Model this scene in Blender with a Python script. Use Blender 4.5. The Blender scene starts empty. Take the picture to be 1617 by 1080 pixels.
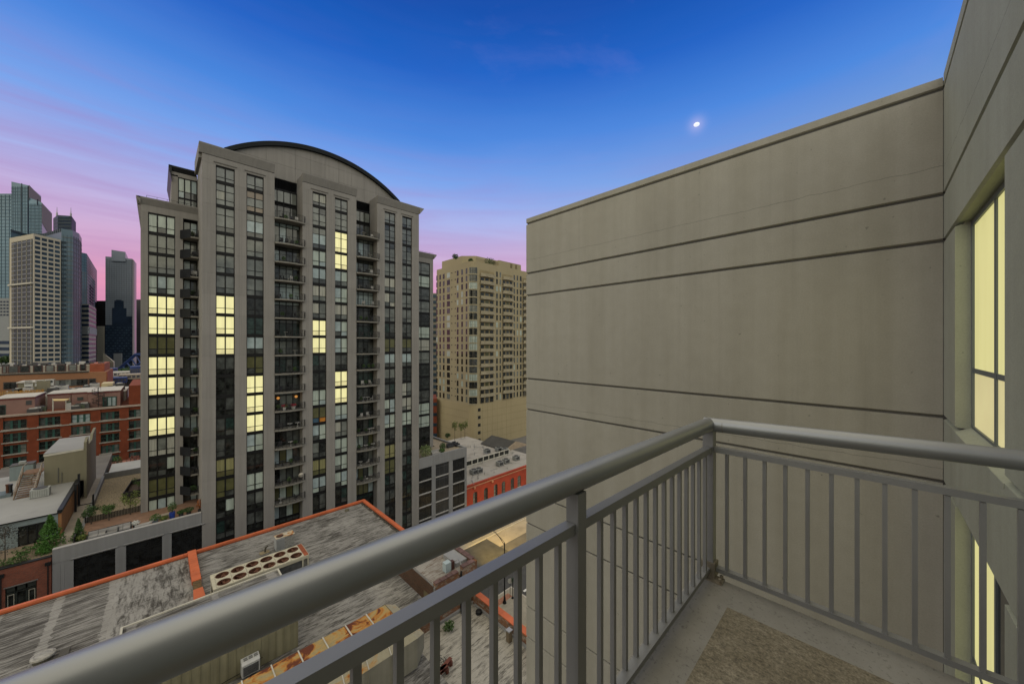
import bpy, math, random
from math import sin, cos, pi, radians, atan2, hypot
random.seed(7)
scene = bpy.context.scene
COL = scene.collection
EYE = 40.0                                   # eye height above the street, metres

# ------------------------------------------------------------------ camera
FPX, CX, HY = 564.5, 808.5, 544.0
FW, RT = (.7046, .7096), (.7096, -.7046)     # forward / right in plan
cam = bpy.data.cameras.new('camera'); camo = bpy.data.objects.new('camera', cam); COL.objects.link(camo)
cam.sensor_width = 36; cam.lens = 36 * FPX / 1617; cam.shift_y = 4 / 1617
cam.clip_start = .05; cam.clip_end = 6000
camo.location = (0, 0, EYE); camo.rotation_euler = (radians(90), 0, atan2(FW[1], FW[0]) - pi / 2)
scene.camera = camo

# ------------------------------------------------------------------ sky, sun, exposure
def lin(r, g, b):
    f = lambda c: (c / 255 / 12.92) if c <= 10 else ((c / 255 + .055) / 1.055) ** 2.4
    return (f(r), f(g), f(b), 1)
world = bpy.data.worlds.new('World'); scene.world = world; world.use_nodes = True
nt = world.node_tree; nt.nodes.clear()
def N(t, ty, **kw):
    n = t.nodes.new(ty)
    for k, v in kw.items(): setattr(n, k, v)
    return n
def ramp(t, stops, fac, interp='LINEAR'):
    r = N(t, 'ShaderNodeValToRGB'); cr = r.color_ramp; cr.interpolation = interp
    while len(cr.elements) < len(stops): cr.elements.new(.5)
    for e, (p, c) in zip(cr.elements, stops):
        e.position = p; e.color = c if len(c) == 4 else (*c, 1)
    t.links.new(fac, r.inputs[0]); return r.outputs[0]
def math_(t, op, a, b=None, c=None, clamp=False):
    m = N(t, 'ShaderNodeMath', operation=op, use_clamp=clamp)
    for i, x in enumerate((a, b, c)):
        if x is None: continue
        if isinstance(x, (int, float)): m.inputs[i].default_value = x
        else: t.links.new(x, m.inputs[i])
    return m.outputs[0]
def mix(t, fac, a, b, mode='MIX'):
    m = N(t, 'ShaderNodeMix', data_type='RGBA', blend_type=mode)
    for i, x in ((0, fac), (6, a), (7, b)):
        if isinstance(x, (int, float)): m.inputs[i].default_value = x
        elif isinstance(x, tuple): m.inputs[i].default_value = x if len(x) == 4 else (*x, 1)
        else: t.links.new(x, m.inputs[i])
    return m.outputs[2]
def noise(t, vec, scale, detail=3, rough=.55, dist=0.0):
    n = N(t, 'ShaderNodeTexNoise'); n.inputs['Scale'].default_value = scale
    n.inputs['Detail'].default_value = detail; n.inputs['Roughness'].default_value = rough
    n.inputs['Distortion'].default_value = dist
    t.links.new(vec, n.inputs['Vector']); return n.outputs[0]
def scaled(t, vec, s, rot=None):
    m = N(t, 'ShaderNodeMapping'); m.inputs['Scale'].default_value = s
    if rot: m.inputs['Rotation'].default_value = rot
    t.links.new(vec, m.inputs['Vector']); return m.outputs[0]
gen = N(nt, 'ShaderNodeTexCoord').outputs['Generated']
sep = N(nt, 'ShaderNodeSeparateXYZ'); nt.links.new(gen, sep.inputs[0])
warp = noise(nt, scaled(nt, gen, (1.2, 1.2, 5)), 1.6, 4)
elev = math_(nt, 'ADD', sep.outputs[2], math_(nt, 'MULTIPLY_ADD', warp, .05, -.025))
sky = ramp(nt, [(0.0, lin(225, 140, 172)), (.12, lin(228, 152, 186)), (.18, lin(216, 168, 204)), (.24, lin(202, 178, 220)),
                (.31, lin(172, 182, 236)), (.40, lin(124, 166, 238)), (.50, lin(74, 136, 224)), (.60, lin(28, 100, 200)), (.68, lin(10, 80, 176)), (.80, lin(10, 62, 148)), (1.0, lin(8, 50, 128))], elev)
# away from the sunset the low sky is a plain pale grey dusk
fwd = math_(nt, 'ADD', math_(nt, 'MULTIPLY', sep.outputs[0], .21), math_(nt, 'MULTIPLY', sep.outputs[1], .978))
east = ramp(nt, [(0.0, lin(150, 156, 148)), (.2, lin(166, 178, 186)), (.34, lin(140, 170, 216)), (.50, lin(74, 136, 224)), (.60, lin(28, 100, 200)), (.68, lin(10, 80, 176)), (.80, lin(10, 62, 148)), (1.0, lin(8, 50, 128))], sep.outputs[2])
sky = mix(nt, ramp(nt, [(.62, (1, 1, 1)), (.90, (0, 0, 0))], math_(nt, 'MULTIPLY_ADD', fwd, .5, .5)), sky, east)
# purple-pink streaks of thin cloud low in the sky, denser towards the west
cl = noise(nt, scaled(nt, gen, (1.0, 1.0, 13), (.03, -.05, 0)), 2.3, 7, .58, .5)
cm = ramp(nt, [(.38, (0, 0, 0)), (.70, (1, 1, 1))], cl)
band = ramp(nt, [(.02, (.3, .3, .3)), (.12, (1, 1, 1)), (.36, (.9, .9, .9)), (.50, (.12, .12, .12)), (.8, (.05, .05, .05))], sep.outputs[2])
west = math_(nt, 'ADD', math_(nt, 'MULTIPLY', sep.outputs[0], -.178), math_(nt, 'MULTIPLY', sep.outputs[1], .984))
wm = ramp(nt, [(.45, (.35, .35, .35)), (.97, (1, 1, 1))], west)
cf = math_(nt, 'MULTIPLY', math_(nt, 'MULTIPLY', cm, band), math_(nt, 'MULTIPLY', wm, .46))
sky = mix(nt, cf, sky, lin(170, 116, 178))
wis = noise(nt, scaled(nt, gen, (1, 2.2, 3.5), (.2, .1, .6)), 1.7, 7, .6, .6)
wf = math_(nt, 'MULTIPLY', ramp(nt, [(.56, (0, 0, 0)), (.8, (1, 1, 1))], wis), .09)
sky = mix(nt, wf, sky, lin(190, 170, 225))
# faint glow of thin air round the moon
ml = math.sqrt(1 + (291.5 / FPX) ** 2 + (347 / FPX) ** 2); mdir = ((FW[0] + 291.5 / FPX * RT[0]) / ml, (FW[1] + 291.5 / FPX * RT[1]) / ml, 347 / FPX / ml)
dt = math_(nt, 'ADD', math_(nt, 'ADD', math_(nt, 'MULTIPLY', sep.outputs[0], mdir[0]), math_(nt, 'MULTIPLY', sep.outputs[1], mdir[1])), math_(nt, 'MULTIPLY', sep.outputs[2], mdir[2]))
gl_ = math_(nt, 'POWER', math_(nt, 'MAXIMUM', dt, 0.0), 9000.0)
sky = mix(nt, math_(nt, 'MULTIPLY', gl_, .38), sky, lin(214, 204, 244))
nish = N(nt, 'ShaderNodeTexSky', sky_type='NISHITA'); nish.sun_disc = False
SUN_EL, SUN_AZ = radians(68), atan2(-.55, -.83)         # towards the sun, plan angle from +X
nish.sun_elevation = radians(2); nish.sun_rotation = pi / 2 - SUN_AZ
bg1 = N(nt, 'ShaderNodeBackground'); nt.links.new(sky, bg1.inputs[0]); bg1.inputs[1].default_value = .97
bg2 = N(nt, 'ShaderNodeBackground'); nt.links.new(nish.outputs[0], bg2.inputs[0]); bg2.inputs[1].default_value = .012
add = N(nt, 'ShaderNodeAddShader'); nt.links.new(bg1.outputs[0], add.inputs[0]); nt.links.new(bg2.outputs[0], add.inputs[1])
out = N(nt, 'ShaderNodeOutputWorld'); nt.links.new(add.outputs[0], out.inputs[0])

sl = bpy.data.lights.new('sun', 'SUN'); so = bpy.data.objects.new('sun', sl); COL.objects.link(so)
sl.energy = 3.4; sl.angle = radians(140); sl.color = (1.0, .89, .55)
so.location = (-30, -30, 120); so.rotation_euler = (pi / 2 - SUN_EL, 0, SUN_AZ + pi / 2)
scene.view_settings.view_transform = 'Standard'; scene.view_settings.look = 'None'
scene.view_settings.exposure = 0; scene.view_settings.gamma = 1
scene.cycles.use_denoising = True; scene.cycles.max_bounces = 6; scene.cycles.diffuse_bounces = 3

# ------------------------------------------------------------------ photo measurements -> world
def ray(px): a = (px - CX) / FPX; return FW[0] + a * RT[0], FW[1] + a * RT[1]
def onY(px, py, Y): dx, dy = ray(px); t = Y / dy; return dx * t, Y, EYE - (py - HY) / FPX * t
def onX(px, py, X): dx, dy = ray(px); t = X / dx; return X, dy * t, EYE - (py - HY) / FPX * t
def onZ(px, py, Z): dx, dy = ray(px); t = (EYE - Z) * FPX / (py - HY); return dx * t, dy * t, Z
def at(px, t, py=None):
    dx, dy = ray(px); return (dx * t, dy * t) if py is None else (dx * t, dy * t, EYE - (py - HY) / FPX * t)
def zat(py, t): return EYE - (py - HY) / FPX * t
def XY(px, Y): return onY(px, 0, Y)[0]

# ------------------------------------------------------------------ objects
ORG = {}
CACHE = {}
def tag(o, label=None, cat=None, group=None, kind=None):
    if label: o['label'] = label
    if cat: o['category'] = cat
    if group: o['group'] = group
    if kind: o['kind'] = kind
    return o
def thing(name, label, cat, loc, group=None):
    o = bpy.data.objects.new(name, None); COL.objects.link(o); o.location = loc; o.empty_display_size = .3
    ORG[o.name] = tuple(loc); return tag(o, label, cat, group)
class MB:
    def __init__(s): s.v = []; s.f = []
    def add(s, vs, fs):
        n = len(s.v); s.v += [tuple(p) for p in vs]; s.f += [tuple(i + n for i in f) for f in fs]; return s
    def box(s, x0, x1, y0, y1, z0, z1):
        x0, x1 = min(x0, x1), max(x0, x1); y0, y1 = min(y0, y1), max(y0, y1); z0, z1 = min(z0, z1), max(z0, z1)
        return s.add([(x0, y0, z0), (x1, y0, z0), (x1, y1, z0), (x0, y1, z0), (x0, y0, z1), (x1, y0, z1), (x1, y1, z1), (x0, y1, z1)],
                     [(3, 2, 1, 0), (4, 5, 6, 7), (0, 1, 5, 4), (1, 2, 6, 5), (2, 3, 7, 6), (3, 0, 4, 7)])
    def prism(s, pts, z0, z1):
        ar = sum(pts[i - 1][0] * pts[i][1] - pts[i][0] * pts[i - 1][1] for i in range(len(pts)))
        n = len(pts); zt = list(z1) if isinstance(z1, (list, tuple)) else [z1] * n
        if ar < 0: pts = pts[::-1]; zt = zt[::-1]
        vs = [(p[0], p[1], z0) for p in pts] + [(p[0], p[1], z) for p, z in zip(pts, zt)]
        return s.add(vs, [tuple(range(n))[::-1], tuple(range(n, 2 * n))] + [(i, (i + 1) % n, n + (i + 1) % n, n + i) for i in range(n)])
    def hprism(s, prof, axis, a, b):
        """profile in a vertical plane pushed along x or y; prof = [(u, z)]"""
        n = len(prof)
        mk = (lambda u, z, w: (w, u, z)) if axis == 'x' else (lambda u, z, w: (u, w, z))
        vs = [mk(u, z, a) for u, z in prof] + [mk(u, z, b) for u, z in prof]
        return s.add(vs, [tuple(range(n)), tuple(range(n, 2 * n))[::-1]] + [(i, n + i, n + (i + 1) % n, (i + 1) % n) for i in range(n)])
    def tube(s, p, q, r, n=8, r2=None, caps=True):
        r2 = r if r2 is None else r2
        d = [q[i] - p[i] for i in range(3)]; L = math.sqrt(sum(c * c for c in d)) or 1; d = [c / L for c in d]
        u = (0, 0, 1) if abs(d[2]) < .9 else (1, 0, 0)
        a = (d[1] * u[2] - d[2] * u[1], d[2] * u[0] - d[0] * u[2], d[0] * u[1] - d[1] * u[0]); l = math.sqrt(sum(c * c for c in a)); a = [c / l for c in a]
        b = (d[1] * a[2] - d[2] * a[1], d[2] * a[0] - d[0] * a[2], d[0] * a[1] - d[1] * a[0])
        vs = []
        for c, rr in ((p, r), (q, r2)):
            for k in range(n):
                t = 2 * pi * k / n; vs.append(tuple(c[i] + rr * (cos(t) * a[i] + sin(t) * b[i]) for i in range(3)))
        fs = [(k, (k + 1) % n, n + (k + 1) % n, n + k) for k in range(n)]
        if caps: fs += [tuple(range(n))[::-1], tuple(range(n, 2 * n))]
        return s.add(vs, fs)
    def lathe(s, c, prof, n=16, caps=True):
        vs = []; m = len(prof)
        for r, z in prof:
            for k in range(n): t = 2 * pi * k / n; vs.append((c[0] + r * cos(t), c[1] + r * sin(t), c[2] + z))
        fs = [(i * n + k, i * n + (k + 1) % n, (i + 1) * n + (k + 1) % n, (i + 1) * n + k) for i in range(m - 1) for k in range(n)]
        if caps: fs += [tuple(range(n))[::-1], tuple(range((m - 1) * n, m * n))]
        return s.add(vs, fs)
    def bar(s, p, q, w, h):
        """square bar from p to q (plan direction), width w, height h, p/q on its centre line"""
        dx, dy = q[0] - p[0], q[1] - p[1]; L = hypot(dx, dy) or 1; nx, ny = -dy / L * w / 2, dx / L * w / 2
        vs = []
        for c in (p, q):
            for sx, sz in ((-1, -1), (1, -1), (1, 1), (-1, 1)): vs.append((c[0] + sx * nx, c[1] + sx * ny, c[2] + sz * h / 2))
        return s.add(vs, [(0, 1, 2, 3), (7, 6, 5, 4), (0, 4, 5, 1), (1, 5, 6, 2), (2, 6, 7, 3), (3, 7, 4, 0)])
    def leaves(s, c, rad, n, size, flat=.5, shell=.35, rnd=random):
        for _ in range(n):
            while True:
                p = [rnd.uniform(-1, 1) for _ in range(3)]; d = sum(x * x for x in p)
                if shell < d <= 1: break
            o = [c[i] + p[i] * rad[i] for i in range(3)]
            a = [rnd.gauss(0, 1) for _ in range(3)]; b = [rnd.gauss(0, 1) for _ in range(3)]
            a = [x / math.sqrt(sum(y * y for y in a)) * size * rnd.uniform(.6, 1.3) for x in a]
            b = [x / math.sqrt(sum(y * y for y in b)) * size * rnd.uniform(.3, .8) for x in b]
            s.add([[o[i] - a[i] for i in range(3)], [o[i] + b[i] for i in range(3)], [o[i] + a[i] for i in range(3)], [o[i] - b[i] for i in range(3)]], [(0, 1, 2, 3)])
        return s
    def build(s, name, mat, parent=None, smooth=False, label=None, cat=None, group=None, kind=None):
        xs = [p[0] for p in s.v]; ys = [p[1] for p in s.v]; zs = [p[2] for p in s.v]
        o = ((min(xs) + max(xs)) / 2, (min(ys) + max(ys)) / 2, min(zs))
        vv = [(round(p[0] - o[0], 4), round(p[1] - o[1], 4), round(p[2] - o[2], 4)) for p in s.v]
        key = (tuple(vv), tuple(s.f), mat.name, smooth) if len(vv) < 400 else None
        me = CACHE.get(key) if key else None
        if me is None:
            me = bpy.data.meshes.new(name); me.from_pydata(vv, [], s.f); me.materials.append(mat)
            if smooth:
                me.polygons.foreach_set('use_smooth', [True] * len(me.polygons))
                if smooth == 'auto' and hasattr(me, 'set_sharp_from_angle'): me.set_sharp_from_angle(angle=radians(40))
            me.update()
            if key: CACHE[key] = me
        ob = bpy.data.objects.new(name, me); COL.objects.link(ob); ORG[ob.name] = o
        if parent is not None:
            po = ORG[parent.name]; ob.parent = parent; ob.location = tuple(o[i] - po[i] for i in range(3))
        else: ob.location = o
        return tag(ob, label, cat, group, kind)
def B(*a): return MB().box(*a)
def copy_thing(root, loc, label=None, rot=0):
    r = root.copy(); COL.objects.link(r); r.location = loc; r.rotation_euler = (0, 0, rot); ORG[r.name] = tuple(loc)
    if label: r['label'] = label
    for ch in root.children:
        c = ch.copy(); COL.objects.link(c); c.parent = r
        for g in ch.children: d = g.copy(); COL.objects.link(d); d.parent = c
    return r

# ------------------------------------------------------------------ materials
MATS = {}
def base(name):
    m = bpy.data.materials.new(name); m.use_nodes = True; t = m.node_tree
    return m, t, t.nodes['Principled BSDF'], N(t, 'ShaderNodeNewGeometry').outputs['Position']
def M(name, c, rough=.8, metal=0., var=.15, vs=.5, streak=0., bump=0., bs=12., spec=.4, c2=None, c2t=.6, piece=0.):
    if name in MATS: return MATS[name]
    m, t, b, pos = base(name)
    n = noise(t, pos, vs, 5)
    col = ramp(t, [(.3, tuple(x * (1 - var) for x in c)), (.7, tuple(min(1, x * (1 + var)) for x in c))], n)
    if streak:
        s = noise(t, scaled(t, pos, (3, 3, .12)), 1.0, 4)
        col = mix(t, streak, col, ramp(t, [(.35, (.55, .55, .52)), (.65, (1.1, 1.1, 1.1))], s), 'MULTIPLY')
    if c2:
        k = noise(t, pos, vs * 2.3, 6, .65)
        col = mix(t, ramp(t, [(c2t, (0, 0, 0)), (min(1, c2t + .12), (1, 1, 1))], k), col, c2)
    if piece:
        oi = N(t, 'ShaderNodeObjectInfo').outputs['Random']
        col = mix(t, 1.0, col, ramp(t, [(0, (1 - piece,) * 3), (1, (1 + piece,) * 3)], oi), 'MULTIPLY')
    t.links.new(col, b.inputs['Base Color']); b.inputs['Roughness'].default_value = rough; b.inputs['Metallic'].default_value = metal
    b.inputs['Specular IOR Level'].default_value = spec
    if bump:
        bn = N(t, 'ShaderNodeBump'); bn.inputs['Strength'].default_value = bump; bn.inputs['Distance'].default_value = .02
        t.links.new(noise(t, pos, bs, 5, .6), bn.inputs['Height']); t.links.new(bn.outputs[0], b.inputs['Normal'])
    MATS[name] = m; return m
def emit(name, c, s, var=.0, vs=(3, 3, .3)):
    m, t, b, pos = base(name)
    n = noise(t, scaled(t, pos, vs), 1.0, 3)
    col = ramp(t, [(.3, tuple(x * (1 - var) for x in c)), (.7, c)], n)
    b.inputs['Base Color'].default_value = (.3, .28, .18, 1); b.inputs['Roughness'].default_value = .3
    t.links.new(col, b.inputs['Emission Color']); b.inputs['Emission Strength'].default_value = s
    MATS[name] = m; return m

def concrete(name, c, cracks=()):
    m, t, b, pos = base(name)
    n1 = noise(t, pos, .45, 5); n2 = noise(t, pos, 60, 4, .7); n3 = noise(t, scaled(t, pos, (2.2, 2.2, .10)), 1.4, 5); n4 = noise(t, pos, 5, 5)
    col = ramp(t, [(.3, tuple(x * .93 for x in c)), (.7, tuple(x * 1.05 for x in c))], n1)
    col = mix(t, .45, col, ramp(t, [(.32, (.78, .77, .72)), (.62, (1.04, 1.04, 1.04))], n3), 'MULTIPLY')
    col = mix(t, .22, col, ramp(t, [(.3, (.8, .8, .78)), (.7, (1.1, 1.1, 1.1))], n4), 'MULTIPLY')
    col = mix(t, .35, col, ramp(t, [(.3, (.75, .75, .75)), (.6, (1.05, 1.05, 1.05))], n2), 'MULTIPLY')
    pit = noise(t, pos, 14, 2)
    col = mix(t, ramp(t, [(.74, (0, 0, 0)), (.78, (.7, .7, .7))], pit), col, tuple(x * .45 for x in c))
    drip = noise(t, scaled(t, pos, (7, 7, .16)), 1.0, 4, .6)
    col = mix(t, math_(t, 'MULTIPLY', ramp(t, [(.60, (0, 0, 0)), (.74, (1, 1, 1))], drip), .22), col, tuple(x * .62 for x in c))
    sp = N(t, 'ShaderNodeSeparateXYZ'); t.links.new(pos, sp.inputs[0])
    wob = math_(t, 'MULTIPLY_ADD', noise(t, pos, 2.2, 5, .7), .10, -.05)
    for z in cracks:
        d = math_(t, 'ABSOLUTE', math_(t, 'ADD', math_(t, 'SUBTRACT', sp.outputs[2], z), wob))
        f = math_(t, 'MULTIPLY', math_(t, 'LESS_THAN', d, .0035), .55)
        col = mix(t, f, col, tuple(x * .3 for x in c))
    t.links.new(col, b.inputs['Base Color']); b.inputs['Roughness'].default_value = .85; b.inputs['Specular IOR Level'].default_value = .25
    bn = N(t, 'ShaderNodeBump'); bn.inputs['Strength'].default_value = .25; bn.inputs['Distance'].default_value = .01
    t.links.new(noise(t, pos, 45, 6, .7), bn.inputs['Height']); t.links.new(bn.outputs[0], b.inputs['Normal'])
    MATS[name] = m; return m
def roofing(name, light, dark, seams=(), amount=.5, brushed=None, short=None):
    """old coated roofing: streaks along X where the coating has worn off, brushed seams across,
    a strip brushed the other way and a part (x > short) with shorter, paler wear"""
    m, t, b, pos = base(name)
    sp = N(t, 'ShaderNodeSeparateXYZ'); t.links.new(pos, sp.inputs[0]); X = sp.outputs[0]
    w = noise(t, pos, .30, 5)
    s1 = noise(t, scaled(t, pos, (.38, 5.4, 1), (0, 0, .06)), 1.0, 9, .70, .5)
    if brushed:
        sb_ = noise(t, scaled(t, pos, (3.2, .7, 1)), 1.0, 8, .68, .6)
        f = math_(t, 'MULTIPLY', math_(t, 'GREATER_THAN', X, brushed[0]), math_(t, 'LESS_THAN', X, brushed[1]))
        s1 = mix(t, f, s1, math_(t, 'ADD', sb_, .03))
    if short is not None:
        ss = noise(t, scaled(t, pos, (.8, 3.6, 1), (0, 0, .05)), 1.0, 9, .72, .6)
        s1 = mix(t, math_(t, 'GREATER_THAN', X, short), s1, math_(t, 'ADD', ss, .03))
    s2 = noise(t, scaled(t, pos, (.9, 11, 1)), 1.3, 6, .65, .3)
    fine = noise(t, pos, 13, 5, .7)
    sm = math_(t, 'ADD', math_(t, 'MULTIPLY', s1, .58), math_(t, 'ADD', math_(t, 'MULTIPLY', s2, .26), math_(t, 'MULTIPLY_ADD', w, .2, math_(t, 'MULTIPLY', fine, .08))))
    for sx_, wd in seams:
        d = math_(t, 'ABSOLUTE', math_(t, 'ADD', math_(t, 'SUBTRACT', X, sx_), math_(t, 'MULTIPLY_ADD', noise(t, pos, 1.4, 6, .75), 1.0, -.5)))
        sm = math_(t, 'ADD', sm, math_(t, 'MULTIPLY', math_(t, 'LESS_THAN', d, wd), .075))
    wear = ramp(t, [(amount, (1, 1, 1)), (amount + .045, (.72, .72, .72)), (amount + .13, (0, 0, 0))], sm)
    tone = noise(t, pos, .22, 5)
    lc = ramp(t, [(.3, tuple(x * .74 for x in light)), (.7, light)], tone)
    lc = mix(t, .55, lc, ramp(t, [(.3, (.66, .65, .62)), (.65, (1.05, 1.05, 1.05))], noise(t, pos, 9, 6, .7)), 'MULTIPLY')
    col = mix(t, wear, lc, dark)
    t.links.new(col, b.inputs['Base Color']); b.inputs['Roughness'].default_value = .8; b.inputs['Specular IOR Level'].default_value = .2
    bn = N(t, 'ShaderNodeBump'); bn.inputs['Strength'].default_value = .5; bn.inputs['Distance'].default_value = .05
    t.links.new(sm, bn.inputs['Height']); t.links.new(bn.outputs[0], b.inputs['Normal'])
    MATS[name] = m; return m
def brick(name, c1, c2, mortar, axis='y', w=.22, h=.075, patch=None):
    m, t, b, pos = base(name)
    sp = N(t, 'ShaderNodeSeparateXYZ'); t.links.new(pos, sp.inputs[0])
    cb = N(t, 'ShaderNodeCombineXYZ')
    t.links.new(math_(t, 'ADD', sp.outputs[0], sp.outputs[1]), cb.inputs[0]); t.links.new(sp.outputs[2], cb.inputs[1])
    bt = N(t, 'ShaderNodeTexBrick'); t.links.new(cb.outputs[0], bt.inputs['Vector'])
    bt.inputs['Color1'].default_value = (*c1, 1); bt.inputs['Color2'].default_value = (*c2, 1); bt.inputs['Mortar'].default_value = (*mortar, 1)
    bt.inputs['Scale'].default_value = 1; bt.inputs['Brick Width'].default_value = w; bt.inputs['Row Height'].default_value = h
    bt.inputs['Mortar Size'].default_value = .008; bt.inputs['Bias'].default_value = -.1
    col = mix(t, .6, bt.outputs[0], ramp(t, [(.3, (.6, .6, .6)), (.7, (1.15, 1.15, 1.15))], noise(t, pos, .6, 6)), 'MULTIPLY')
    if patch: col = mix(t, ramp(t, [(.5, (0, 0, 0)), (.58, (.85, .85, .85))], noise(t, scaled(t, pos, (1, 1, 2)), 1.9, 7, .7)), col, patch)
    t.links.new(col, b.inputs['Base Color']); b.inputs['Roughness'].default_value = .9; b.inputs['Specular IOR Level'].default_value = .2
    MATS[name] = m; return m
def rusty(name, paint, rust, amount=.5, scale=.7):
    m, t, b, pos = base(name)
    n = noise(t, pos, scale, 8, .62, .8); n2 = noise(t, pos, scale * 4, 6, .7)
    col = ramp(t, [(amount - .10, paint), (amount - .02, tuple(p * .55 + r * .45 for p, r in zip(paint, (.42, .22, .03)))), (amount + .04, (.33, .13, .02)), (amount + .09, rust)], n)
    col = mix(t, .4, col, ramp(t, [(.35, (.7, .65, .6)), (.65, (1.1, 1.1, 1.1))], n2), 'MULTIPLY')
    t.links.new(col, b.inputs['Base Color']); b.inputs['Roughness'].default_value = .7; b.inputs['Specular IOR Level'].default_value = .3
    MATS[name] = m; return m
def glass_like(name, c, rough=.06, spec=.5, var=.15, vs=(.3, .3, .3)):
    m, t, b, pos = base(name)
    n = noise(t, scaled(t, pos, vs), 1.0, 3)
    col = ramp(t, [(.35, tuple(x * (1 - var) for x in c)), (.65, tuple(x * (1 + var) for x in c))], n)
    t.links.new(col, b.inputs['Base Color']); b.inputs['Roughness'].default_value = rough; b.inputs['Specular IOR Level'].default_value = spec
    MATS[name] = m; return m

# ================================================================== ground, streets
asphalt = M('asphalt', (.055, .054, .05), .85, var=.25, vs=.6, bump=.3, bs=40, c2=(.035, .035, .034), c2t=.58)
paving = M('concrete_paving', (.27, .245, .19), .85, var=.18, vs=.7, bump=.2, bs=20)
pale_paving = M('pale_paving', (.30, .26, .19), .8, var=.2, vs=.35, bump=.2, bs=30, c2=(.2, .17, .12), c2t=.6)
kerb_m = M('kerb_stone', (.42, .39, .33), .8, var=.15)
paint_w = M('road_paint', (.62, .61, .57), .7, var=.12, vs=3)
grass_m = M('grass_blades', (.045, .11, .02), .8, var=.4, vs=2)
soil = M('soil', (.07, .05, .035), .95, var=.3, vs=2)
B(-700, 1500, -120, 2600, -.4, 0).build('ground', M('city_ground', (.12, .115, .105), .9, var=.35, vs=.05, c2=(.05, .07, .04), c2t=.62), kind='structure')
B(22.6, 190, 42, 56, 0, .004).build('road', asphalt, kind='structure')
B(41.5, 53, -60, 42, 0, .004).build('road', asphalt, kind='structure')
B(48.2, 75, 51.9, 55.95, .004, .008).build('parking_lane', pale_paving, kind='structure')
B(48.3, 75, 42, 51.8, .004, .008).build('road', M('brown_asphalt', (.11, .10, .08), .8, var=.22, vs=.4, bump=.2, bs=30), kind='structure')  # lighter, browner asphalt on this stretch of the road
B(-60, 190, 56.15, 67.2, 0, .13).build('pavement', paving, kind='structure')
B(22.6, 41.3, 24, 41.8, 0, .13).build('pavement', paving, kind='structure')
mb = MB(); mb.box(-60, 190, 56, 56.15, 0, .14); mb.build('kerb', kerb_m, kind='structure')
mb = MB(); mb.box(41.3, 41.5, 24, 41.8, 0, .14); mb.box(22.6, 41.5, 41.8, 42, 0, .14); mb.build('kerb', kerb_m, kind='structure')
for i, (x0, x1, y0, y1) in enumerate([(42.2, 52.6, 39.6, 40.0), (42.2, 52.6, 36.6, 37.0), (46.9, 47.1, 20, 35.5), (47.3, 47.5, 20, 35.5)]):
    tag(B(x0, x1, y0, y1, .004, .008).build('road_marking', paint_w), kind='structure')
for i in range(7): tag(B(24 + i * 5, 27 + i * 5, 48.9, 49.05, .004, .008).build('road_marking', paint_w), kind='structure')

# ================================================================== our own building
conc = concrete('painted_concrete', (.315, .303, .25), cracks=(EYE + 2.05, EYE - 1.42))
conc2 = concrete('painted_concrete_side', (.325, .345, .272), cracks=(EYE + 2.03,))  # same concrete, greener and paler to offset the purple skylight on this side
joint_m = M('joint_sealant', (.09, .086, .075), .9, var=.2)
frame_grey = M('window_frame_metal', (.13, .15, .155), .45, .3, var=.1)
lit_m = emit('lit_blind', (1.0, .93, .38), .64, var=.2, vs=(9, 9, .4))
lit_low = emit('lit_blind_lower', (1.0, .88, .42), .56, var=.16, vs=(2, 2, 2))
XW, YE, W2Y = 6.4, 5.95, -.578
home = thing('apartment_building', 'olive grey concrete apartment building with horizontal joints right beside the balcony', 'building', (XW, W2Y, 0))
lines = [3.078, 2.94, 1.725, 1.19, -.832, -1.578]
for k in range(1, 15): lines += [-.832 - 2.768 * k, -1.578 - 2.768 * k]
G = .013
def w1panel(z0, z1, last=False):
    c = .022; x = XW
    a, b_ = EYE + z0 + G, EYE + z1 - (0 if last else G)
    MB().hprism([(x + .2, a), (x + c, a), (x, a + c * .6), (x, b_ - .014), (x + .034, b_), (x + .2, b_)], 'y', W2Y + .004, YE).build('wall_panel', conc, home)
zs = [z for z in lines if z > -EYE] + [-EYE]
for i in range(len(zs) - 1): w1panel(zs[i + 1], zs[i], i == 0)
B(XW + .03, XW + 16, W2Y - 8, YE - .02, 0, EYE + 3.04).build('wall_core', joint_m, home)
B(XW + .2, XW + 16, W2Y - 8, YE, EYE + 3.041, EYE + 3.078).build('parapet_cap', conc, home)
WX0, WX1 = 3.72, 5.60
def w2panel(z0, z1, x0, x1, last=False, y=W2Y):
    c = .022; a, b_ = EYE + z0 + G, EYE + z1 - (0 if last else G)
    MB().hprism([(y - .22, a), (y - c, a), (y, a + c * .6), (y, b_ - .014), (y - .034, b_), (y - .22, b_)], 'x', x0, x1).build('wall_panel', conc2, home)
for i in range(len(zs) - 1):
    z1, z0 = zs[i], zs[i + 1]
    wz = abs((z1 - z0) - 2.022) < .02
    if i == 0: z1 = 3.11
    if wz and z0 > -15:
        w2panel(z0, z1, WX1, XW - .003); w2panel(z0, z1, -6, WX0)
    else: w2panel(z0, z1, -6, XW - .003, i == 0)
B(-6, XW + .02, W2Y - 8, W2Y - .75, 0, EYE + 3.04).build('wall_core', joint_m, home)
B(-6, XW, W2Y - .74, W2Y - .03, EYE + 1.25, EYE + 3.0).build('wall_core', joint_m, home)
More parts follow.
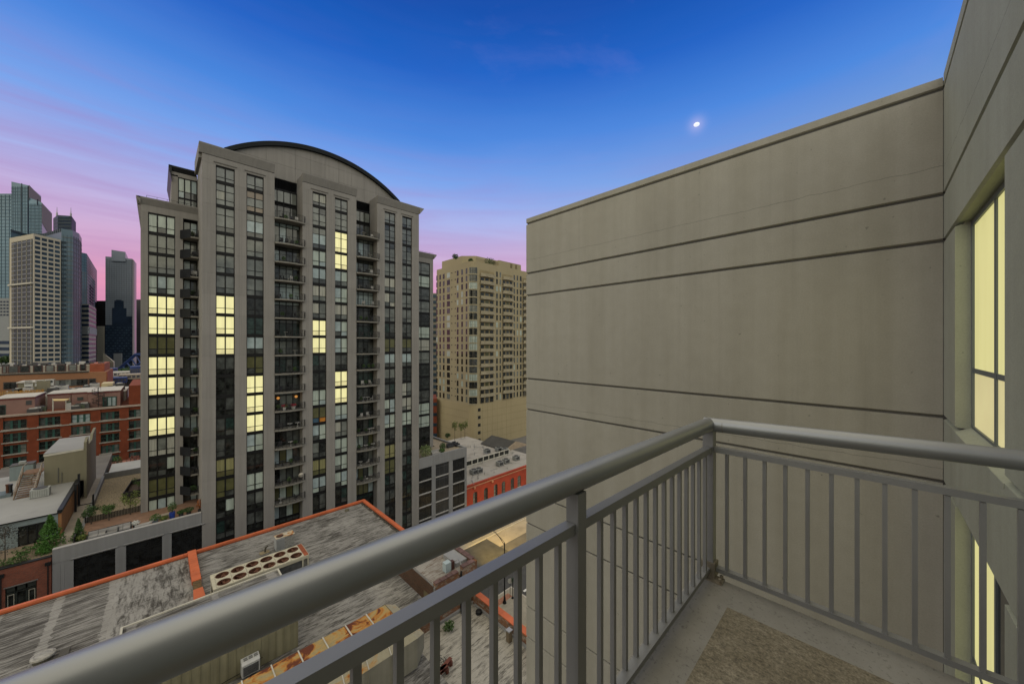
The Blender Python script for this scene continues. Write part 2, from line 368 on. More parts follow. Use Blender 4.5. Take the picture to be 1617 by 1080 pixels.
for k in range(5):
    zh, zb = EYE + 1.19 - 2.768 * k, EYE - .832 - 2.768 * k
    if k == 0: B(-6, XW, W2Y - .74, W2Y - .03, zb - .7, zb - .04).build('wall_core', joint_m, home)
    else: B(-6, XW, W2Y - .74, W2Y - .03, zb - .7, zb - .04).build('wall_core', joint_m, home)
    # reveals, sloping sill, frame and panes
    yg = W2Y - .10
    MB().hprism([(W2Y - .02, zb - .035), (W2Y + .004, zb - .06), (W2Y + .004, zb - .03), (yg - .02, zb + .035), (yg - .02, zb - .06)], 'x', WX0 + .003, WX1 - .003).build('window_sill', conc2, home)
    MB().box(WX0 - .12, WX0 - .002, yg - .15, W2Y - .06, zb - .02, zh + .02).build('window_reveal', conc2, home)
    MB().box(WX1 + .002, WX1 + .12, yg - .15, W2Y - .06, zb - .02, zh + .02).build('window_reveal', conc2, home)
    xm, zt, fw = (WX0 + WX1) / 2 + .02, EYE - .25 - 2.768 * k, .05
    f = MB(); y0, y1 = yg - .06, yg
    f.box(WX0, WX0 + fw, y0, y1, zb, zh).box(WX1 - fw, WX1, y0, y1, zb, zh).box(WX0 + fw, WX1 - fw, y0, y1, zb, zb + fw).box(WX0 + fw, WX1 - fw, y0, y1, zh - fw, zh)
    f.box(xm - .03, xm + .03, y0, y1 - .004, zb + fw, zh - fw).box(WX0 + fw, xm - .03, y0, y1 - .008, zt - .022, zt + .022).box(xm + .03, WX1 - fw, y0, y1 - .008, zt - .022, zt + .022)
    f = f.build('window', frame_grey, home)
    lit = k < 2
    far_only = k == 1
    dk = glass_like('dark_pane', (.02, .022, .022), .05)
    for xa, xb in ((WX0 + fw, xm - .03), (xm + .03, WX1 - fw)):
        B(xa, xb, y1 - .03, y1 - .015, zt + .022, zh - fw).build('pane', lit_m if lit and not (far_only and xa < xm - .1) else dk, f)
        B(xa, xb, y1 - .03, y1 - .015, zb + fw, zt - .022).build('pane', (lit_low if k == 0 else lit_m) if lit and not (far_only and xa < xm - .1) else dk, f)

# ------------------------------------------------------------------ balcony
FZ = EYE - 1.604
RX, RY = 2.735, .80                           # railing corner
m, t, b, pos = base('balcony_concrete')
n1 = noise(t, pos, 1.6, 6, .65); n2 = noise(t, pos, 55, 4, .7); n3 = noise(t, pos, 22, 5, .7)
col = ramp(t, [(.3, (.205, .197, .17)), (.7, (.31, .30, .265))], n1)
col = mix(t, ramp(t, [(.565, (0, 0, 0)), (.66, (.6, .6, .6))], math_(t, 'MULTIPLY_ADD', n3, .35, math_(t, 'MULTIPLY', n2, .68))), col, (.06, .055, .045))
t.links.new(col, b.inputs['Base Color']); b.inputs['Roughness'].default_value = .8
bn = N(t, 'ShaderNodeBump'); bn.inputs['Strength'].default_value = .4; bn.inputs['Distance'].default_value = .006; t.links.new(noise(t, pos, 60, 5, .65), bn.inputs['Height']); t.links.new(bn.outputs[0], b.inputs['Normal'])
slab_m = m
m, t, b, pos = base('worn_coating')
n1 = noise(t, pos, 3.2, 7, .7); n2 = noise(t, scaled(t, pos, (42, 26, 30)), 1.0, 6, .78); n3 = noise(t, pos, 95, 3, .7)
col = ramp(t, [(.3, (.16, .138, .09)), (.5, (.235, .208, .15)), (.72, (.31, .282, .215))], n1)
col = mix(t, .75, col, ramp(t, [(.36, (.35, .33, .3)), (.6, (1.2, 1.18, 1.12))], n2), 'MULTIPLY')
col = mix(t, .5, col, ramp(t, [(.38, (.4, .4, .4)), (.6, (1.15, 1.15, 1.15))], n3), 'MULTIPLY')
t.links.new(col, b.inputs['Base Color']); b.inputs['Roughness'].default_value = .95
bn = N(t, 'ShaderNodeBump'); bn.inputs['Strength'].default_value = .4; bn.inputs['Distance'].default_value = .006; t.links.new(n2, bn.inputs['Height']); t.links.new(bn.outputs[0], b.inputs['Normal'])
worn_m = m
balc = thing('balcony', 'speckled grey concrete balcony floor with a brown worn rectangular patch', 'balcony', (.5, .2, FZ - .2))
B(-3.2, RX + .0, W2Y + .004, RY + .075, FZ - .2, FZ).build('slab', slab_m, balc)
B(-3.0, 2.468, W2Y + .012, .622, FZ + .0005, FZ + .005).build('worn_coating', worn_m, balc)
def silver_mat(nm, SILV, metal, r0):
    m, t, b, pos = base(nm)
    n1 = noise(t, pos, 2.5, 5); n2 = noise(t, pos, 28, 4, .7)
    col = ramp(t, [(.3, SILV[0]), (.7, SILV[1])], n1)
    col = mix(t, ramp(t, [(.70, (0, 0, 0)), (.76, (.5, .5, .5))], n2), col, (.12, .115, .1))
    t.links.new(col, b.inputs['Base Color']); b.inputs['Metallic'].default_value = metal
    t.links.new(math_(t, 'MULTIPLY_ADD', n1, .16, r0), b.inputs['Roughness'])
    return m
silver = silver_mat('silver_paint', ((.21, .215, .212), (.26, .263, .257)), .35, .34)
handrail_m = silver_mat('handrail_silver', ((.25, .26, .265), (.30, .312, .315)), .68, .33)
raw_steel = M('stained_steel', (.25, .225, .17), .55, .5, var=.35, vs=6, c2=(.1, .06, .03), c2t=.6)
rail = thing('balcony_railing', 'silver grey metal balcony railing with thick round handrail meeting at a corner', 'railing', (RX, RY, FZ))
zt = EYE - .556
LY = .865                                    # the long side runs slightly skew to the wall
def ly(x): return RY + (LY - RY) * (RX - x) / RX
L1 = (-1.2, ly(-1.2), EYE - .515)
MB().tube((RX, RY, zt), L1, .047, 32).build('handrail', handrail_m, rail, smooth='auto')
MB().tube((RX - .004, RY + .03, zt), (RX + .03, W2Y + .005, EYE - .517), .047, 32).build('handrail', handrail_m, rail, smooth='auto')
MB().tube((RX - .002, RY - .085, EYE - .5546), (RX - .0017, RY - .088, EYE - .5545), .0476, 32).build('rail_joint', raw_steel, rail)
def midz(x): return EYE - .722 + .01 * (RX - x) / RX
px_post = 1.178
for xa, xb in ((RX - .035, px_post + .03), (px_post - .03, -1.2)):
    MB().bar((xa, ly(xa) - .006, midz(xa)), (xb, ly(xb) - .006, midz(xb)), .045, .04).build('mid_rail', silver, rail)
    MB().bar((xa, RY + .005, EYE - 1.545), (xb, RY + .005, EYE - 1.545), .045, .03).build('bottom_rail', silver, rail)
MB().bar((RX + .005, RY - .03, EYE - .722), (RX + .025, W2Y + .005, EYE - .715), .045, .035).build('mid_rail', silver, rail)
MB().bar((RX + .012, RY - .03, EYE - 1.545), (RX + .02, W2Y + .005, EYE - 1.545), .045, .03).build('bottom_rail', silver, rail)
MB().bar((RX - .03, RY, FZ + .14), (RX + .03, RY, FZ + .14), .06, .001).add([], []).v and B(RX - .033, RX + .033, RY - .033, RY + .033, FZ + .10, zt - .03).build('post', silver, rail)
B(px_post - .028, px_post + .028, ly(px_post) - .04, ly(px_post) + .016, FZ - .10, EYE - .58).build('post', silver, rail)
MB().box(RX - .046, RX + .040, RY - .046, RY + .040, FZ + .012, FZ + .11).build('post_sleeve', raw_steel, rail)
bp = MB().box(RX - .075, RX + .005, RY - .095, RY + .055, FZ + .001, FZ + .012)
bp.build('base_plate', raw_steel, rail)
for dx, dy in ((-.06, -.08), (-.06, .035), (-.012, -.08)):
    MB().tube((RX + dx, RY + dy, FZ + .012), (RX + dx, RY + dy, FZ + .035), .011, 6).build('bolt', raw_steel, rail)
h = .020
n = 13
xs = [RX - .106 * (i + 1) for i in range(n)]
xs += [px_post - .106 * (i + 1) + .0 for i in range(18)]
for x in xs:
    MB().box(x - h / 2, x + h / 2, ly(x) - .006 - h / 2, ly(x) - .006 + h / 2, EYE - 1.53, midz(x) - .019).build('baluster', silver, rail)
for i in range(12):
    y = RY - .106 * (i + 1)
    if y > W2Y + .05: MB().box(RX + .012 - h / 2, RX + .012 + h / 2, y - h / 2, y + h / 2, EYE - 1.53, EYE - .738).build('baluster', silver, rail)

# ================================================================== the grey tower
Y0, YL, FH, ZB = 67.6, 74.9, 3.02, 38.32
def zl(k): return ZB + FH * k
cement = M('grey_cladding', (.215, .203, .183), .8, var=.06, vs=.25, streak=.2, bump=.1, bs=20, piece=.05)
cement2 = M('grey_cladding_cap', (.185, .176, .16), .8, var=.06, vs=.25, streak=.2)
core_m = M('tower_core', (.012, .012, .012), .9)
black = M('black_metal', (.010, .011, .012), .5, .0, var=.15, spec=.25)
mull = M('window_mullion', (.008, .008, .008), .55, .0, spec=.18)
slab_c = M('balcony_slab', (.17, .16, .135), .85, var=.15, vs=1)
panel_blk = M('black_panel', (.014, .015, .017), .6, 0, var=.2, spec=.12)
PM = {'L': emit('lit_window', (.82, .76, .35), .92, var=.2, vs=(2.5, 2.5, .3)),
      'K': emit('lit_window_lower', (.66, .59, .27), .9, var=.3, vs=(2.5, 2.5, 1)),
      'W': glass_like('pale_blind', (.33, .38, .325), .12, .5, .14, (3, 3, .3)),
      'V': glass_like('blue_blind', (.28, .34, .335), .12, .5, .14, (1, 1, 1)),
      'G': glass_like('grey_glass', (.125, .135, .12), .06, .6, .25, (.8, .8, .8)),
      'H': glass_like('dim_glass', (.055, .06, .055), .06, .6, .4, (1, 1, 1)),
      'D': glass_like('dark_glass', (.016, .018, .016), .05, .5, .7, (1.5, 1.5, 1.5)),
      'T': glass_like('teal_glass', (.016, .03, .026), .05, .5, .5, (1.5, 1.5, 1.5)),
      'C': glass_like('curtain', (.30, .30, .25), .5, .4, .25, (9, 9, .2)),
      'Y': glass_like('cream_curtain', (.20, .19, .085), .4, .4, .2, (6, 6, .2)),
      'O': glass_like('olive_blind', (.085, .085, .038), .1, .5, .15, (1, 1, 1)),
      'P': glass_like('orange_panel', (.36, .14, .02), .3, .4, .3), 'Q': glass_like('blue_panel', (.04, .08, .12), .2, .4, .3),
      'R': glass_like('tan_blind', (.19, .15, .105), .2, .5, .15)}
tower = thing('apartment_tower', 'tall grey apartment tower with dark window columns and an arched black roof', 'building', (22, Y0, 0))
XE = [(4.57, 13.39), (17.40, 26.32), (30.29, 39.35)]
ZT = [zl(k) for k in range(-12, 7)] + [60.40, 63.90, 66.30]      # floor lines of the projecting blocks
def grooved(x0, x1, y0, y1, z0, z1):
    g = .03; w = x1 - x0; a, b_ = x0 + w * .38, x0 + w * .58; d = .018
    return MB().box(x0, x1, y0 + d, y1, z0 + .001, z1 - .001).box(x0, a - g / 2, y0, y0 + d, z0 + g / 2, z1 - g / 2).box(a + g / 2, b_ - g / 2, y0, y0 + d, z0 + g / 2, z1 - g / 2).box(b_ + g / 2, x1, y0, y0 + d, z0 + g / 2, z1 - g / 2)
def window(x0, x1, y, z0, z1, code, cols, panes=True, transom=False, spand=.50, lower=.30):
    f = MB(); w = (x1 - x0); d = .10; fw = .10
    zb, zt_ = z0 + spand * .55, z1 - spand * .45
    f.box(x0, x1, y - .05, y + d, z0, zb).box(x0, x1, y - .05, y + d, zt_, z1 - .001)
    f.box(x0, x0 + fw, y, y + d, zb, zt_).box(x1 - fw, x1, y, y + d, zb, zt_)
    zm = zb + (zt_ - zb) * lower
    for c in range(1, cols):
        xc = x0 + w * c / cols; f.box(xc - fw * .75, xc + fw * .75, y, y + d - .004, zb, zt_)
    f.box(x0 + fw, x1 - fw, y, y + d - .008, zm - .04, zm + .04)
    zu = None
    if transom: zu = zt_ - (zt_ - zb) * transom; f.box(x0 + fw, x1 - fw, y, y + d - .008, zu - .04, zu + .04)
    f = f.build('window', mull, tower)
    stuff = MB()
    for c in range(cols):
        xa, xb = x0 + w * c / cols + .05, x0 + w * (c + 1) / cols - .05
        up, lo = code, code
        if code == 'W': lo = random.choice('WWHGV'); up = random.choice('WWV')
        elif code == 'G': lo = random.choice('GGH')
        elif code == 'D': up = random.choice('DDDHHGT'); lo = random.choice('DDHD')
        elif code == 'L': lo = random.choice('KKL')
        elif code == 'B': up = 'V'; lo = 'H'
        elif code == 'C': up = 'C' if (c % 2 == 0) or random.random() < .5 else 'G'; lo = random.choice('GHC')
        elif code == 'O': lo = random.choice('OH')
        elif code == 'Y': lo = random.choice('YO')
        elif code == 'P': up = 'O'; lo = 'Q' if c == 0 else 'P'
        elif code == 'R': up = 'G'
        elif code == 'M': up, lo = ('W', 'D') if c == cols - 1 else ('D', 'H')
        B(xa, xb, y + .05, y + .07, zm + .02, zu if zu else zt_).build('pane', PM[up], f) if panes else stuff.box(xa, xb, y + .05, y + .07, zm + .02, zt_)
        if zu: B(xa, xb, y + .051, y + .071, zu + .02, zt_).build('transom_pane', PM['R' if code == 'R' else random.choice('GGH' if code != 'L' else 'L')], f)
        if panes: B(xa, xb, y + .05, y + .07, zb, zm - .02).build('awning_pane', PM[lo], f)
        else: stuff.box(xa, xb, y + .05, y + .07, zb, zm - .02)
    if not panes: tag(stuff.build('panes', PM[{'B': 'V', 'M': 'D'}.get(code, code)], f), kind='stuff')
codes = {0: ['GCGGGGLLLDDDDDYOMDDDD', 'GRBGGGDTBOLLLWDWDDDDD'], 1: ['CGBWBCCLLDDWPWDYWDDDD', 'GGLLWWCWWDLLWCWWWDDDD'], 2: ['GGGGCCGDOBDDWWDYODDDD', 'GGGGGGGDOBDCCWDDDDDDD']}
nrow = len(ZT) - 1
for bi, (xa, xb) in enumerate(XE):
    W = xb - xa; wins = [(xa + 1.53, xa + 3.74), (xa + 5.17, xa + 7.38)] if bi < 2 else [(xa + 1.52, xa + 3.78), (xa + 5.25, xa + 7.45)]
    edges = [xa, wins[0][0], wins[0][1], wins[1][0], wins[1][1], xb]
    for r in range(nrow):
        z0, z1 = ZT[nrow - 1 - r], ZT[nrow - r]
        if bi < 2 and z0 < 4: continue
        for pi_ in (0, 2, 4): grooved(edges[pi_], edges[pi_ + 1], Y0, Y0 + .5, z0, z1).build('wall_panel', cement, tower)
        for wi, (wa, wb) in enumerate(wins):
            tr = .30 if r == 2 else (.33 if r == 1 else False)
            low = {0: .27, 1: .24, 2: .20}.get(r, .30)
            window(wa, wb, Y0 + .22, z0, z1, codes[bi][wi][r], 2, True, tr, lower=low)
    B(xa + .03, xb - .03, Y0 + .36, Y0 + 24, 0, 66.5).build('wall_core', core_m if bi != 2 else core_m, tower)
    # flank walls of the block, header over the windows and the leaning cap
    B(xa, xa + .06, Y0 + .5, Y0 + 8, 0, 66.9).build('flank_wall', cement, tower)
    B(xb - .06, xb, Y0 + .5, Y0 + 8, 0, 66.9).build('flank_wall', cement, tower)
    B(xa, xb, Y0 + .004, Y0 + .5, 66.30, 67.42).build('header_panel', cement, tower)
    for wa, wb in wins: MB().hprism([(Y0 + .003, 66.52), (Y0 - .13, 66.66), (Y0 - .13, 66.72), (Y0 + .003, 66.74)], 'x', wa - .25, wb + .25).build('window_hood', cement2, tower)
    xr = xb + .9 if bi == 2 else xb
    capn = MB()
    capn.hprism([(Y0 - .03, 67.5), (Y0 - .42, 68.72), (Y0 - .42, 68.86), (Y0 + .5, 68.86), (Y0 + .5, 67.5)], 'x', xa - (.35 if bi == 0 else 0), xb)
    if bi == 2: capn.hprism([(xb, 67.5), (xb + .95, 68.72), (xb + .95, 68.86), (xb, 68.86)], 'y', Y0 - .42, Y0 + 8)
    if bi == 0: capn.prism([(xa - .35, Y0 + .5), (xa + .2, Y0 + .5), (xa + .2, Y0 + 8), (xa - .35, Y0 + 8)], 66.9, 68.86)
    if bi: capn.box(xa - .0, xa + .3, Y0 + .5, Y0 + 3.45, 66.9, 68.8)
    capn.build('cornice', cement2, tower)
# recessed bays between the blocks with curved balconies
door_codes = ['G', 'G', 'G', 'H', 'V', 'D', 'T', 'H', 'D', 'D', 'H', 'D', 'D', 'W', 'H', 'W', 'W', 'D']
def balcony(pts, z, side, posts, px_side=None):
    """slab, thin rail and glass guard along the outline pts"""
    s = MB().prism(pts, z - .22, z).build('balcony', slab_c, tower)
    g = MB()
    open_ = pts[:-1] if False else pts
    for i in range(len(side) - 1):
        p, q = side[i], side[i + 1]
        g.tube((*p, z + 1.08), (*q, z + 1.08), .03, 5).tube((*p, z + .12), (*q, z + .12), .022, 4)
        L = hypot(q[0] - p[0], q[1] - p[1]); k = max(1, int(L / .13))
        for j in range(k):
            a = j / k; c = (p[0] + (q[0] - p[0]) * a, p[1] + (q[1] - p[1]) * a)
            g.tube((*c, z + .12), (*c, z + 1.08), .009 if j else .03, 4, caps=False)
    g.tube((*side[-1], z), (*side[-1], z + 1.1), .03, 5)
    g.build('balcony_railing', black, s)
    return s
BALC = []
for bi, (xa, xb) in enumerate(((13.39, 17.40), (26.32, 30.29))):
    yb = Y0 + 3.5
    B(xa, xb, yb, yb + .3, 66.3, 68.2).build('black_panel', panel_blk, tower)
    for r in range(2, nrow + 1):
        z1 = ZT[nrow - r + 1]; z0 = ZT[nrow - r] if nrow - r >= 0 else 0
        if r == 2: continue
        if bi == 0 and z0 < 6: continue
        yg = Y0 + 1.75
        n_d = 4; f = MB(); zt_ = z1 - .30
        base_floor = (r > 18)
        f.box(xa, xb, yg, yg + .12, zt_, z1 - .22)
        for c in range(n_d + 1):
            xc = xa + .06 + (xb - xa - .12) * c / n_d; f.box(xc - .06, xc + .06, yg, yg + .12, z0 + .02, zt_)
        f.box(xa, xb, yg - .01, yg + .118, z1 - .86, z1 - .76)
        f.box(xa, xb, yg, yg + .12, z0, z0 + .08)
        f = f.build('balcony_door', mull, tower)
        for c in range(n_d):
            x0 = xa + .06 + (xb - xa - .12) * c / n_d + .06; x1 = xa + .06 + (xb - xa - .12) * (c + 1) / n_d - .06
            code = random.choice({'G': 'GGVH', 'H': 'HHDG', 'V': 'VVH', 'D': 'DDHT', 'T': 'TDT', 'W': 'WVOH'}[door_codes[min(r - 2, 17)]]) if not base_floor else 'D'
            B(x0, x1, yg + .05, yg + .07, z0 + .08, z1 - .86).build('door_pane', PM[code], f)
        tag(B(xa + .1, xb - .1, yg + .051, yg + .071, z1 - .76, zt_).build('transom_pane', PM[random.choice('GVHH') if r < 9 else random.choice('DTH')], f))
        if r <= 17:
            n = 9; side = [(xa + .06, Y0 - .25)] + [(xa + .06 + (xb + .28 - xa - .06) * j / n, Y0 - .28 - .42 * sin(pi * (j + .6) / (n + 1.2))) for j in range(1, n)] + [(xb + .30, Y0 - .34), (xb + .30, Y0 - .02)]
            BALC.append((bi, r, xa, xb, z0))
            balcony([(xa + .03, yg)] + [(xa + .03, Y0 - .25)] + side[1:-1] + [(xb + .30, Y0 - .02), (xb - .03, Y0 - .02), (xb - .03, yg)], z0, side, 4)
    # top two floors stand further back behind a terrace
    f = MB(); ya = yb - .06
    zz0, zz1 = ZT[nrow - 2], 66.3
    for c in range(5): xc = xa + .06 + (xb - xa - .12) * c / 4; f.box(xc - .06, xc + .06, ya - .1, ya, zz0, zz1)
    for z in (zz0 + .1, 61.3, 63.6, 64.2, 66.2): f.box(xa, xb, ya - .1, ya - .004, z - .09, z + .09)
    f = f.build('window', mull, tower)
    for c in range(4):
        x0 = xa + .12 + (xb - xa - .12) * c / 4; x1 = xa + (xb - xa - .12) * (c + 1) / 4
        for za, zc, cd in ((64.3, 66.1, 'G'), (61.4, 63.5, 'H'), (60.5, 61.2, 'H')): B(x0, x1, ya - .06, ya - .04, za, zc).build('pane', PM[cd], f)
    z0 = ZT[nrow - 2]
    n = 9; side = [(xa + .06, Y0 - .25)] + [(xa + .06 + (xb + .28 - xa - .06) * j / n, Y0 - .28 - .42 * sin(pi * (j + .6) / (n + 1.2))) for j in range(1, n)] + [(xb + .30, Y0 - .34), (xb + .30, Y0 - .02)]
    balcony([(xa + .03, yb - .1), (xa + .03, Y0 - .25)] + side[1:-1] + [(xb + .30, Y0 - .02), (xb - .03, Y0 - .02), (xb - .03, yb - .1)], z0, side, 4)
    BALC.append((bi, 2, xa, xb, z0))
    B(xa, xb, Y0 + 1.9, Y0 + 24, 0, 60).build('wall_core', core_m, tower)
    B(xa, xb, yb + .1, Y0 + 24, 60, 66.5).build('wall_core', core_m, tower)
# arched upper wall and barrel roof
YA = Y0 + 3.5
pL, pT, pR = onY(362.6, 240, YA), onY(436, 228.5, YA), onY(620.5, 311, YA)
xl, xr = 7.35, 36.6
zA = pT[2] + .0
def arcz(x):
    xc, hw = (xl + xr) / 2, (xr - xl) / 2; rise = 5.1; R = (hw * hw + rise * rise) / (2 * rise)
    return ARC_TOP - R + math.sqrt(max(0, R * R - (x - xc) ** 2))
ARC_TOP = 75.5
na = 40
axs = [xl + (xr - xl) * i / na for i in range(na + 1)]
pw = MB()
# upper wall cut into panels by recessed joints
vx = [4.6, 8.6, 12.9, 17.2, 19.6, 22, 24.4, 26.8, 29.2, 31.6, 34.0, 38.9]
hz = [66.5, 68.3, 70.7, 73.1, 76.2]
for i in range(len(vx) - 1):
    for j in range(len(hz) - 1):
        a, b_ = vx[i] + .012, vx[i + 1] - .012; zb_ = hz[j] + .012
        pts = []
        for s in range(9):
            x = a + (b_ - a) * s / 8; zt_ = min(hz[j + 1] - .012, (arcz(x) - .35) if xl < x < xr else 0)
            pts.append((x, zt_))
        pts = [p for p in pts if p[1] > zb_ + .05]
        if len(pts) < 2: continue
        MB().hprism([(pts[0][0], zb_)] + pts + [(pts[-1][0], zb_)], 'y', YA, YA + .25).build('wall_panel', cement, tower)
bk = MB().hprism([(xl + .3, 66.6)] + [(x, max(66.61, arcz(x) - .4)) for x in axs[1:-1]] + [(xr - .3, 66.6)], 'y', YA + .08, YA + 18).build('wall_core', core_m, tower)
rf = MB()
for i in range(na):
    a, b_ = axs[i], axs[i + 1]; za, zb_ = arcz(a), arcz(b_)
    rf.add([(a, YA - .55, za - .75), (b_, YA - .55, zb_ - .75), (b_, YA - .55, zb_), (a, YA - .55, za), (a, YA + 18, za - .75), (b_, YA + 18, zb_ - .75), (b_, YA + 18, zb_), (a, YA + 18, za)],
           [(0, 1, 2, 3), (7, 6, 5, 4), (3, 2, 6, 7), (4, 5, 1, 0)] + ([(0, 3, 7, 4)] if i == 0 else []) + ([(1, 5, 6, 2)] if i == na - 1 else []))
rf.build('arched_roof', M('black_roof_metal', (.008, .010, .011), .6, 0, var=.2, spec=.15), tower)
# left rear section (windows A, corner balconies B), upper tier, right rear wing
rowsL = [zl(k) for k in range(-8, 8)]
XA0 = -1.70
cA = 'WGGWLLOLLGLCMOW'
for r in range(15):
    z0, z1 = rowsL[14 - r], rowsL[15 - r]
    grooved(XA0, -.94, YL, YL + .4, z0, z1).build('wall_panel', cement, tower)
    grooved(1.97, 2.85, YL, YL + .4, z0, z1).build('wall_panel', cement, tower)
    window(-.94, 1.97, YL + .15, z0, z1, cA[r], 3)
    yg = YL + .9; f = MB()
    f.box(2.85, 4.57, yg, yg + .1, z1 - .35, z1 - .05)
    for c in range(3): xc = 2.95 + 1.55 * c / 2; f.box(xc - .06, xc + .06, yg, yg + .1, z0, z1 - .35)
    f = f.build('balcony_door', mull, tower)
    for c in range(2):
        xc = 2.95 + 1.55 * c / 2
        B(xc + .06, xc + .72, yg + .05, yg + .07, z0 + .05, z1 - .35).build('door_pane', PM[random.choice('VVGH' if r < 10 else 'VHDD')], f)
    if 0 <= r <= 13:
        side = [(2.55, YL - .02), (3.62, YL - 1.9), (4.50, YL - 1.9)]
        bal = balcony([(2.55, YL - .02), (3.62, YL - 1.9), (4.55, YL - 1.9), (4.55, yg), (2.87, yg)], z0 - .0, side, 3)
        MB().add([(2.50, YL - .03, z0 - .2), (3.59, YL - 1.93, z0 - .2), (3.59, YL - 1.93, z0 + 1.05), (2.50, YL - .03, z0 + 1.05), (2.53, YL, z0 - .2), (3.62, YL - 1.9, z0 - .2), (3.62, YL - 1.9, z0 + 1.05), (2.53, YL, z0 + 1.05)],
                 [(0, 1, 2, 3), (7, 6, 5, 4), (3, 2, 6, 7), (1, 5, 6, 2), (0, 3, 7, 4), (4, 5, 1, 0)]).build('side_panel', panel_blk, bal)
        BALC.append((2, r, 2.9, 4.5, z0))
B(XA0 + .03, 4.57, YL + 1.05, YL + 25, 0, 60.6).build('wall_core', core_m, tower)
B(XA0 + .03, 2.86, YL + .3, YL + 1.05, 0, 60.6).build('wall_core', core_m, tower)
B(XA0, XA0 + .025, YL + .4, YL + 25, 14, 60.5).build('flank_wall', cement, tower)
B(XA0, 4.57, YL + .003, YL + .4, zl(7), 60.5).build('header_panel', cement, tower)
MB().hprism([(YL - .03, 60.45), (YL - .40, 61.25), (YL - .40, 61.45), (YL + .8, 61.45), (YL + .8, 60.45)], 'x', XA0 - .3, 4.57).hprism([(XA0 - .0, 60.45), (XA0 - .45, 61.25), (XA0 - .45, 61.449), (XA0, 61.449)], 'y', YL - .40, YL + 25).build('cornice', cement2, tower)
rl = MB()
for i in range(6): rl.tube((XA0 + .6 + i * 1.1, YL + .9, 61.4), (XA0 + .6 + i * 1.1, YL + .9, 62.1), .02, 4)
rl.tube((XA0 + .6, YL + .9, 62.1), (4.5, YL + .9, 62.1), .02, 4); rl.build('roof_railing', black, tower)
YT = YL + 1.3
xt0 = XY(271, YT)
B(xt0, xt0 + .72, YT, YT + .4, 61.4, 66.3).build('wall_panel', cement, tower)
B(xt0, 4.57, YT, YT + .4, 66.1, 66.9).build('header_panel', cement, tower)
for z0, z1, cd in ((62.9, 66.1, 'W'), (60.7, 62.9, 'G')): window(xt0 + .72, 4.57, YT + .1, z0, z1, cd, 3, spand=.25, lower=.32)
B(xt0 + .05, 4.57, YT + .3, YT + 20, 60, 66.9).build('wall_core', core_m, tower)
B(xt0 - .02, xt0 + .03, YT + .4, YT + 20, 61, 66.9).build('flank_wall', cement, tower)
MB().hprism([(YT - .02, 66.75), (YT - .40, 67.35), (YT - .40, 67.55), (YT + .8, 67.55), (YT + .8, 66.75)], 'x', xt0 - .3, 4.5).hprism([(xt0, 65.2), (xt0 - .35, 67.3), (xt0 - .35, 67.549), (xt0, 67.549)], 'y', YT - .4, YT + 12).build('cornice', black, tower)
xw1 = XY(684, YL); xwa, xwb = 39.6, XY(679, YL)
cw = 'GWHGDWCGDDHWWDMW'
for r in range(15):
    z0, z1 = rowsL[14 - r], rowsL[15 - r]
    grooved(xwb, xw1, YL, YL + .4, z0, z1).build('wall_panel', cement, tower)
    window(xwa, xwb, YL + .15, z0, z1, cw[r], 3, False)
    if r in (1, 3, 5, 6, 8, 10): pass
B(39.3, xw1 - .03, YL + .3, YL + 25, 0, 60.6).build('wall_core', core_m, tower)
B(xw1 - .025, xw1, YL + .4, YL + 25, 14, 60.5).build('flank_wall', cement, tower)
B(39.35, xw1, YL + .003, YL + .4, zl(7), 60.7).build('header_panel', cement, tower)
MB().hprism([(YL - .03, 60.6), (YL - .40, 61.55), (YL - .40, 61.75), (YL + .8, 61.75), (YL + .8, 60.6)], 'x', 39.35, xw1).hprism([(xw1, 60.6), (xw1 + .75, 61.55), (xw1 + .75, 61.749), (xw1, 61.749)], 'y', YL - .4, YL + 25).build('cornice', cement2, tower)
rl = MB()
for i in range(9): rl.tube((40 + i, YL + .9, 61.7), (40 + i, YL + .9, 62.3), .025, 4)
rl.tube((40, YL + .9, 62.3), (48, YL + .9, 62.3), .025, 4); rl.build('roof_railing', black, tower)

# ------------------------------------------------------------------ podium round the foot of the tower
pod_m = M('podium_cladding', (.19, .19, .185), .8, var=.06, vs=.3, streak=.2, piece=.04)
pod_dk = M('podium_dark_glass', (.012, .013, .013), .12, var=.5, vs=1.5)
strip_m = M('podium_strip', (.30, .29, .27), .7, var=.1)
pod = thing('tower_podium', 'low grey podium with wide dark windows and roof terraces round the tower foot', 'building', (20, Y0, 0))
PZ = 15.95
xpl = -8.7
B(xpl, 4.5, Y0 + .25, YL + 28, 0, 14.1).build('podium_body', core_m, pod)
B(xpl - .0, 4.53, Y0 - .02, Y0 + .45, 14.3, PZ).build('parapet', pod_m, pod)
for xa, xb in ((xpl, -7.85), (-7.80, -6.95), (-2.6, -1.3), (3.05, 4.5)):
    pass
seg = [(xpl, -6.5), (-2.55, -1.15), (2.55, 3.35)]
bays = [(-6.5, -2.55), (-1.15, 2.55), (3.35, 4.5)]
bays = [(XY(116, Y0), XY(182, Y0)), (XY(199, Y0), XY(256, Y0)), (XY(271, Y0), XY(320, Y0))]
pes = [(xpl, bays[0][0]), (bays[0][1], bays[1][0]), (bays[1][1], bays[2][0])]
for xa, xb in pes: grooved(xa, xb, Y0, Y0 + .5, 8.5, 14.28).build('wall_panel', pod_m, pod)
for xa, xb in pes: grooved(xa, xb, Y0, Y0 + .5, 0, 8.5).build('wall_panel', pod_m, pod)
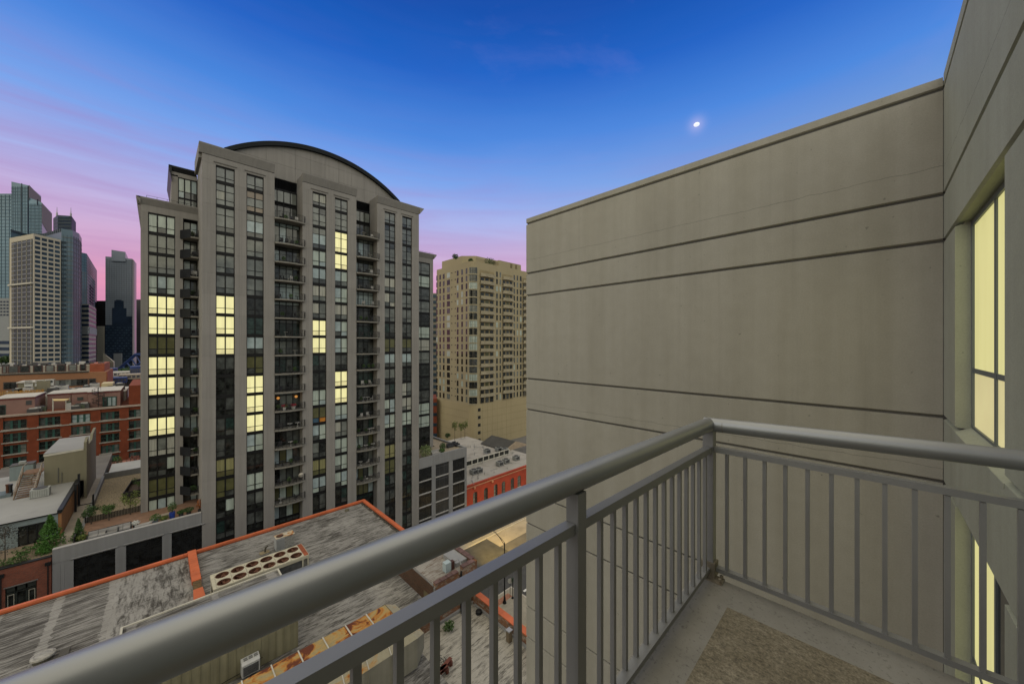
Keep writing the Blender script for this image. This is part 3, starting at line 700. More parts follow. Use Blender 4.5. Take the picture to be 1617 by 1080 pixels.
for xa, xb in bays:
    f = MB(); 
    for c in range(4): xc = xa + (xb - xa) * c / 3; f.box(max(xa, xc - .04), min(xb, xc + .04), Y0 + .18, Y0 + .26, 6, 14.2)
    for z in (13.0, 10.6): f.box(xa, xb, Y0 + .17, Y0 + .258, z - .05, z + .05)
    f = f.build('window', mull, pod)
    for c in range(3):
        x0, x1 = xa + (xb - xa) * c / 3 + .03, xa + (xb - xa) * (c + 1) / 3 - .03
        B(x0, x1, Y0 + .20, Y0 + .22, 13.04, 14.2).build('pane', pod_dk, f); B(x0, x1, Y0 + .2, Y0 + .22, 10.64, 12.96).build('pane', pod_dk, f); B(x0, x1, Y0 + .2, Y0 + .22, 6, 10.56).build('pane', pod_dk, f)
    MB().hprism([(Y0 - .0, 14.15), (Y0 - .15, 14.3), (Y0 - .15, 14.36), (Y0, 14.4)], 'x', xa - .2, xb + .2).build('window_hood', pod_m, pod)
B(xpl, 4.5, Y0 - .05, Y0 + .5, PZ, PZ + .06).build('coping', strip_m, pod)
# right end
xq0, xq1 = 39.40, XY(737, Y0)
B(xq0, xq1, Y0 + .3, YL + 22, 0, 14.2).build('podium_body', core_m, pod)
B(xq0, xq1, Y0, Y0 + .45, 13.55, 15.75).build('parapet', pod_m, pod)
B(xq1 - .45, xq1, Y0 + .45, YL + 22, 0, 15.75).build('flank_wall', pod_m, pod)
rb = [(XY(661.5, Y0) + .12, XY(682, Y0)), (XY(688, Y0), XY(709, Y0)), (XY(715, Y0), XY(734, Y0))]
pp = [(rb[0][1], rb[1][0]), (rb[1][1], rb[2][0]), (rb[2][1], xq1)]
for xa, xb in pp:
    for k in range(5):
        z1 = 13.5 - k * 2.75
        B(xa, xb, Y0, Y0 + .45, max(0, z1 - 2.72), z1).build('wall_panel', pod_m, pod)
for bi, (xa, xb) in enumerate(rb):
    for k in range(5):
        z1 = 13.5 - k * 2.75; z0 = max(0, z1 - 2.75)
        B(xa, xb, Y0 + .06, Y0 + .4, z0 - .12, z0 + .12).build('floor_strip', strip_m, pod)
        w = MB()
        nn = 3 if bi == 1 else 2
        for c in range(nn + 1): xc = xa + (xb - xa) * c / nn; w.box(max(xa, xc - .03), min(xb, xc + .03), Y0 + .2, Y0 + .28, z0 + .12, z1 - .12)
        w.box(xa, xb, Y0 + .19, Y0 + .278, z1 - .72, z1 - .64)
        w = w.build('window', mull if bi != 1 else M('grey_mullion', (.05, .05, .05), .5), pod)
        for c in range(nn): B(xa + (xb - xa) * c / nn + .03, xa + (xb - xa) * (c + 1) / nn - .03, Y0 + .22, Y0 + .24, z0 + .12, z1 - .12).build('pane', pod_dk if bi != 1 else M('podium_grey_glass', (.03, .031, .031), .15, var=.3), w)

# ================================================================== old roof below us
tar = roofing('worn_roof_coating', (.285, .275, .25), (.042, .038, .032), ((-13.2, .22), (-9.6, .26), (-6.3, .3), (-2.9, .35)), .495, (-2.9, 2.5), 3.2)
tar2 = roofing('worn_roof_coating_lower', (.39, .37, .315), (.045, .04, .032), (), .46, None, 0)
orange = M('orange_coping_paint', (.42, .10, .035), .6, var=.18, vs=.8, bump=.1, bs=20, c2=(.30, .09, .04), c2t=.66, piece=.08)
old_brick = brick('old_brick', (.10, .045, .022), (.055, .03, .018), (.09, .08, .06))
patch_brick = brick('patched_brick', (.22, .085, .03), (.13, .055, .028), (.16, .14, .11), patch=(.27, .24, .19))
trim_w = M('cream_trim', (.42, .40, .33), .7, var=.15, vs=1)
RZ = 16.65
ware = thing('warehouse', 'old low warehouse with a streaked worn white roof edged in orange coping', 'building', (5, 40, 0))
RXE, RYE = 21.9, 53.4
B(-40, RXE - .02, 33.0, RYE - .02, 0, RZ - .02).build('wall', old_brick, ware)
B(-40, 14.25, 8, 27.08, 0, RZ - .02).build('wall', old_brick, ware)
B(-40, 15.5, 27.09, 32.99, 0, RZ - .02).build('wall', old_brick, ware)
B(-39.9, RXE - .4, 33.0, RYE - .4, RZ - .02, RZ).build('roof', tar, ware)
B(-39.9, 14.25, 8, 27.08, RZ - .02, RZ).build('roof', tar, ware)
B(-39.9, 15.5, 27.08, 32.99, RZ - .02, RZ).build('roof', tar, ware)
RL = 15.2
B(14.26, RXE - .02, 8, 27.08, 0, RL - .02).build('wall', patch_brick, ware)
B(15.51, 17.38, 27.09, 32.99, 0, RZ - .02).build('wall', patch_brick, ware)
B(15.51, 17.38, 27.09, 32.99, RZ - .02, RZ).build('roof', tar, ware)
B(14.26, RXE - .4, 8, 27.08, RL - .02, RL).build('roof', tar2, ware)
B(RXE - .4, RXE, 8, 27.0, RL - .1, 16.15).build('parapet', patch_brick, ware)
B(RXE - .4, RXE, 27.0, RYE - .42, RL - .1, 16.75).build('parapet', old_brick, ware)
x = -38.0
while x < RXE - 1:
    L = random.uniform(3.2, 4.6); x2 = min(x + L, RXE + .06)
    if RXE - x2 < 1.2: x2 = RXE + .06
    MB().hprism([(RYE - .36, RZ + .02), (RYE - .42, RZ + .20), (RYE - .40, RZ + .36), (RYE + .08, RZ + .30), (RYE + .08, RZ - .1), (RYE + .0, RZ - .1)], 'x', x + .012, x2).build('coping', orange, ware); x = x2
y = RYE - .44
while y > 27.2:
    L = random.uniform(3.2, 4.6); y2 = max(y - L, 27.05)
    MB().hprism([(RXE - .36, RZ + .02), (RXE - .42, RZ + .20), (RXE - .40, RZ + .36), (RXE + .08, RZ + .30), (RXE + .08, RZ - .1), (RXE, RZ - .1)], 'y', y2 + .012, y).build('coping', orange, ware); y = y2
y = 27.0
while y > 10:
    y2 = y - 3.9
    MB().hprism([(RXE - .46, 16.16), (RXE - .46, 16.24), (RXE + .10, 16.28), (RXE + .10, 16.16)], 'y', y2 + .012, y).build('coping', orange, ware); y = y2
# orange divider across the roof with a bare section
ox = 2.7
B(ox - .30, ox + .38, 46.4, RYE + .06, RZ, RZ + .42).build('roof_divider', orange, ware)
for i in range(7): B(ox - .32, ox + .40, 46.6 + i * .92, 46.64 + i * .92, RZ, RZ + .435).build('divider_seam', orange, ware)
B(ox - .26, ox + .34, 44.8, 46.38, RZ, RZ + .36).build('divider_patch', M('bare_patch', (.09, .055, .02), .9, var=.5, vs=4), ware)
MB().prism([(ox - .4, 41.6), (ox + .5, 41.6), (ox + .38, 44.78), (ox - .3, 44.78)], RZ, RZ + .40).build('roof_divider', orange, ware)
# flashing and rubble against the parapets
rb_ = MB()
for i in range(140):
    yy = random.uniform(34, 53); rb_.box(RXE - .42 - random.uniform(.05, .35), RXE - .42, yy, yy + random.uniform(.05, .5), RZ, RZ + random.uniform(.02, .1))
tag(rb_.build('flashing', M('dark_flashing', (.05, .045, .035), .9, var=.4, vs=3), ware), kind='stuff')
fl_ = MB()
fl_.bar((RXE - .48, 26.6, RL + .12), (RXE - .48, 9, RL + .12), .12, .22); fl_.build('flashing', M('grey_flashing', (.26, .26, .25), .5, .2, var=.2), ware)

# ---- rooftop penthouse with siding
siding = M('cream_siding', (.235, .215, .13), .7, var=.15, vs=.7, streak=.5, c2=(.16, .13, .07), c2t=.68)
ph = thing('rooftop_penthouse', 'flat roofed cream metal sided penthouse standing on the worn white roof', 'building', (3, 35, RZ))
PX0, PX1, PY0, PY1, PT = -1.75, 7.75, 31.3, 38.1, 19.5
B(PX0 + .06, PX1 - .06, PY0 + .06, PY1, RZ, PT - .02).build('wall', siding, ph)
xx = PX0
k = 0
while xx < PX1 - .02:
    x2 = min(xx + .475, PX1)
    MB().box(xx + .0, x2 - .06, PY0, PY0 + .058, RZ + .03, PT - .1).box(x2 - .06, x2 - .012, PY0 - .035, PY0 + .05, RZ + .03, PT - .1).build('siding_panel', siding, ph); xx = x2
yy = PY0 + .06
while yy < PY1 - .02:
    y2 = min(yy + .475, PY1); MB().box(PX1 - .058, PX1, yy, y2 - .06, RZ + .03, PT - .1).box(PX1 - .05, PX1 + .035, y2 - .06, y2 - .012, RZ + .03, PT - .1).build('siding_panel', siding, ph); yy = y2
B(PX0, PX1, PY0, PY1, PT - .02, PT).build('roof', roofing('worn_penthouse_roof', (.26, .25, .23), (.04, .036, .03), ((-1.3, .3), (7.2, .3), (3.4, .2)), .495), ph)
for a in ((PX0 - .06, PX1 + .06, PY1, PY1 + .12), (PX0 - .06, PX1 + .06, PY0 - .12, PY0), (PX0 - .12, PX0 - .001, PY0 - .12, PY1 + .12), (PX1 + .001, PX1 + .12, PY0 - .12, PY1 + .12)):
    B(*a, PT - .16, PT + .10).build('roof_trim', trim_w, ph)
# window air conditioner on the siding
wht = M('white_enamel', (.46, .46, .43), .4, var=.1, vs=2)
dkg = M('dark_grille', (.04, .04, .04), .6)
ac = thing('wall_air_conditioner', 'white boxy window air conditioner sticking out of the cream siding', 'air conditioner', (4.6, PY0, 17.0))
ax0, ax1, ay = 4.16, 5.20, PY0 - .62
MB().hprism([(PY0 - .04, 16.92), (ay, 16.92), (ay, 17.72), (ay + .14, 17.86), (PY0 - .04, 17.90)], 'x', ax0, ax1).build('cabinet', wht, ac)
for i in range(9): B(ax0 + .08, ax1 - .08, ay - .02, ay - .001, 16.98 + i * .07, 17.02 + i * .07).build('louvre', dkg, ac)
for r in range(2):
    for c in range(3): B(ax0 + .14 + c * .30, ax0 + .36 + c * .30, ay + .22 + r * .16, ay + .33 + r * .16, 17.88, 17.905).build('vent_slot', M('grey_grille', (.16, .16, .15), .6), ac)
MB().tube((ax1, PY0 - .07, 17.3), (ax1 + .25, PY0 - .07, 17.28), .02, 6).build('cable', black, ac)
cab = MB()
for i in range(12): cab.tube((ax0 - i * .35, PY0 - .06, 16.95 - .006 * i * i), (ax0 - (i + 1) * .35, PY0 - .06, 16.95 - .006 * (i + 1) ** 2), .018, 5)
tag(cab.build('cable', black), 'black cable running left along the siding from the white air conditioner', 'cable')

# ---- twelve fan chiller
cream_p = M('chiller_paint', (.40, .37, .27), .6, var=.12, vs=1.5, c2=(.20, .11, .04), c2t=.72)
rust_m = M('rusted_metal', (.075, .026, .011), .8, var=.35, vs=2.5, c2=(.19, .07, .02), c2t=.58)
coil = M('condenser_coil', (.055, .055, .052), .7, var=.6, vs=3, c2=(.2, .2, .19), c2t=.64)
ch = thing('rooftop_chiller', 'long cream rooftop chiller with twelve round rusty fans in two rows', 'chiller', (7, 41, RZ))
CX0, CX1, CY0, CY1, CT = 3.4, 10.75, 39.45, 42.2, 19.15
for i in range(6):
    xa = CX0 + .22 + i * 1.12
    top = MB()
    # deck plate with two round openings built as ring segments
    for j in range(2):
        cx_, cy_ = xa + .56, CY0 + .72 + j * 1.32
        n = 20; r0 = .46
        hx, hy = .555, .655
        vs, fs = [], []
        ths = sorted([2 * pi * q / 20 for q in range(20)] + [atan2(sy * hy, sx * hx) % (2 * pi) for sx in (-1, 1) for sy in (-1, 1)]); n = len(ths)
        for t_ in ths:
            c_, s_ = cos(t_), sin(t_)
            sc = min(hx / abs(c_) if abs(c_) > 1e-6 else 9, hy / abs(s_) if abs(s_) > 1e-6 else 9)
            vs += [(cx_ + r0 * c_, cy_ + r0 * s_, CT), (cx_ + sc * c_, cy_ + sc * s_, CT)]
        for q in range(n): a_, b2 = 2 * q, 2 * ((q + 1) % n); fs.append((a_, a_ + 1, b2 + 1, b2))
        top.add(vs, fs)
        fan = MB().lathe((cx_, cy_, CT - .28), [(.455, 0), (.465, .30), (.50, .30), (.50, .27)], 20, False).build('fan_ring', rust_m, ch)
        bl = MB().tube((cx_, cy_, CT - .2), (cx_, cy_, CT - .06), .1, 10)
        for w in range(4):
            t_ = w * pi / 2 + i * .4 + j; u, v = (cos(t_), sin(t_)), (-sin(t_), cos(t_))
            bl.add([(cx_ + u[0] * .08 + v[0] * .06, cy_ + u[1] * .08 + v[1] * .06, CT - .08), (cx_ + u[0] * .43 + v[0] * .15, cy_ + u[1] * .43 + v[1] * .15, CT - .07), (cx_ + u[0] * .43 - v[0] * .12, cy_ + u[1] * .43 - v[1] * .12, CT - .17), (cx_ + u[0] * .08 - v[0] * .06, cy_ + u[1] * .08 - v[1] * .06, CT - .16)], [(0, 1, 2, 3)])
        bl.build('fan_blades', rust_m, fan)
    top.build('deck_plate', cream_p, ch)
    sp_ = MB()
    for w in range(8): sp_.box(xa + .02 , xa + .05, CY0 + .2 + w * .31, CY0 + .24 + w * .31, CT, CT + .02)
    sp_.build('rivets', dkg, ch)
B(CX0, CX0 + .22, CY0, CY1, CT - .02, CT + .001).build('deck_plate', cream_p, ch)
B(CX0 + 6.94, CX1 - .03, CY0 + .05, CY1 - .05, CT - .02, CT + .006).build('rust_panel', M('deep_rust', (.22, .055, .02), .85, var=.25, vs=3), ch)
B(CX0 + .02, CX1 - .02, CY0 + .05, CY1 - .05, CT - .34, CT - .30).build('fan_tray', M('dark_rust', (.05, .02, .01), .9, var=.4, vs=3), ch)
for a in ((CX0, CX1, CY0, CY0 + .05), (CX0, CX1, CY1 - .05, CY1), (CX0, CX0 + .05, CY0 + .05, CY1 - .05), (CX1 - .05, CX1, CY0 + .05, CY1 - .05)): B(*a, CT - .30, CT - .004).build('side_rail', cream_p, ch)
B(CX0 + .1, CX1 - .5, CY0 + .1, CY0 + .16, RZ + 1.05, CT - .31).build('coil', coil, ch)
B(CX0 + .1, CX1 - .5, CY1 - .16, CY1 - .1, RZ + 1.05, CT - .31).build('coil', coil, ch)
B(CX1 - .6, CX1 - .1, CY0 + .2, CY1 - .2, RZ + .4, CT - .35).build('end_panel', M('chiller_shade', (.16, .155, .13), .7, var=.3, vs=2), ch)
B(CX0, CX1, CY0 + .04, CY0 + .12, RZ + .85, RZ + 1.04).build('side_rail', cream_p, ch)
B(CX0, CX1, CY1 - .12, CY1 - .04, RZ + .85, RZ + 1.04).build('side_rail', cream_p, ch)
B(CX0, CX1 - 1, CY0 + .5, CY1 - .5, RZ + .2, RZ + .9).build('compressor_bay', M('dark_machinery', (.035, .03, .025), .8, var=.6, vs=4), ch)
for xa in (CX0 + .05, CX0 + 3.6, CX1 - .16, CX1 - .62):
    for ya in (CY0 + .02, CY1 - .14): B(xa, xa + .12, ya, ya + .12, RZ, CT - .3).build('leg', cream_p, ch)
yel = M('yellow_paint', (.55, .36, .02), .5)
sl_ = thing('step_ladder', 'small step ladder with a yellow top leaning beside the chiller coil', 'ladder', (9.6, 38.9, RZ))
B(9.35, 9.85, 38.75, 39.0, RZ + 1.35, RZ + 1.5).build('top_step', yel, sl_)
alu = M('aluminium', (.34, .34, .33), .45, .6)
for xa in (9.37, 9.78): MB().tube((xa + .02, 38.95, RZ + 1.35), (xa + .02, 39.2, RZ), .025, 5).tube((xa + .02, 38.78, RZ + 1.35), (xa + .02, 38.45, RZ), .025, 5).build('leg', alu, sl_)
for k in range(4): B(9.39, 9.82, 38.5 + k * .07, 38.58 + k * .07, RZ + .25 + k * .28, RZ + .28 + k * .28).build('rung', alu, sl_)
# ---- smaller condensing unit behind it
bx = onZ(437, 872, RZ)
cu = thing('condensing_unit', 'small square rooftop condensing unit with a rusted fan on top', 'air conditioner', (bx[0] + .7, bx[1] + .4, RZ))
ux0, ux1, uy0, uy1, uz = bx[0] - .05, bx[0] + 1.75, bx[1], bx[1] + 1.0, RZ + 1.45
B(ux0, ux0 + .8, uy0, uy1, RZ + .1, uz).build('cabinet', M('bluish_enamel', (.30, .31, .30), .5, var=.15, vs=1, streak=.4), cu)
B(ux0 + .81, ux1, uy0 + .02, uy1, RZ + .1, uz - .02).build('coil_cabinet', M('dented_coil', (.20, .195, .17), .6, var=.35, vs=5), cu)
for i in range(9): B(ux0 + .04 + i * .085, ux0 + .08 + i * .085, uy0 - .015, uy0 - .001, RZ + .2, uz - .15).build('louvre', M('grey_grille', (.16, .16, .15), .6), cu)
B(ux0 - .03, ux1 + .03, uy0 - .03, uy1 + .03, uz, uz + .05).build('lid', rusty('rusty_lid', (.40, .36, .28), (.2, .06, .02), .56, 1.6), cu)
MB().lathe((ux0 + .45, uy0 + .5, uz + .05), [(.36, 0), (.36, .05), (.25, .05), (.25, .0)], 16).build('fan_guard', M('dark_rust', (.05, .02, .01), .9), cu)
MB().lathe((ux0 + .45, uy0 + .5, uz + .10), [(.24, 0), (.24, .02)], 14).build('fan_guard', rust_m, cu)
for xa in (ux0, ux1 - .1): B(xa, xa + .1, uy0, uy1, RZ, RZ + .1).build('foot', dkg, cu)
p_ = onZ(500 - 80, 865, RZ); 
q_ = onZ(418.5, 872, RZ)
rd = thing('roof_drain_cap', 'small bent pipe stub on a tan base beside the rusted condensing unit', 'roof vent', (q_[0], q_[1], RZ))
B(q_[0] - .5, q_[0] + .4, q_[1] - .3, q_[1] + .3, RZ, RZ + .06).build('base_plate', M('tan_flashing', (.2, .16, .09), .8, var=.3, vs=4), rd)
MB().tube((q_[0], q_[1], RZ + .05), (q_[0] + .05, q_[1], RZ + .5), .09, 8).tube((q_[0] + .05, q_[1], RZ + .5), (q_[0] + .28, q_[1] + .1, RZ + .62), .09, 8).build('pipe', M('dark_pipe', (.05, .045, .03), .6), rd)
q_ = onZ(548, 806, RZ)
MB().lathe((q_[0], q_[1], RZ), [(.32, 0), (.26, .2), (.12, .26)], 12).build('roof_drain_cap', M('drain_iron', (.09, .08, .05), .8), label='low dark drain dome near the far corner of the worn roof', cat='roof drain')
# mushroom ventilator
vx_, vy_, _ = onZ(68, 1042, RZ)
mv = thing('roof_ventilator', 'old round mushroom ventilator with a dark gap on the streaked roof', 'roof vent', (vx_, vy_, RZ))
MB().lathe((vx_, vy_, RZ), [(.5, 0), (.45, .25), (.40, .27)], 18).build('curb', M('dark_pipe', (.05, .045, .03), .6), mv)
MB().lathe((vx_, vy_, RZ + .26), [(.55, 0), (.62, .05), (.60, .16), (.45, .22), (.40, .2), (.05, .24)], 22).build('cap', M('old_vent_metal', (.27, .26, .23), .6, .3, var=.3, vs=4), mv)
tag(B(vx_ + .75, vx_ + 1.25, vy_ - .6, vy_ + .3, RZ, RZ + .12).build('roof_hatch_curb', M('dark_pipe', (.05, .045, .03), .6)), 'low black curb on the streaked roof beside the mushroom ventilator', 'roof curb')
for i, (px_, py_, w_, l_) in enumerate(((115, 1045, .9, .5), (143, 1030, .6, .5), (90, 1066, .7, .4))):
    a = onZ(px_, py_, RZ); B(a[0] - w_, a[0] + w_, a[1] - l_, a[1] + l_, RZ, RZ + .02).build('roof_patch', M('dark_patch', (.075, .068, .058), .9, var=.3, vs=2), ware)

# ---- big rusty duct
duct_top = rusty('rusty_duct', (.27, .215, .10), (.105, .026, .008), .49, .8)
duct_pale = rusty('duct_paint', (.30, .275, .19), (.15, .04, .015), .63, 1.1)
duct_side = M('duct_side_paint', (.235, .225, .175), .6, var=.12, vs=.8, streak=.4)
dc = thing('rooftop_duct', 'huge boxy cream duct with a rust stained top running along the roof', 'duct', (8, 25, RZ))
DX1, DYn, DYf, DT = 12.85, 23.7, 27.2, 19.4
for i in range(12):
    xb, xa = DX1 - i * 1.53, DX1 - (i + 1) * 1.53
    MB().box(xa + .03, xb - .03, DYn, DYf, DT - .03, DT).build('top_panel', duct_top, dc)
    MB().bar((xa, DYn - .02, DT + .03), (xa, DYf, DT + .03), .07, .07).build('seam', trim_w, dc)
    MB().add([(xa + .03, DYn, DT), (xb - .03, DYn, DT), (xb - .03, DYn - .62, DT - .55), (xa + .03, DYn - .62, DT - .55), (xa + .03, DYn, DT - .04), (xb - .03, DYn, DT - .04), (xb - .03, DYn - .6, DT - .6), (xa + .03, DYn - .6, DT - .6)], [(0, 1, 2, 3), (7, 6, 5, 4), (0, 3, 7, 4), (1, 5, 6, 2)]).build('chamfer_panel', duct_pale, dc)
    MB().box(xa + .03, xb - .03, DYn - .62, DYn - .58, RZ + .1, DT - .56).box(xa - .03, xa + .025, DYn - .66, DYn - .58, RZ + .1, DT - .56).build('side_panel', duct_side, dc)
    MB().bar((xa, DYn + .01, DT + .02), (xa, DYn - .001, DT + .02), .07, .06).add([(xa - .035, DYn, DT + .04), (xa + .035, DYn, DT + .04), (xa + .035, DYn - .64, DT - .52), (xa - .035, DYn - .64, DT - .52)], [(0, 1, 2, 3)]).build('seam', trim_w, dc)
B(DX1 - 18.3, DX1 - .03, DYn - .57, DYf - .02, RZ + .1, DT - .60).build('liner', dkg, dc)
MB().add([(DX1, DYn, DT), (DX1, DYf, DT), (DX1 + .9, DYf + .1, DT - .5), (DX1 + 1.2, DYn - .3, DT - .75), (DX1 + .45, DYn - .62, DT - .56), (DX1 - .03, DYn - .62, DT - .55), (DX1 - .03, DYn, DT)], [(0, 4, 3), (0, 3, 2, 1), (6, 5, 4, 0)]).build('end_cap', duct_pale, dc)
MB().add([(DX1 + .45, DYn - .62, DT - .57), (DX1 + 1.2, DYn - .3, DT - .76), (DX1 + 1.2, DYn - .3, RZ + .9), (DX1 + .45, DYn - .62, RZ + .1), (DX1 + .9, DYf + .1, DT - .51), (DX1 + .9, DYf + .1, RZ + .1), (DX1 - .04, DYn - .62, DT - .57), (DX1 - .04, DYn - .62, RZ + .1)], [(0, 3, 2, 1), (1, 2, 5, 4), (6, 7, 3, 0)]).build('end_wall', duct_side, dc)
MB().add([(DX1, DYf, DT), (DX1 + .9, DYf + .1, DT - .5), (DX1 + .9, DYf + .1, RZ + .1), (DX1, DYf, RZ + .1), (DX1 - 18, DYf, RZ + .1), (DX1 - 18, DYf, DT)], [(0, 1, 2, 3), (0, 3, 4, 5)]).build('back_wall', duct_side, dc)
# ---- brick penthouse on the corner
bp_ = thing('brick_penthouse', 'patched brick rooftop penthouse with a tile coped parapet at the roof edge', 'building', (19.7, 29, RL))
QX0, QX1, QY0, QY1, QZ = 17.4, 22.1, 27.1, 36.5, 18.85
B(QX0, QX1, QY0, QY1, RL, QZ - .25).build('wall', patch_brick, bp_)
B(QX0 - .006, QX0 + .2, QY0 + .02, QY1 - .01, RL, QZ - .24).build('wall', old_brick, bp_)
B(QX0 + .1, QX1 - .3, QY0 + .35, QY1, QZ - .25, QZ - .22).build('roof', roofing('penthouse_membrane', (.30, .28, .245), (.09, .055, .03), (), .45, None, 0), bp_)
cop_m = M('brown_coping_tile', (.10, .055, .045), .6, var=.3, vs=2, piece=.2)
x = QX0 + .1
B(QX0, QX0 + 2.5, QY0, QY0 + .34, QZ - .25, QZ + .0).build('parapet', patch_brick, bp_)
B(QX0 + 2.95, QX1, QY0 - .02, QY0 + .36, QZ - .25, QZ + .18).build('parapet', patch_brick, bp_)
B(QX1 - .36, QX1, QY0 + .36, QY1, QZ - .25, QZ + .18).build('parapet', patch_brick, bp_)
for i in range(4): B(QX0 + .02 + i * .62, QX0 + .6 + i * .62, QY0 - .06, QY0 + .40, QZ, QZ + .10).build('coping_tile', cop_m, bp_)
for i in range(2): B(QX0 + 2.97 + i * .72, QX0 + 3.67 + i * .72, QY0 - .08, QY0 + .42, QZ + .18, QZ + .28).build('coping_tile', cop_m, bp_)
for i in range(7): B(QX1 - .44, QX1 + .06, QY0 + .44 + i * .74, QY0 + 1.14 + i * .74, QZ + .18, QZ + .28).build('coping_tile', cop_m, bp_)
B(QX0 - .05, QX0 + .02, QY0 + .3, QY1, QZ - .28, QZ - .16).build('gutter', M('gutter_lead', (.16, .155, .14), .6, var=.3), bp_)
B(QX1 - 1.75, QX1 - .45, QY0 + 1.0, QY0 + 3.2, QZ - .22, QZ + .15).build('skylight_curb', M('grey_flashing', (.26, .26, .25), .5), bp_)
MB().tube((QX0 + 2.72, QY0 - .12, RL + .3), (QX0 + 2.72, QY0 - .12, QZ + .02), .09, 8).tube((QX0 + 2.72, QY0 - .12, RL + .3), (QX0 + 2.5, QY0 - .5, RL + .08), .09, 8).build('downpipe', black, bp_)
MB().tube((QX0 - .1, QY0 + .0, RL + .3), (QX0 - .1, QY0 + .0, QZ - .2), .08, 8).build('downpipe', M('gutter_lead', (.16, .155, .14), .6), bp_)
B(QX0 - .03, QX0 - .007, QY0 + 1.0, QY0 + 1.9, RL + .6, RL + 2.3).build('boarded_door', M('olive_board', (.13, .105, .05), .8, var=.2), bp_)
B(QX0, QX1, QY0 - .18, QY0 - .001, RL, RL + .22).build('flashing', M('grey_flashing', (.26, .26, .25), .5), bp_)
# electrical box and conduit on top of it
eb = thing('electrical_cabinet', 'pale blue cabinet with a brown switch box on the brick penthouse roof', 'cabinet', (QX0 + 2.3, QY0 + 1.4, QZ - .2))
B(QX0 + 1.75, QX0 + 2.35, QY0 + .95, QY0 + 1.5, QZ - .2, QZ + .62).build('cabinet', M('pale_blue_enamel', (.30, .36, .36), .45, var=.15), eb)
B(QX0 + 2.36, QX0 + 2.72, QY0 + .95, QY0 + 1.3, QZ - .2, QZ + .55).build('switch_box', M('brown_enamel', (.055, .022, .016), .6), eb)
cd = MB(); pr = None
for i in range(9):
    a = pi * i / 8; c_ = (QX0 + 2.75 + .18 * (1 - cos(a)), QY0 + 1.0 - .06 * i, QZ + .35 + .32 * sin(a)); 
    if pr: cd.tube(pr, c_, .03, 6)
    pr = c_
cd.tube(pr, (pr[0], pr[1] - .4, QZ - .1), .03, 6).build('conduit', alu, eb)
# steel beams, pipes and junk on the lower roof
rb2 = M('rust_beam', (.12, .035, .02), .7, var=.3, vs=2)
for i, (a, b_) in enumerate((((690, 1066), (712, 1040)), ((652, 1085), (706, 1052)))):
    p, q = onZ(*a, RL + .5), onZ(*b_, RL + .5)
    bm = MB().bar((*p[:2], RL + .62), (*q[:2], RL + .62), .30, .04).bar((*p[:2], RL + .5), (*q[:2], RL + .5), .05, .2).bar((*p[:2], RL + .38), (*q[:2], RL + .38), .30, .04)
    bm.box(p[0] - .1, p[0] + .1, p[1] - .1, p[1] + .1, RL, RL + .36).box(q[0] - .1, q[0] + .1, q[1] - .1, q[1] + .1, RL, RL + .36)
    tag(bm.build('steel_beam', rb2), ['short rusty brown steel beam on the lower white roof by the balusters', 'long rusty brown steel beam lying beside the end of the cream duct'][i], 'beam')
jb = onZ(677, 985, RL)
jk = thing('pipe_cluster', 'cluster of pipes and a brown box on the lower roof behind the duct', 'pipes', (jb[0], jb[1], RL))
B(jb[0] - .3, jb[0] + .3, jb[1] - .2, jb[1] + .35, RL, RL + .7).build('box', M('brown_box', (.13, .10, .06), .7, var=.2), jk)
MB().tube((jb[0] - .8, jb[1] + .2, RL), (jb[0] - .8, jb[1] + .2, RL + .6), .14, 8).tube((jb[0] - .8, jb[1] + .2, RL + .6), (jb[0] - .5, jb[1] + .2, RL + .75), .14, 8).build('pipe', alu, jk)
MB().tube((jb[0] - 1.2, jb[1] - .4, RL + .3), (jb[0] + 2.0, jb[1] - .2, RL + .3), .05, 6).tube((jb[0] - 1.2, jb[1] - .6, RL + .2), (jb[0] + 2.0, jb[1] - .4, RL + .2), .05, 6).build('pipe', black, jk)
cb_ = onZ(690, 1050, RL); cm_ = MB()
for i in range(26):
    a = .5 * i; r = .55 + .2 * sin(i * 1.7); b2 = a + .5
    cm_.tube((cb_[0] + r * cos(a), cb_[1] + r * sin(a), RL + .1 + .05 * (i % 4)), (cb_[0] + r * cos(b2), cb_[1] + r * sin(b2), RL + .1 + .05 * ((i + 1) % 4)), .02, 5)
tag(cm_.build('cable_coil', black), 'tangle of black cable lying on the lower white roof below the duct end', 'cable')
leaf_d = M('leaf_dark', (.035, .075, .015), .7, var=.4, vs=3, piece=.15)
leaf_m = M('leaf_mid', (.05, .10, .02), .7, var=.4, vs=3)
leaf_y = M('leaf_yellowish', (.11, .14, .03), .7, var=.4, vs=3)
bark = M('bark', (.07, .055, .04), .9, var=.3, vs=5)
wd = onZ(709, 994, RL)
MB().leaves((wd[0], wd[1], RL + .35), (.55, .5, .35), 260, .10, shell=0).build('weed', leaf_m, label='green weed growing on the lower white roof under the brick wall', cat='weed')
cb_ = onZ(756, 968, RL)
MB().lathe((cb_[0], cb_[1], RL), [(.3, 0), (.28, .25), (.1, .3)], 10).build('roof_drain_cap', black, label='black dome drain on the lower white roof by its parapet', cat='roof drain')
cb_ = onZ(804, 1012, RL)
cbx = thing('roof_pedestal', 'small tan block on the lower roof against the orange topped parapet', 'block', (cb_[0], cb_[1], RL))
B(cb_[0] - .18, cb_[0] + .18, cb_[1] - .18, cb_[1] + .18, RL, RL + .9).build('block', M('brown_box', (.13, .10, .06), .7), cbx); B(cb_[0] - .22, cb_[0] + .22, cb_[1] - .22, cb_[1] + .22, RL + .9, RL + .98).build('cap', alu, cbx)
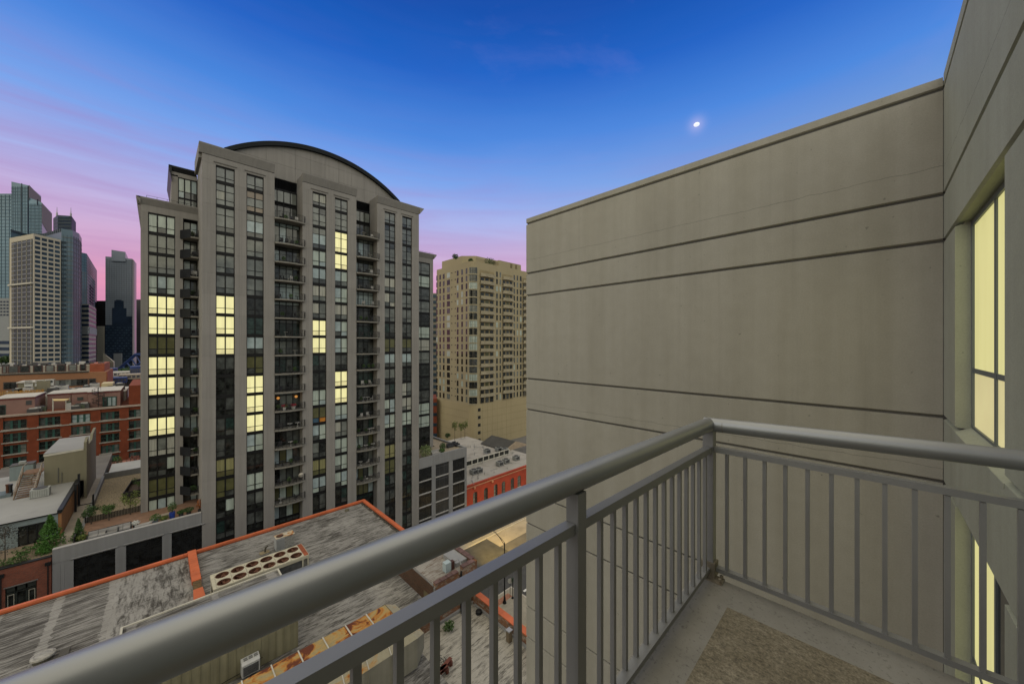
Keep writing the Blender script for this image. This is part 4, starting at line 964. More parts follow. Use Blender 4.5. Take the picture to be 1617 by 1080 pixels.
# small brick chimney at the bottom
cq = onZ(818, 1046, 16.3)
cs = thing('brick_chimney', 'small orange brick chimney with a grey cap at the edge of the lower roof', 'chimney', (20.8, 24.2, RL))
cx0, cy0 = 20.75, cq[1] - .4
for i in range(14): B(cx0, cx0 + .9, cy0, cy0 + .9, RL + i * .085, RL + i * .085 + .075).build('brick_course', M('chimney_brick', (.28, .10, .035), .9, var=.3, vs=4, piece=.25), cs)
B(cx0 - .06, cx0 + .96, cy0 - .06, cy0 + .96, RL + 1.2, RL + 1.28).build('cap', M('zinc_cap', (.27, .31, .32), .5, .2), cs)

# ---- street things
lampm = M('lamp_post_black', (.010, .010, .010), .6, 0, spec=.15)
lb = (38.1, 40.0)
lamp = thing('street_lamp', 'tall black street lamp with a curved arm reaching over the road', 'street lamp', (*lb, 0.13))
MB().lathe((*lb, .13), [(.30, 0), (.30, .15), (.2, .3), (.15, .9), (.14, 1.0)], 12).build('base', lampm, lamp)
MB().tube((*lb, .9), (*lb, 9.4), .11, 10, .075).build('pole', lampm, lamp)
am = MB(); pr = (*lb, 9.0)
for i in range(1, 9):
    a = i / 8; c_ = (lb[0] + .15 * a, lb[1] + 2.7 * a, 9.0 + 1.15 * sin(a * pi / 2)); am.tube(pr, c_, .05, 6); pr = c_
pr2 = (*lb, 9.4)
for i in range(1, 7):
    a = i / 6; c_ = (lb[0] + .1 * a, lb[1] + 1.4 * a, 9.4 + .42 * sin(a * pi / 2)); am.tube(pr2, c_, .035, 6); pr2 = c_
am.build('arm', lampm, lamp)
hd = MB().lathe((pr[0], pr[1] + .35, pr[2] - .12), [(.05, .16), (.22, .1), (.24, 0), (.2, -.03)], 12).build('lamp_head', lampm, lamp)
MB().lathe((pr[0], pr[1] + .35, pr[2] - .17), [(.18, 0), (.18, .015)], 12).build('lens', emit('lamp_lens', (1, .8, .4), 6.0), hd)
ll = bpy.data.lights.new('street_lamp_light', 'SPOT'); ll.energy = 26000; ll.color = (1, .66, .14); ll.spot_size = radians(62); ll.spot_blend = .9; ll.shadow_soft_size = .15
lo = bpy.data.objects.new('street_lamp_light', ll); COL.objects.link(lo); lo.location = (pr[0], pr[1] + .35, pr[2] - .35)
dv = (50.5 - lo.location[0], 53.2 - lo.location[1], -lo.location[2]); lo.rotation_euler = (atan2(hypot(dv[0], dv[1]), -dv[2]), 0, atan2(dv[1], dv[0]) - pi / 2)
cl_ = (lb[0] + .3, lb[1] + .2)
sg = thing('round_sign', 'small round white sign on a short post beside the street lamp', 'sign', (39.6, 40.3, .13))
MB().tube((39.6, 40.3, .13), (39.6, 40.3, 2.9), .04, 6).build('post', lampm, sg)
MB().tube((39.57, 40.27, 2.7), (39.55, 40.25, 2.7), .38, 16).build('disc', M('sign_white', (.5, .5, .45), .5), sg)
mt = onZ(809.5, 944, .13)
pm = thing('pedestrian_post', 'short dark post with a small head on the tan corner pavement', 'post', (*mt[:2], .13))
MB().lathe((*mt[:2], .13), [(.22, 0), (.18, .15), (.06, .2)], 10).build('base', lampm, pm)
MB().tube((*mt[:2], .3), (*mt[:2], 3.0), .06, 8).build('pole', lampm, pm); B(mt[0] - .13, mt[0] + .13, mt[1] - .12, mt[1] + .12, 2.7, 3.35).build('head', M('post_head', (.03, .05, .03), .6), pm)
tan_w = M('tan_wall', (.33, .26, .15), .8, var=.15)
fp, fq = onZ(800, 966, .13), onZ(828, 944, .13)
lw = thing('low_wall', 'low tan wall with pale panels running along the corner pavement', 'wall', (31, 34.5, .13))
for i in range(5):
    y0 = fp[1] - .3; B(27.5 + i * 2.1, 27.5 + i * 2.1 + 2.0, 33.2, 33.38, .13, 1.5).build('panel', M('pale_panel', (.36, .36, .31), .7, var=.15, piece=.2), lw)
    B(27.36 + i * 2.1, 27.48 + i * 2.1, 33.15, 33.42, .13, 1.62).build('post', black, lw)
B(27.3, 38.2, 33.1, 33.46, 1.62, 1.74).build('rail', tan_w, lw)
gq = onZ(826, 965, .1)
gr = MB()
B(24, 38, 25.5, 33, .131, .15).build('lawn_soil', soil, kind='structure')
for i in range(5000):
    x_, y_ = random.uniform(24, 38), random.uniform(26, 33); s_ = random.uniform(.06, .16); a = random.uniform(0, pi)
    gr.add([(x_ - .04 * cos(a), y_ - .04 * sin(a), .15), (x_ + .04 * cos(a), y_ + .04 * sin(a), .15), (x_ + random.uniform(-.06, .06), y_ + random.uniform(-.06, .06), .15 + s_)], [(0, 1, 2)])
tag(gr.build('grass', grass_m), 'green lawn grass behind the low tan wall', 'grass', kind='stuff')
pl = thing('brick_planter', 'low brick edged planter bed on the corner pavement behind the parapet', 'planter', (32, 39, .13))
B(29.5, 35.2, 36.6, 39.4, .13, .42).build('bed', M('planter_soil', (.06, .035, .02), .95, var=.4, vs=2), pl)
for a in ((29.3, 35.4, 36.4, 36.6), (29.3, 35.4, 39.4, 39.6), (29.3, 29.5, 36.6, 39.4), (35.2, 35.4, 36.6, 39.4)): B(*a, .13, .5).build('edge', M('planter_brick', (.25, .11, .06), .9, var=.2), pl)
B(30, 40, 40.2, 41.2, .131, .139).build('brick_strip', M('red_paver', (.28, .13, .08), .9, var=.25, vs=2), kind='structure')
sh = thing('shrub', 'small green shrub at the back of the brick planter', 'shrub', (31.2, 40.6, .13))
MB().leaves((31.2, 40.6, 1.3), (.7, .7, .9), 420, .12, shell=0).build('foliage', leaf_m, sh); MB().tube((31.2, 40.6, .13), (31.2, 40.6, 1.2), .05, 6).build('stem', bark, sh)
bt = onZ(676, 842, 0)
bk_ = thing('bicycle_rack', 'thin white bent rail at the foot of the podium behind the roof corner', 'rack', (bt[0], 66.0, .13))
MB().tube((bt[0] - .4, 66, .13), (bt[0] - .4, 66, 2.4), .06, 6).build('post', alu, bk_)
c_ = MB(); pr = (bt[0] - .3, 66, 1.9)
for i in range(1, 9): q = (bt[0] - .3 + 2.0 * i / 8, 66, 1.9 - 1.6 * (i / 8) ** 2); c_.tube(pr, q, .05, 6); pr = q
c_.build('hoop', alu, bk_)

# ================================================================== red corner building with arched windows, right
red = M('painted_red_brick', (.29, .042, .018), .8, var=.15, vs=.6, bump=.15, bs=25)
red_roof = M('pale_roof', (.30, .28, .245), .85, var=.14, vs=.12, c2=(.22, .205, .175), c2t=.52)
ar = thing('arched_window_building', 'low bright red brick building with pairs of arched windows and white roof', 'building', (60, 68.6, 0))
AY, AZ = 68.6, 6.0
ax0 = xq1 + .05
AX1 = 82
y_back = 106.5
B(ax0, AX1, AY + .3, y_back, 0, AZ - .25).build('body', M('red_body', (.2, .06, .035), .9), ar)
B(ax0 + .3, AX1, AY + .35, y_back, AZ - .25, AZ - .2).build('roof', red_roof, ar)
# facade with arched openings: piers, heads
wp = [(744.5, 757.5), (759, 772), (778.5, 788), (790.5, 801), (805.5, 813), (816.5, 824.5)]
wxs = [(XY(751 - .5, AY), 1.35), (XY(767.5, AY), 1.35), (XY(783, AY), 1.35), (XY(795.2, AY), 1.35), (XY(809.3, AY), 1.35), (XY(820, AY), 1.35)]
wz0, wz1 = .8, 3.3
edges = [ax0]
for xc, w in wxs: edges += [xc - w / 2, xc + w / 2]
edges.append(AX1)
for i in range(0, len(edges) - 1, 2): B(edges[i], edges[i + 1], AY, AY + .3, 0, AZ - .2).build('pier', red, ar)
for xc, w in wxs:
    pts = [(xc - w / 2, wz1)] + [(xc - w / 2 * cos(pi * s / 8), wz1 + .62 * sin(pi * s / 8)) for s in range(1, 8)] + [(xc + w / 2, wz1)]
    MB().hprism(pts[::-1] + [(xc - w / 2, AZ - .2), (xc + w / 2, AZ - .2)], 'y', AY, AY + .3).build('arch_head', red, ar)
    B(xc - w / 2, xc + w / 2, AY, AY + .3, 0, wz0 - .12).build('apron', red, ar)
    B(xc - w / 2 - .12, xc + w / 2 + .12, AY - .12, AY + .28, wz0 - .12, wz0).build('window_sill', M('white_sill', (.55, .52, .46), .7), ar)
    f = MB(); wr = M('dark_red_frame', (.055, .02, .015), .5)
    for a in (-.5, 0, .5): f.box(xc + a * (w - .1) - .045, xc + a * (w - .1) + .045, AY + .12, AY + .2, wz0, wz1 + (.5 if a == 0 else .05))
    for z in (wz0 + .04, 1.75, 2.6, wz1): f.box(xc - w / 2, xc + w / 2, AY + .121, AY + .199, z - .04, z + .04)
    f = f.build('window', wr, ar)
    for s in (-1, 1): B(xc + (.03 if s > 0 else -w / 2 + .05), xc + (w / 2 - .05 if s > 0 else -.03), AY + .15, AY + .17, wz0, wz1 + .4).build('pane', PM[random.choice('GHHD')], f)
B(ax0 - .05, AX1, AY - .14, AY + .42, AZ - .19, AZ).build('cornice', red, ar)
B(ax0, AX1, AY - .10, AY - .001, AZ - .75, AZ - .55).build('string_course', M('tan_band', (.38, .20, .11), .8), ar)
copper = M('copper', (.55, .27, .16), .35, .6, var=.2)
for px_ in (749, 777):
    xc = XY(px_, AY) - .15; MB().lathe((xc, AY - .32, AZ - 1.1), [(.08, -.15), (.3, 0), (.3, .38), (.26, .42)], 12).build('rainwater_head', copper, ar)
# things on its roof
rzz = AZ - .2
def hvac(p, w, d, h, label, cat='air conditioner'):
    o = thing('rooftop_unit', label, cat, (p[0], p[1], rzz))
    B(p[0] - w / 2, p[0] + w / 2, p[1] - d / 2, p[1] + d / 2, rzz + .15, rzz + h).build('cabinet', M('rooftop_unit_grey', (.24, .25, .235), .5, .2, var=.15, vs=1), o)
    MB().lathe((p[0], p[1], rzz + h), [(min(w, d) * .42, 0), (min(w, d) * .42, .1), (min(w, d) * .36, .1)], 12).build('fan', dkg, o)
    for s in (-1, 1): B(p[0] + s * w * .4 - .05, p[0] + s * w * .4 + .05, p[1] - d / 2, p[1] + d / 2, rzz, rzz + .15).build('foot', dkg, o)
    B(p[0] - w * .4, p[0] + w * .4, p[1] - d / 2 - .02, p[1] - d / 2 - .001, rzz + .3, rzz + h - .15).build('grille', dkg, o)
hv = [((748, 748), 'dark rooftop unit by the podium wall at the near left of the white roof'), ((756, 746), 'second dark unit beside the podium, right of its darker neighbour'),
      ((789, 735), 'pale rooftop unit in front of the clerestory'), ((799, 731), 'dark unit right of the pale one by the clerestory'),
      ((815, 726), 'rooftop unit nearest the concrete wall'), ((787, 712), 'twin dark unit standing mid roof behind the clerestory'), ((797, 713), 'low unit right of the twin dark unit behind the clerestory'),
      ((769, 715), 'small unit with pipes on the left part of the white roof'), ((785, 699), 'pale unit at the back of the white roof near the gable')]
for (a, lb_) in hv: hvac(onZ(*a, rzz), 1.7, 1.5, 1.2, lb_)
dn = MB()
for i in range(60):
    px_, py_ = random.uniform(742, 826), random.uniform(700, 760)
    a = onZ(px_, py_, rzz)
    if not (ax0 + 1 < a[0] < AX1 - 1 and AY + 2 < a[1] < y_back - 2): continue
    if i % 3: dn.tube((a[0], a[1], rzz), (a[0], a[1], rzz + random.uniform(.3, .9)), .09, 5)
    else: dn.tube((a[0], a[1], rzz + .15), (a[0] + random.uniform(-2, 2), a[1] + random.uniform(-3, 3), rzz + .15), .07, 5)
tag(dn.build('roof_pipes', alu, ar), kind='stuff')
cl0, cl1 = onZ(741, 733, rzz), onZ(809, 718.5, rzz)
cle = thing('clerestory', 'long low row of white framed clerestory windows across the pale roof', 'skylight', (cl0[0] + 8, cl0[1], rzz))
yc = (cl0[1] + cl1[1]) / 2
MB().hprism([(yc + .1, rzz), (yc + .1, rzz + 1.5), (yc + 2.0, rzz + .15), (yc + 2.0, rzz)], 'x', ax0 + .6, cl1[0]).build('roof_slope', M('dark_shingle', (.05, .048, .042), .9, var=.2), cle)
B(ax0 + .6, cl1[0], yc - .05, yc + .3, rzz + 1.5, rzz + 1.62).build('eave', trim_w, cle); B(ax0 + .6, cl1[0], yc, yc + .09, rzz, rzz + .35).build('sill', trim_w, cle)
nn = 12
for i in range(nn + 1):
    xc = ax0 + .7 + (cl1[0] - ax0 - .8) * i / nn; B(xc - .16, xc + .16, yc, yc + .09, rzz + .35, rzz + 1.5).build('mullion', trim_w, cle)
    if i < nn: x2 = ax0 + .7 + (cl1[0] - ax0 - .8) * (i + 1) / nn; B(xc + .16, x2 - .16, yc + .04, yc + .08, rzz + .35, rzz + 1.5).build('pane', PM['D'], cle)
g0, g1 = onZ(790, 694, rzz + 1), onZ(818, 702, rzz + 1)
gb = thing('roof_monitor', 'black low gabled roof monitor with a tan edge at the back of the pale roof', 'roof', (g0[0] + 3, g0[1], rzz))
gx, gy = g1[0] - 1.0, g1[1]
MB().hprism([(gx - 5.2, rzz + .3), (gx, rzz + 2.2), (gx + 5.2, rzz + .3)], 'y', gy, gy + 12).build('roof', M('dark_shingle', (.05, .048, .042), .9), gb)
MB().hprism([(gx - 5.4, rzz), (gx - 5.4, rzz + .35), (gx, rzz + 2.32), (gx + 5.4, rzz + .35), (gx + 5.4, rzz)], 'y', gy - .2, gy - .01).build('gable', M('tan_board', (.32, .25, .17), .8), gb)
B(ax0 + 1, AX1 - 14, y_back - .4, y_back, AZ - .2, AZ + .25).build('back_coping', M('terracotta_tile', (.38, .14, .07), .8, var=.2), ar)

# ================================================================== beige high-rise
be = M('beige_stucco', (.30, .252, .15), .85, var=.06, vs=.08, streak=.12)
be2 = M('beige_podium', (.32, .262, .145), .85, var=.08, vs=.06, streak=.15)
hr = thing('beige_highrise', 'tall beige residential high-rise with curved bay windows and stacked balconies', 'building', (85, 107, 0))
HX, HYy = 85.0, 107.0
hz0, hz1, hf = 16.9, 72.0, 2.93
HX1, HY1 = 124.0, onX(688.5, 544, HX)[1]
pts = [(HX, HY1)] + [(HX + 2.2 - 2.2 * cos(a), HYy + 2.2 - 2.2 * sin(a)) for a in [0, .4, .8, 1.2, pi / 2]] + [(HX1, HYy), (HX1, HY1)]
MB().prism(pts, 0, hz0).build('podium_wall', be2, hr)
ptsu = [(HX + .25, HY1 - .2)] + [(HX + 2.4 - 2.15 * cos(a), HYy + 2.4 - 2.15 * sin(a)) for a in [0, .4, .8, 1.2, pi / 2]] + [(HX1, HYy + .25), (HX1, HY1)]
MB().prism(ptsu, hz0, hz1).build('wall', be, hr)
MB().prism([(HX + 1, HY1 - 3), (HX + 1, HYy + 8), (HX + 5, HYy + 4), (HX + 21, HYy + 4), (HX + 21, HY1 - 3)], hz1, hz1 + 3.2).build('roof_block', be, hr)
B(HX + 14, HX + 27, HYy + .26, HYy + 12, hz1, hz1 + 2.4).build('roof_block', be, hr)
# podium joints: thin recessed courses, small square vents
jm = M('beige_joint', (.18, .14, .065), .9)
jj = MB()
for k in range(1, 6): jj.bar((HX - .012, HYy + 2.4, hz0 - k * 2.8), (HX - .012, HY1, hz0 - k * 2.8), .03, .06); jj.bar((HX + 2.4, HYy - .012, hz0 - k * 2.8), (HX1, HYy - .012, hz0 - k * 2.8), .03, .06)
for k in range(1, 8): jj.box(HX + 2.4 + k * 2.6, HX + 2.45 + k * 2.6, HYy - .02, HYy + .01, 0, hz0)
tag(jj.build('joints', jm, hr), kind='stuff')
for k in range(5):
    xc = HX + 3.4; B(xc - .65, xc + .65, HYy - .03, HYy + .02, 14.2 - k * 2.95, 15.4 - k * 2.95).build('vent_opening', core_m, hr)
rows = 18
# left face strips of windows (px), right face strips
wst = {'G': MB(), 'H': MB(), 'D': MB(), 'W': MB()}
yl = HX + .25
for pa, pb in ((689, 691), (694, 696.3), (699.5, 702), (705.8, 710.5), (721.5, 724), (728.5, 731), (735.5, 738)):
    ya, yb2 = onX(pa, 544, yl)[1], onX(pb, 544, yl)[1]
    for k in range(rows):
        z = hz0 + .7 + k * hf; c = random.choice('GHHDDWDD'); wst[c].box(yl - .04, yl + .02, yb2, ya, z, z + hf * .72)
dots = MB()
for k in range(rows):
    for pa in (713.5, 719): y_ = onX(pa, 544, yl)[1]; dots.box(yl - .03, yl + .02, y_ - .3, y_ + .3, hz0 + 2.2 + k * hf, hz0 + 2.6 + k * hf)
tag(dots.build('vents', core_m, hr), kind='stuff')
yf = HYy + .25
for pa, pb in ((783.5, 786), (789, 791), (811, 813), (816, 818), (821, 823.5)):
    xa, xb = XY(pa, yf), XY(pb, yf)
    for k in range(rows):
        z = hz0 + .7 + k * hf; c = random.choice('GHHDDWDD'); wst[c].box(xa, xb, yf - .04, yf + .02, z, z + hf * .72)
# curved bay at the corner
bay = MB()
for k in range(rows):
    z = hz0 + .5 + k * hf; c = random.choice('HDDGW')
    for j in range(5):
        a0, a1 = .25 + j * .26, .25 + (j + 1) * .26 - .05
        p0 = (HX + 2.4 - 2.6 * cos(a0), HYy + 2.4 - 2.6 * sin(a0)); p1 = (HX + 2.4 - 2.6 * cos(a1), HYy + 2.4 - 2.6 * sin(a1)); p0i = (HX + 2.4 - 2.0 * cos(a0), HYy + 2.4 - 2.0 * sin(a0)); p1i = (HX + 2.4 - 2.0 * cos(a1), HYy + 2.4 - 2.0 * sin(a1))
        for (za, zb_) in ((z, z + .8), (z + .9, z + hf * .8)): wst[c].prism([p0, p1, p1i, p0i], za, zb_)
    ra = [(HX + 2.4 - 2.66 * cos(a), HYy + 2.4 - 2.66 * sin(a)) for a in [i * .2 for i in range(8)]]
    bay.prism(ra + [(HX + 2.4, HYy + 2.4)], z - .45, z - .06)
tag(bay.build('bay_bands', M('bay_band', (.30, .265, .17), .8), hr), kind='stuff')
for c, mbx in wst.items(): tag(mbx.build('windows', PM[c], hr), kind='stuff')
# balcony stacks
bw = M('balcony_cream', (.44, .39, .28), .8, var=.1)
for sx, (pa, pb) in enumerate(((757.5, 779.8), (793, 809.5), (825, 832))):
    xa, xb = XY(pa, yf), XY(pb, yf)
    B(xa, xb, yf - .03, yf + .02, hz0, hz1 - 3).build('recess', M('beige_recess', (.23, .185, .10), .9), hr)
    for k in range(rows - 1):
        z = hz0 + k * hf + (0 if sx == 0 else .3)
        n = 6; out_ = [(xa + (xb - xa) * j / n, yf - .75 - .5 * sin(pi * j / n)) for j in range(n + 1)]
        bl = MB().prism([(xa, yf - .02)] + out_ + [(xb, yf - .02)], z + hf - .2, z + hf).build('balcony', bw, hr)
        g = MB()
        for j in range(n):
            p, q = out_[j], out_[j + 1]
            g.add([(*p, z + hf + .12), (*q, z + hf + .12), (*q, z + hf + .95), (*p, z + hf + .95)], [(0, 1, 2, 3)]); g.tube((*p, z + hf + 1.0), (*q, z + hf + 1.0), .05, 4)
        g.build('balcony_rail', M('balcony_screen', (.30, .26, .17), .8), bl)
        for j in range(3):
            x0, x1 = xa + (xb - xa) * (j + .15) / 3, xa + (xb - xa) * (j + .85) / 3
            if sx == 0 and j == 1 and k % 2: pass
            B(x0, x1, yf - .06, yf - .035, z + .25, z + hf * .8).build('door', PM['D' if j != 1 else random.choice('OHD')], bl)
# roof garden shrubs and rail on top
for i, (px_, r_) in enumerate(((719, 1.0), (743.5, .8), (773.5, 1.9))):
    a = onY(px_, 404, HYy + 3)
    o = thing('roof_shrub', ['dark clipped shrub at the left roof edge of the beige high-rise', 'small dark shrub near the corner bay on the beige roof', 'largest bushy green shrub on the roof terrace of the beige high-rise'][i], 'shrub', (a[0], a[1], hz1))
    MB().leaves((a[0], a[1], hz1 + r_ * .9), (r_ * 1.3, r_, r_), 260, .28, shell=0).build('foliage', leaf_d, o); MB().tube((a[0], a[1], hz1), (a[0], a[1], hz1 + r_), .08, 5).build('stem', bark, o)
rr = MB()
for i in range(28): rr.tube((HX + 2 + i * .55, HYy + .35, hz1), (HX + 2 + i * .55, HYy + .35, hz1 + 1.0), .03, 4)
rr.tube((HX + 2, HYy + .35, hz1 + 1), (HX + 17, HYy + .35, hz1 + 1), .04, 4); rr.build('roof_railing', black, hr)
for xa in (105.5, 108.4): B(xa, xa + 1.1, HYy + .2, HYy + .27, hz1 + .2, hz1 + 2.0).build('louvre', M('beige_louvre', (.14, .11, .05), .8), hr)

# ================================================================== left: neighbours beside the podium
nb_brick = brick('neighbour_brick', (.20, .055, .03), (.13, .04, .025), (.12, .09, .07))
terra = M('terrace_deck', (.20, .15, .10), .85, var=.2, vs=1)
bb = thing('brick_house', 'brown red brick building with black window frames at the lower left edge', 'building', (-14, Y0, 0))
bx1 = -8.72
bwx0, bwx1 = XY(8, Y0), XY(58, Y0)
B(-40, bwx0, Y0, Y0 + .5, 0, 15.2).build('wall', nb_brick, bb); B(bwx1, bx1 - .05, Y0, Y0 + .5, 0, 15.2).build('wall', nb_brick, bb)
B(bwx0, bwx1, Y0, Y0 + .5, 13.0, 15.2).build('wall', nb_brick, bb)
B(-40, bx1 - .05, Y0 + .5, YL - .8, 0, 14.7).build('body', core_m, bb)
B(-40, bx1 - .05, Y0 - .06, Y0 + .5, 15.2, 15.3).build('coping', black, bb)
f = MB()
for c in range(4): xc = bwx0 + (bwx1 - bwx0) * c / 3; f.box(xc - .07, xc + .07, Y0 + .1, Y0 + .25, 9, 12.9)
f.box(bwx0, bwx1, Y0 + .1, Y0 + .24, 12.4, 12.95).box(bwx0, bwx1, Y0 + .1, Y0 + .24, 12.2, 12.3)
f = f.build('window', M('black_green_frame', (.02, .024, .02), .5), bb)
for c in range(3):
    x0, x1 = bwx0 + (bwx1 - bwx0) * c / 3 + .1, bwx0 + (bwx1 - bwx0) * (c + 1) / 3 - .1
    B(x0, x1, Y0 + .16, Y0 + .18, 9, 12.2).build('pane', PM['D'], f)
    if c != 1: MB().box(x0 + .02, x0 + .08, Y0 + .12, Y0 + .15, 9, 12.1).box(x1 - .08, x1 - .02, Y0 + .12, Y0 + .15, 9, 12.1).box(x0 + .08, x1 - .08, Y0 + .12, Y0 + .15, 12.02, 12.1).build('sash', M('cream_sash', (.26, .25, .20), .6), f)
B(bwx0 - .1, bwx1 + .1, Y0 - .05, Y0 - .001, 12.98, 13.1).build('lintel', M('steel_lintel', (.12, .11, .10), .6), bb)
for px_ in (1.5, 76):
    xc = XY(px_, Y0); B(xc - .22, xc + .22, Y0 - .22, Y0 - .001, 14.35, 14.7).build('rainwater_head', black, bb); MB().tube((xc, Y0 - .1, 6), (xc, Y0 - .1, 14.4), .055, 6).build('downpipe', black, bb)
# terrace and planting above it
B(-40, bx1 - .06, Y0 + .5, YL - .8, 14.7, 15.1).build('terrace', terra, kind='structure')
rnd = random.Random(5)
hedge = thing('planter_hedge', 'row of low green plants along the top of the brick wall', 'hedge', (-13, Y0 + 1.0, 14.9))
hm = MB()
for i in range(46):
    x_ = -21 + i * .25; 
    if x_ > -10.6: break
    hm.leaves((x_, Y0 + .95 + rnd.uniform(-.2, .2), 15.25 + rnd.uniform(0, .3)), (.35, .4, .42 + rnd.uniform(0, .25)), 60, .10, shell=0, rnd=rnd)
hm.build('foliage', leaf_m, hedge); B(-21, -10.4, Y0 + .55, Y0 + 1.3, 14.9, 15.15).build('soil_bed', soil, hedge)
def conifer(name, p, h, r, label, n=900, mt=None, cat='tree'):
    o = thing(name, label, cat, p)
    m_ = MB()
    for i in range(26):
        z = h * (.06 + .9 * i / 26); rr = r * (1 - i / 27) ** 1.05 * rnd.uniform(.8, 1.15)
        for k in range(5):
            a = rnd.uniform(0, 2 * pi); m_.leaves((p[0] + .55 * rr * cos(a), p[1] + .55 * rr * sin(a), p[2] + z), (rr * .55, rr * .55, h * .06), n // 130, .09 * (1 + h / 8), shell=0, rnd=rnd)
    m_.build('foliage', mt or leaf_d, o); MB().tube(p, (p[0], p[1], p[2] + h * .9), .09, 6, .02).build('trunk', bark, o); return o
def bushy(name, p, h, r, label, n=500, mt=None, cat='tree', lf=.1, trunk=.06, clear=.3):
    o = thing(name, label, cat, p)
    m_ = MB(); t_ = MB().tube(p, (p[0], p[1], p[2] + h * .75), trunk, 6, trunk * .4)
    for k in range(9):
        a = rnd.uniform(0, 2 * pi); z = h * rnd.uniform(clear + .1, .92); q = (p[0] + r * .75 * cos(a) * rnd.uniform(.3, 1), p[1] + r * .75 * sin(a), p[2] + z)
        t_.tube((p[0], p[1], p[2] + z * .7), q, trunk * .4, 4, .008)
        m_.leaves(q, (r * .45, r * .45, h * .14), n // 9, lf, shell=0, rnd=rnd)
    m_.build('foliage', mt or leaf_m, o); t_.build('trunk', bark, o); return o
c0 = onZ(77, 870, 14.9)
conifer('conifer_tree', (c0[0], 71.2, 14.9), 4.3, 1.7, 'broad bright green conifer standing by the grey blue wall terrace', 2600, M('leaf_conifer', (.045, .12, .015), .7, var=.4, vs=2))
conifer('clipped_shrub', (XY(71, 69.6), 69.6, 15.1), 1.5, 1.0, 'rounded green shrub in front of the broad conifer', 1400, M('leaf_conifer', (.045, .12, .015), .7), 'shrub')
bushy('bare_tree', (XY(8, 70.5), 70.5, 14.9), 5.2, 2.0, 'thin airy grey leaved tree at the left edge above the brick wall', 700, M('leaf_grey', (.05, .05, .042), .8, var=.4, vs=3), lf=.12, clear=.2)
bushy('fern_plant', (XY(33, 69.5), 69.5, 14.9), 1.5, .9, 'feathery green plant before the dark sliding doors', 320, leaf_m, 'plant', .12)
# blue grey house with white roof
bgw = M('blue_grey_wall', (.165, .20, .20), .8, var=.1, vs=.3, streak=.15)
hroof = M('pale_membrane', (.245, .245, .23), .8, var=.14, vs=.15, c2=(.22, .22, .21), c2t=.6)
ochre = M('ochre_wall', (.24, .115, .045), .85, var=.14, vs=.5, streak=.2)
hs = thing('blue_grey_house', 'blue grey rooftop house with flat pale roof and an orange brown side wall', 'building', (-14, 74.2, 14.9))
HXr, HZ = -8.8, 18.25
dx0, dx1 = XY(28, 74.2), XY(72, 74.2)
B(-40, dx0, 74.2, 74.5, 14.9, HZ).build('wall', bgw, hs); B(dx1, HXr - .3, 74.2, 74.5, 14.9, HZ).build('wall', bgw, hs); B(dx0, dx1, 74.2, 74.5, 17.5, HZ).build('wall', bgw, hs)
B(-40, HXr - .3, 74.75, 100, 0, HZ - .02).build('body', core_m, hs)
f = MB(); 
for c in range(4): xc = dx0 + (dx1 - dx0) * c / 3; f.box(xc - .06, xc + .06, 74.3, 74.45, 14.9, 17.3)
f.box(dx0, dx1, 74.3, 74.46, 17.3, 17.5); f = f.build('sliding_door', black, hs)
for c in range(3): B(dx0 + (dx1 - dx0) * c / 3 + .07, dx0 + (dx1 - dx0) * (c + 1) / 3 - .07, 74.38, 74.4, 14.9, 17.3).build('pane', PM['D'], f)
B(-40, HXr, 74.05, 100, HZ, HZ + .06).build('roof', hroof, hs)
B(-40, HXr, 74.0, 74.04, HZ - .06, HZ + .08).build('fascia', black, hs)
B(HXr - .28, HXr, 74.2, 90, 0, HZ - .03).build('side_wall', ochre, hs)
B(HXr - .34, HXr + .08, 74.0, 89, HZ + .061, HZ + .40).build('roof_edge', black, hs)
# olive stair tower
olv = M('olive_stucco', (.175, .16, .105), .85, var=.08, vs=.25, streak=.12)
st = thing('stair_tower', 'plain olive stucco stair tower with a stepped parapet on the pale roof', 'building', (-10, 89.2, HZ))
SX0, SX1, SY, SZ = -12.25, -8.35, 89.2, 23.3
MB().prism([(SX0, SY), (SX1, SY), (SX1, SY + 12.5), (SX0, SY + 12.5)], HZ, [SZ - .3, SZ - .1, SZ - .1, SZ - .3]).build('wall', olv, st)
B(SX0 - .05, SX1 + .0, SY - .05, SY + 12.5, SZ - .1, SZ + .0).build('roof', hroof, st)
MB().hprism([(SX0 - .06, SZ - .45), (SX0 - .06, SZ - .15), (SX1 - .02, SZ + .05), (SX1 - .02, SZ - .22)], 'y', SY - .08, SY - .001).build('roof_trim', trim_w, st)
MB().hprism([(SY, 0), (SY, SZ + 1.0), (SY + 2.2, SZ + 1.5), (SY + 2.5, SZ + .2), (SY + 7.0, SZ + .1), (SY + 8, SZ + .9), (SY + 11.5, SZ + 1.3), (SY + 12.5, SZ + 1.3), (SY + 12.5, 0)], 'x', SX1, SX1 + .3).build('parapet_wall', olv, st)
MB().tube((-10.9, SY - .06, HZ + .3), (-10.9, SY - .06, HZ + 2.6), .05, 6).tube((-10.55, SY - .06, HZ + .2), (-10.55, SY - .06, HZ + 1.8), .04, 6).build('conduit', M('grey_pipe', (.10, .10, .09), .6), st)
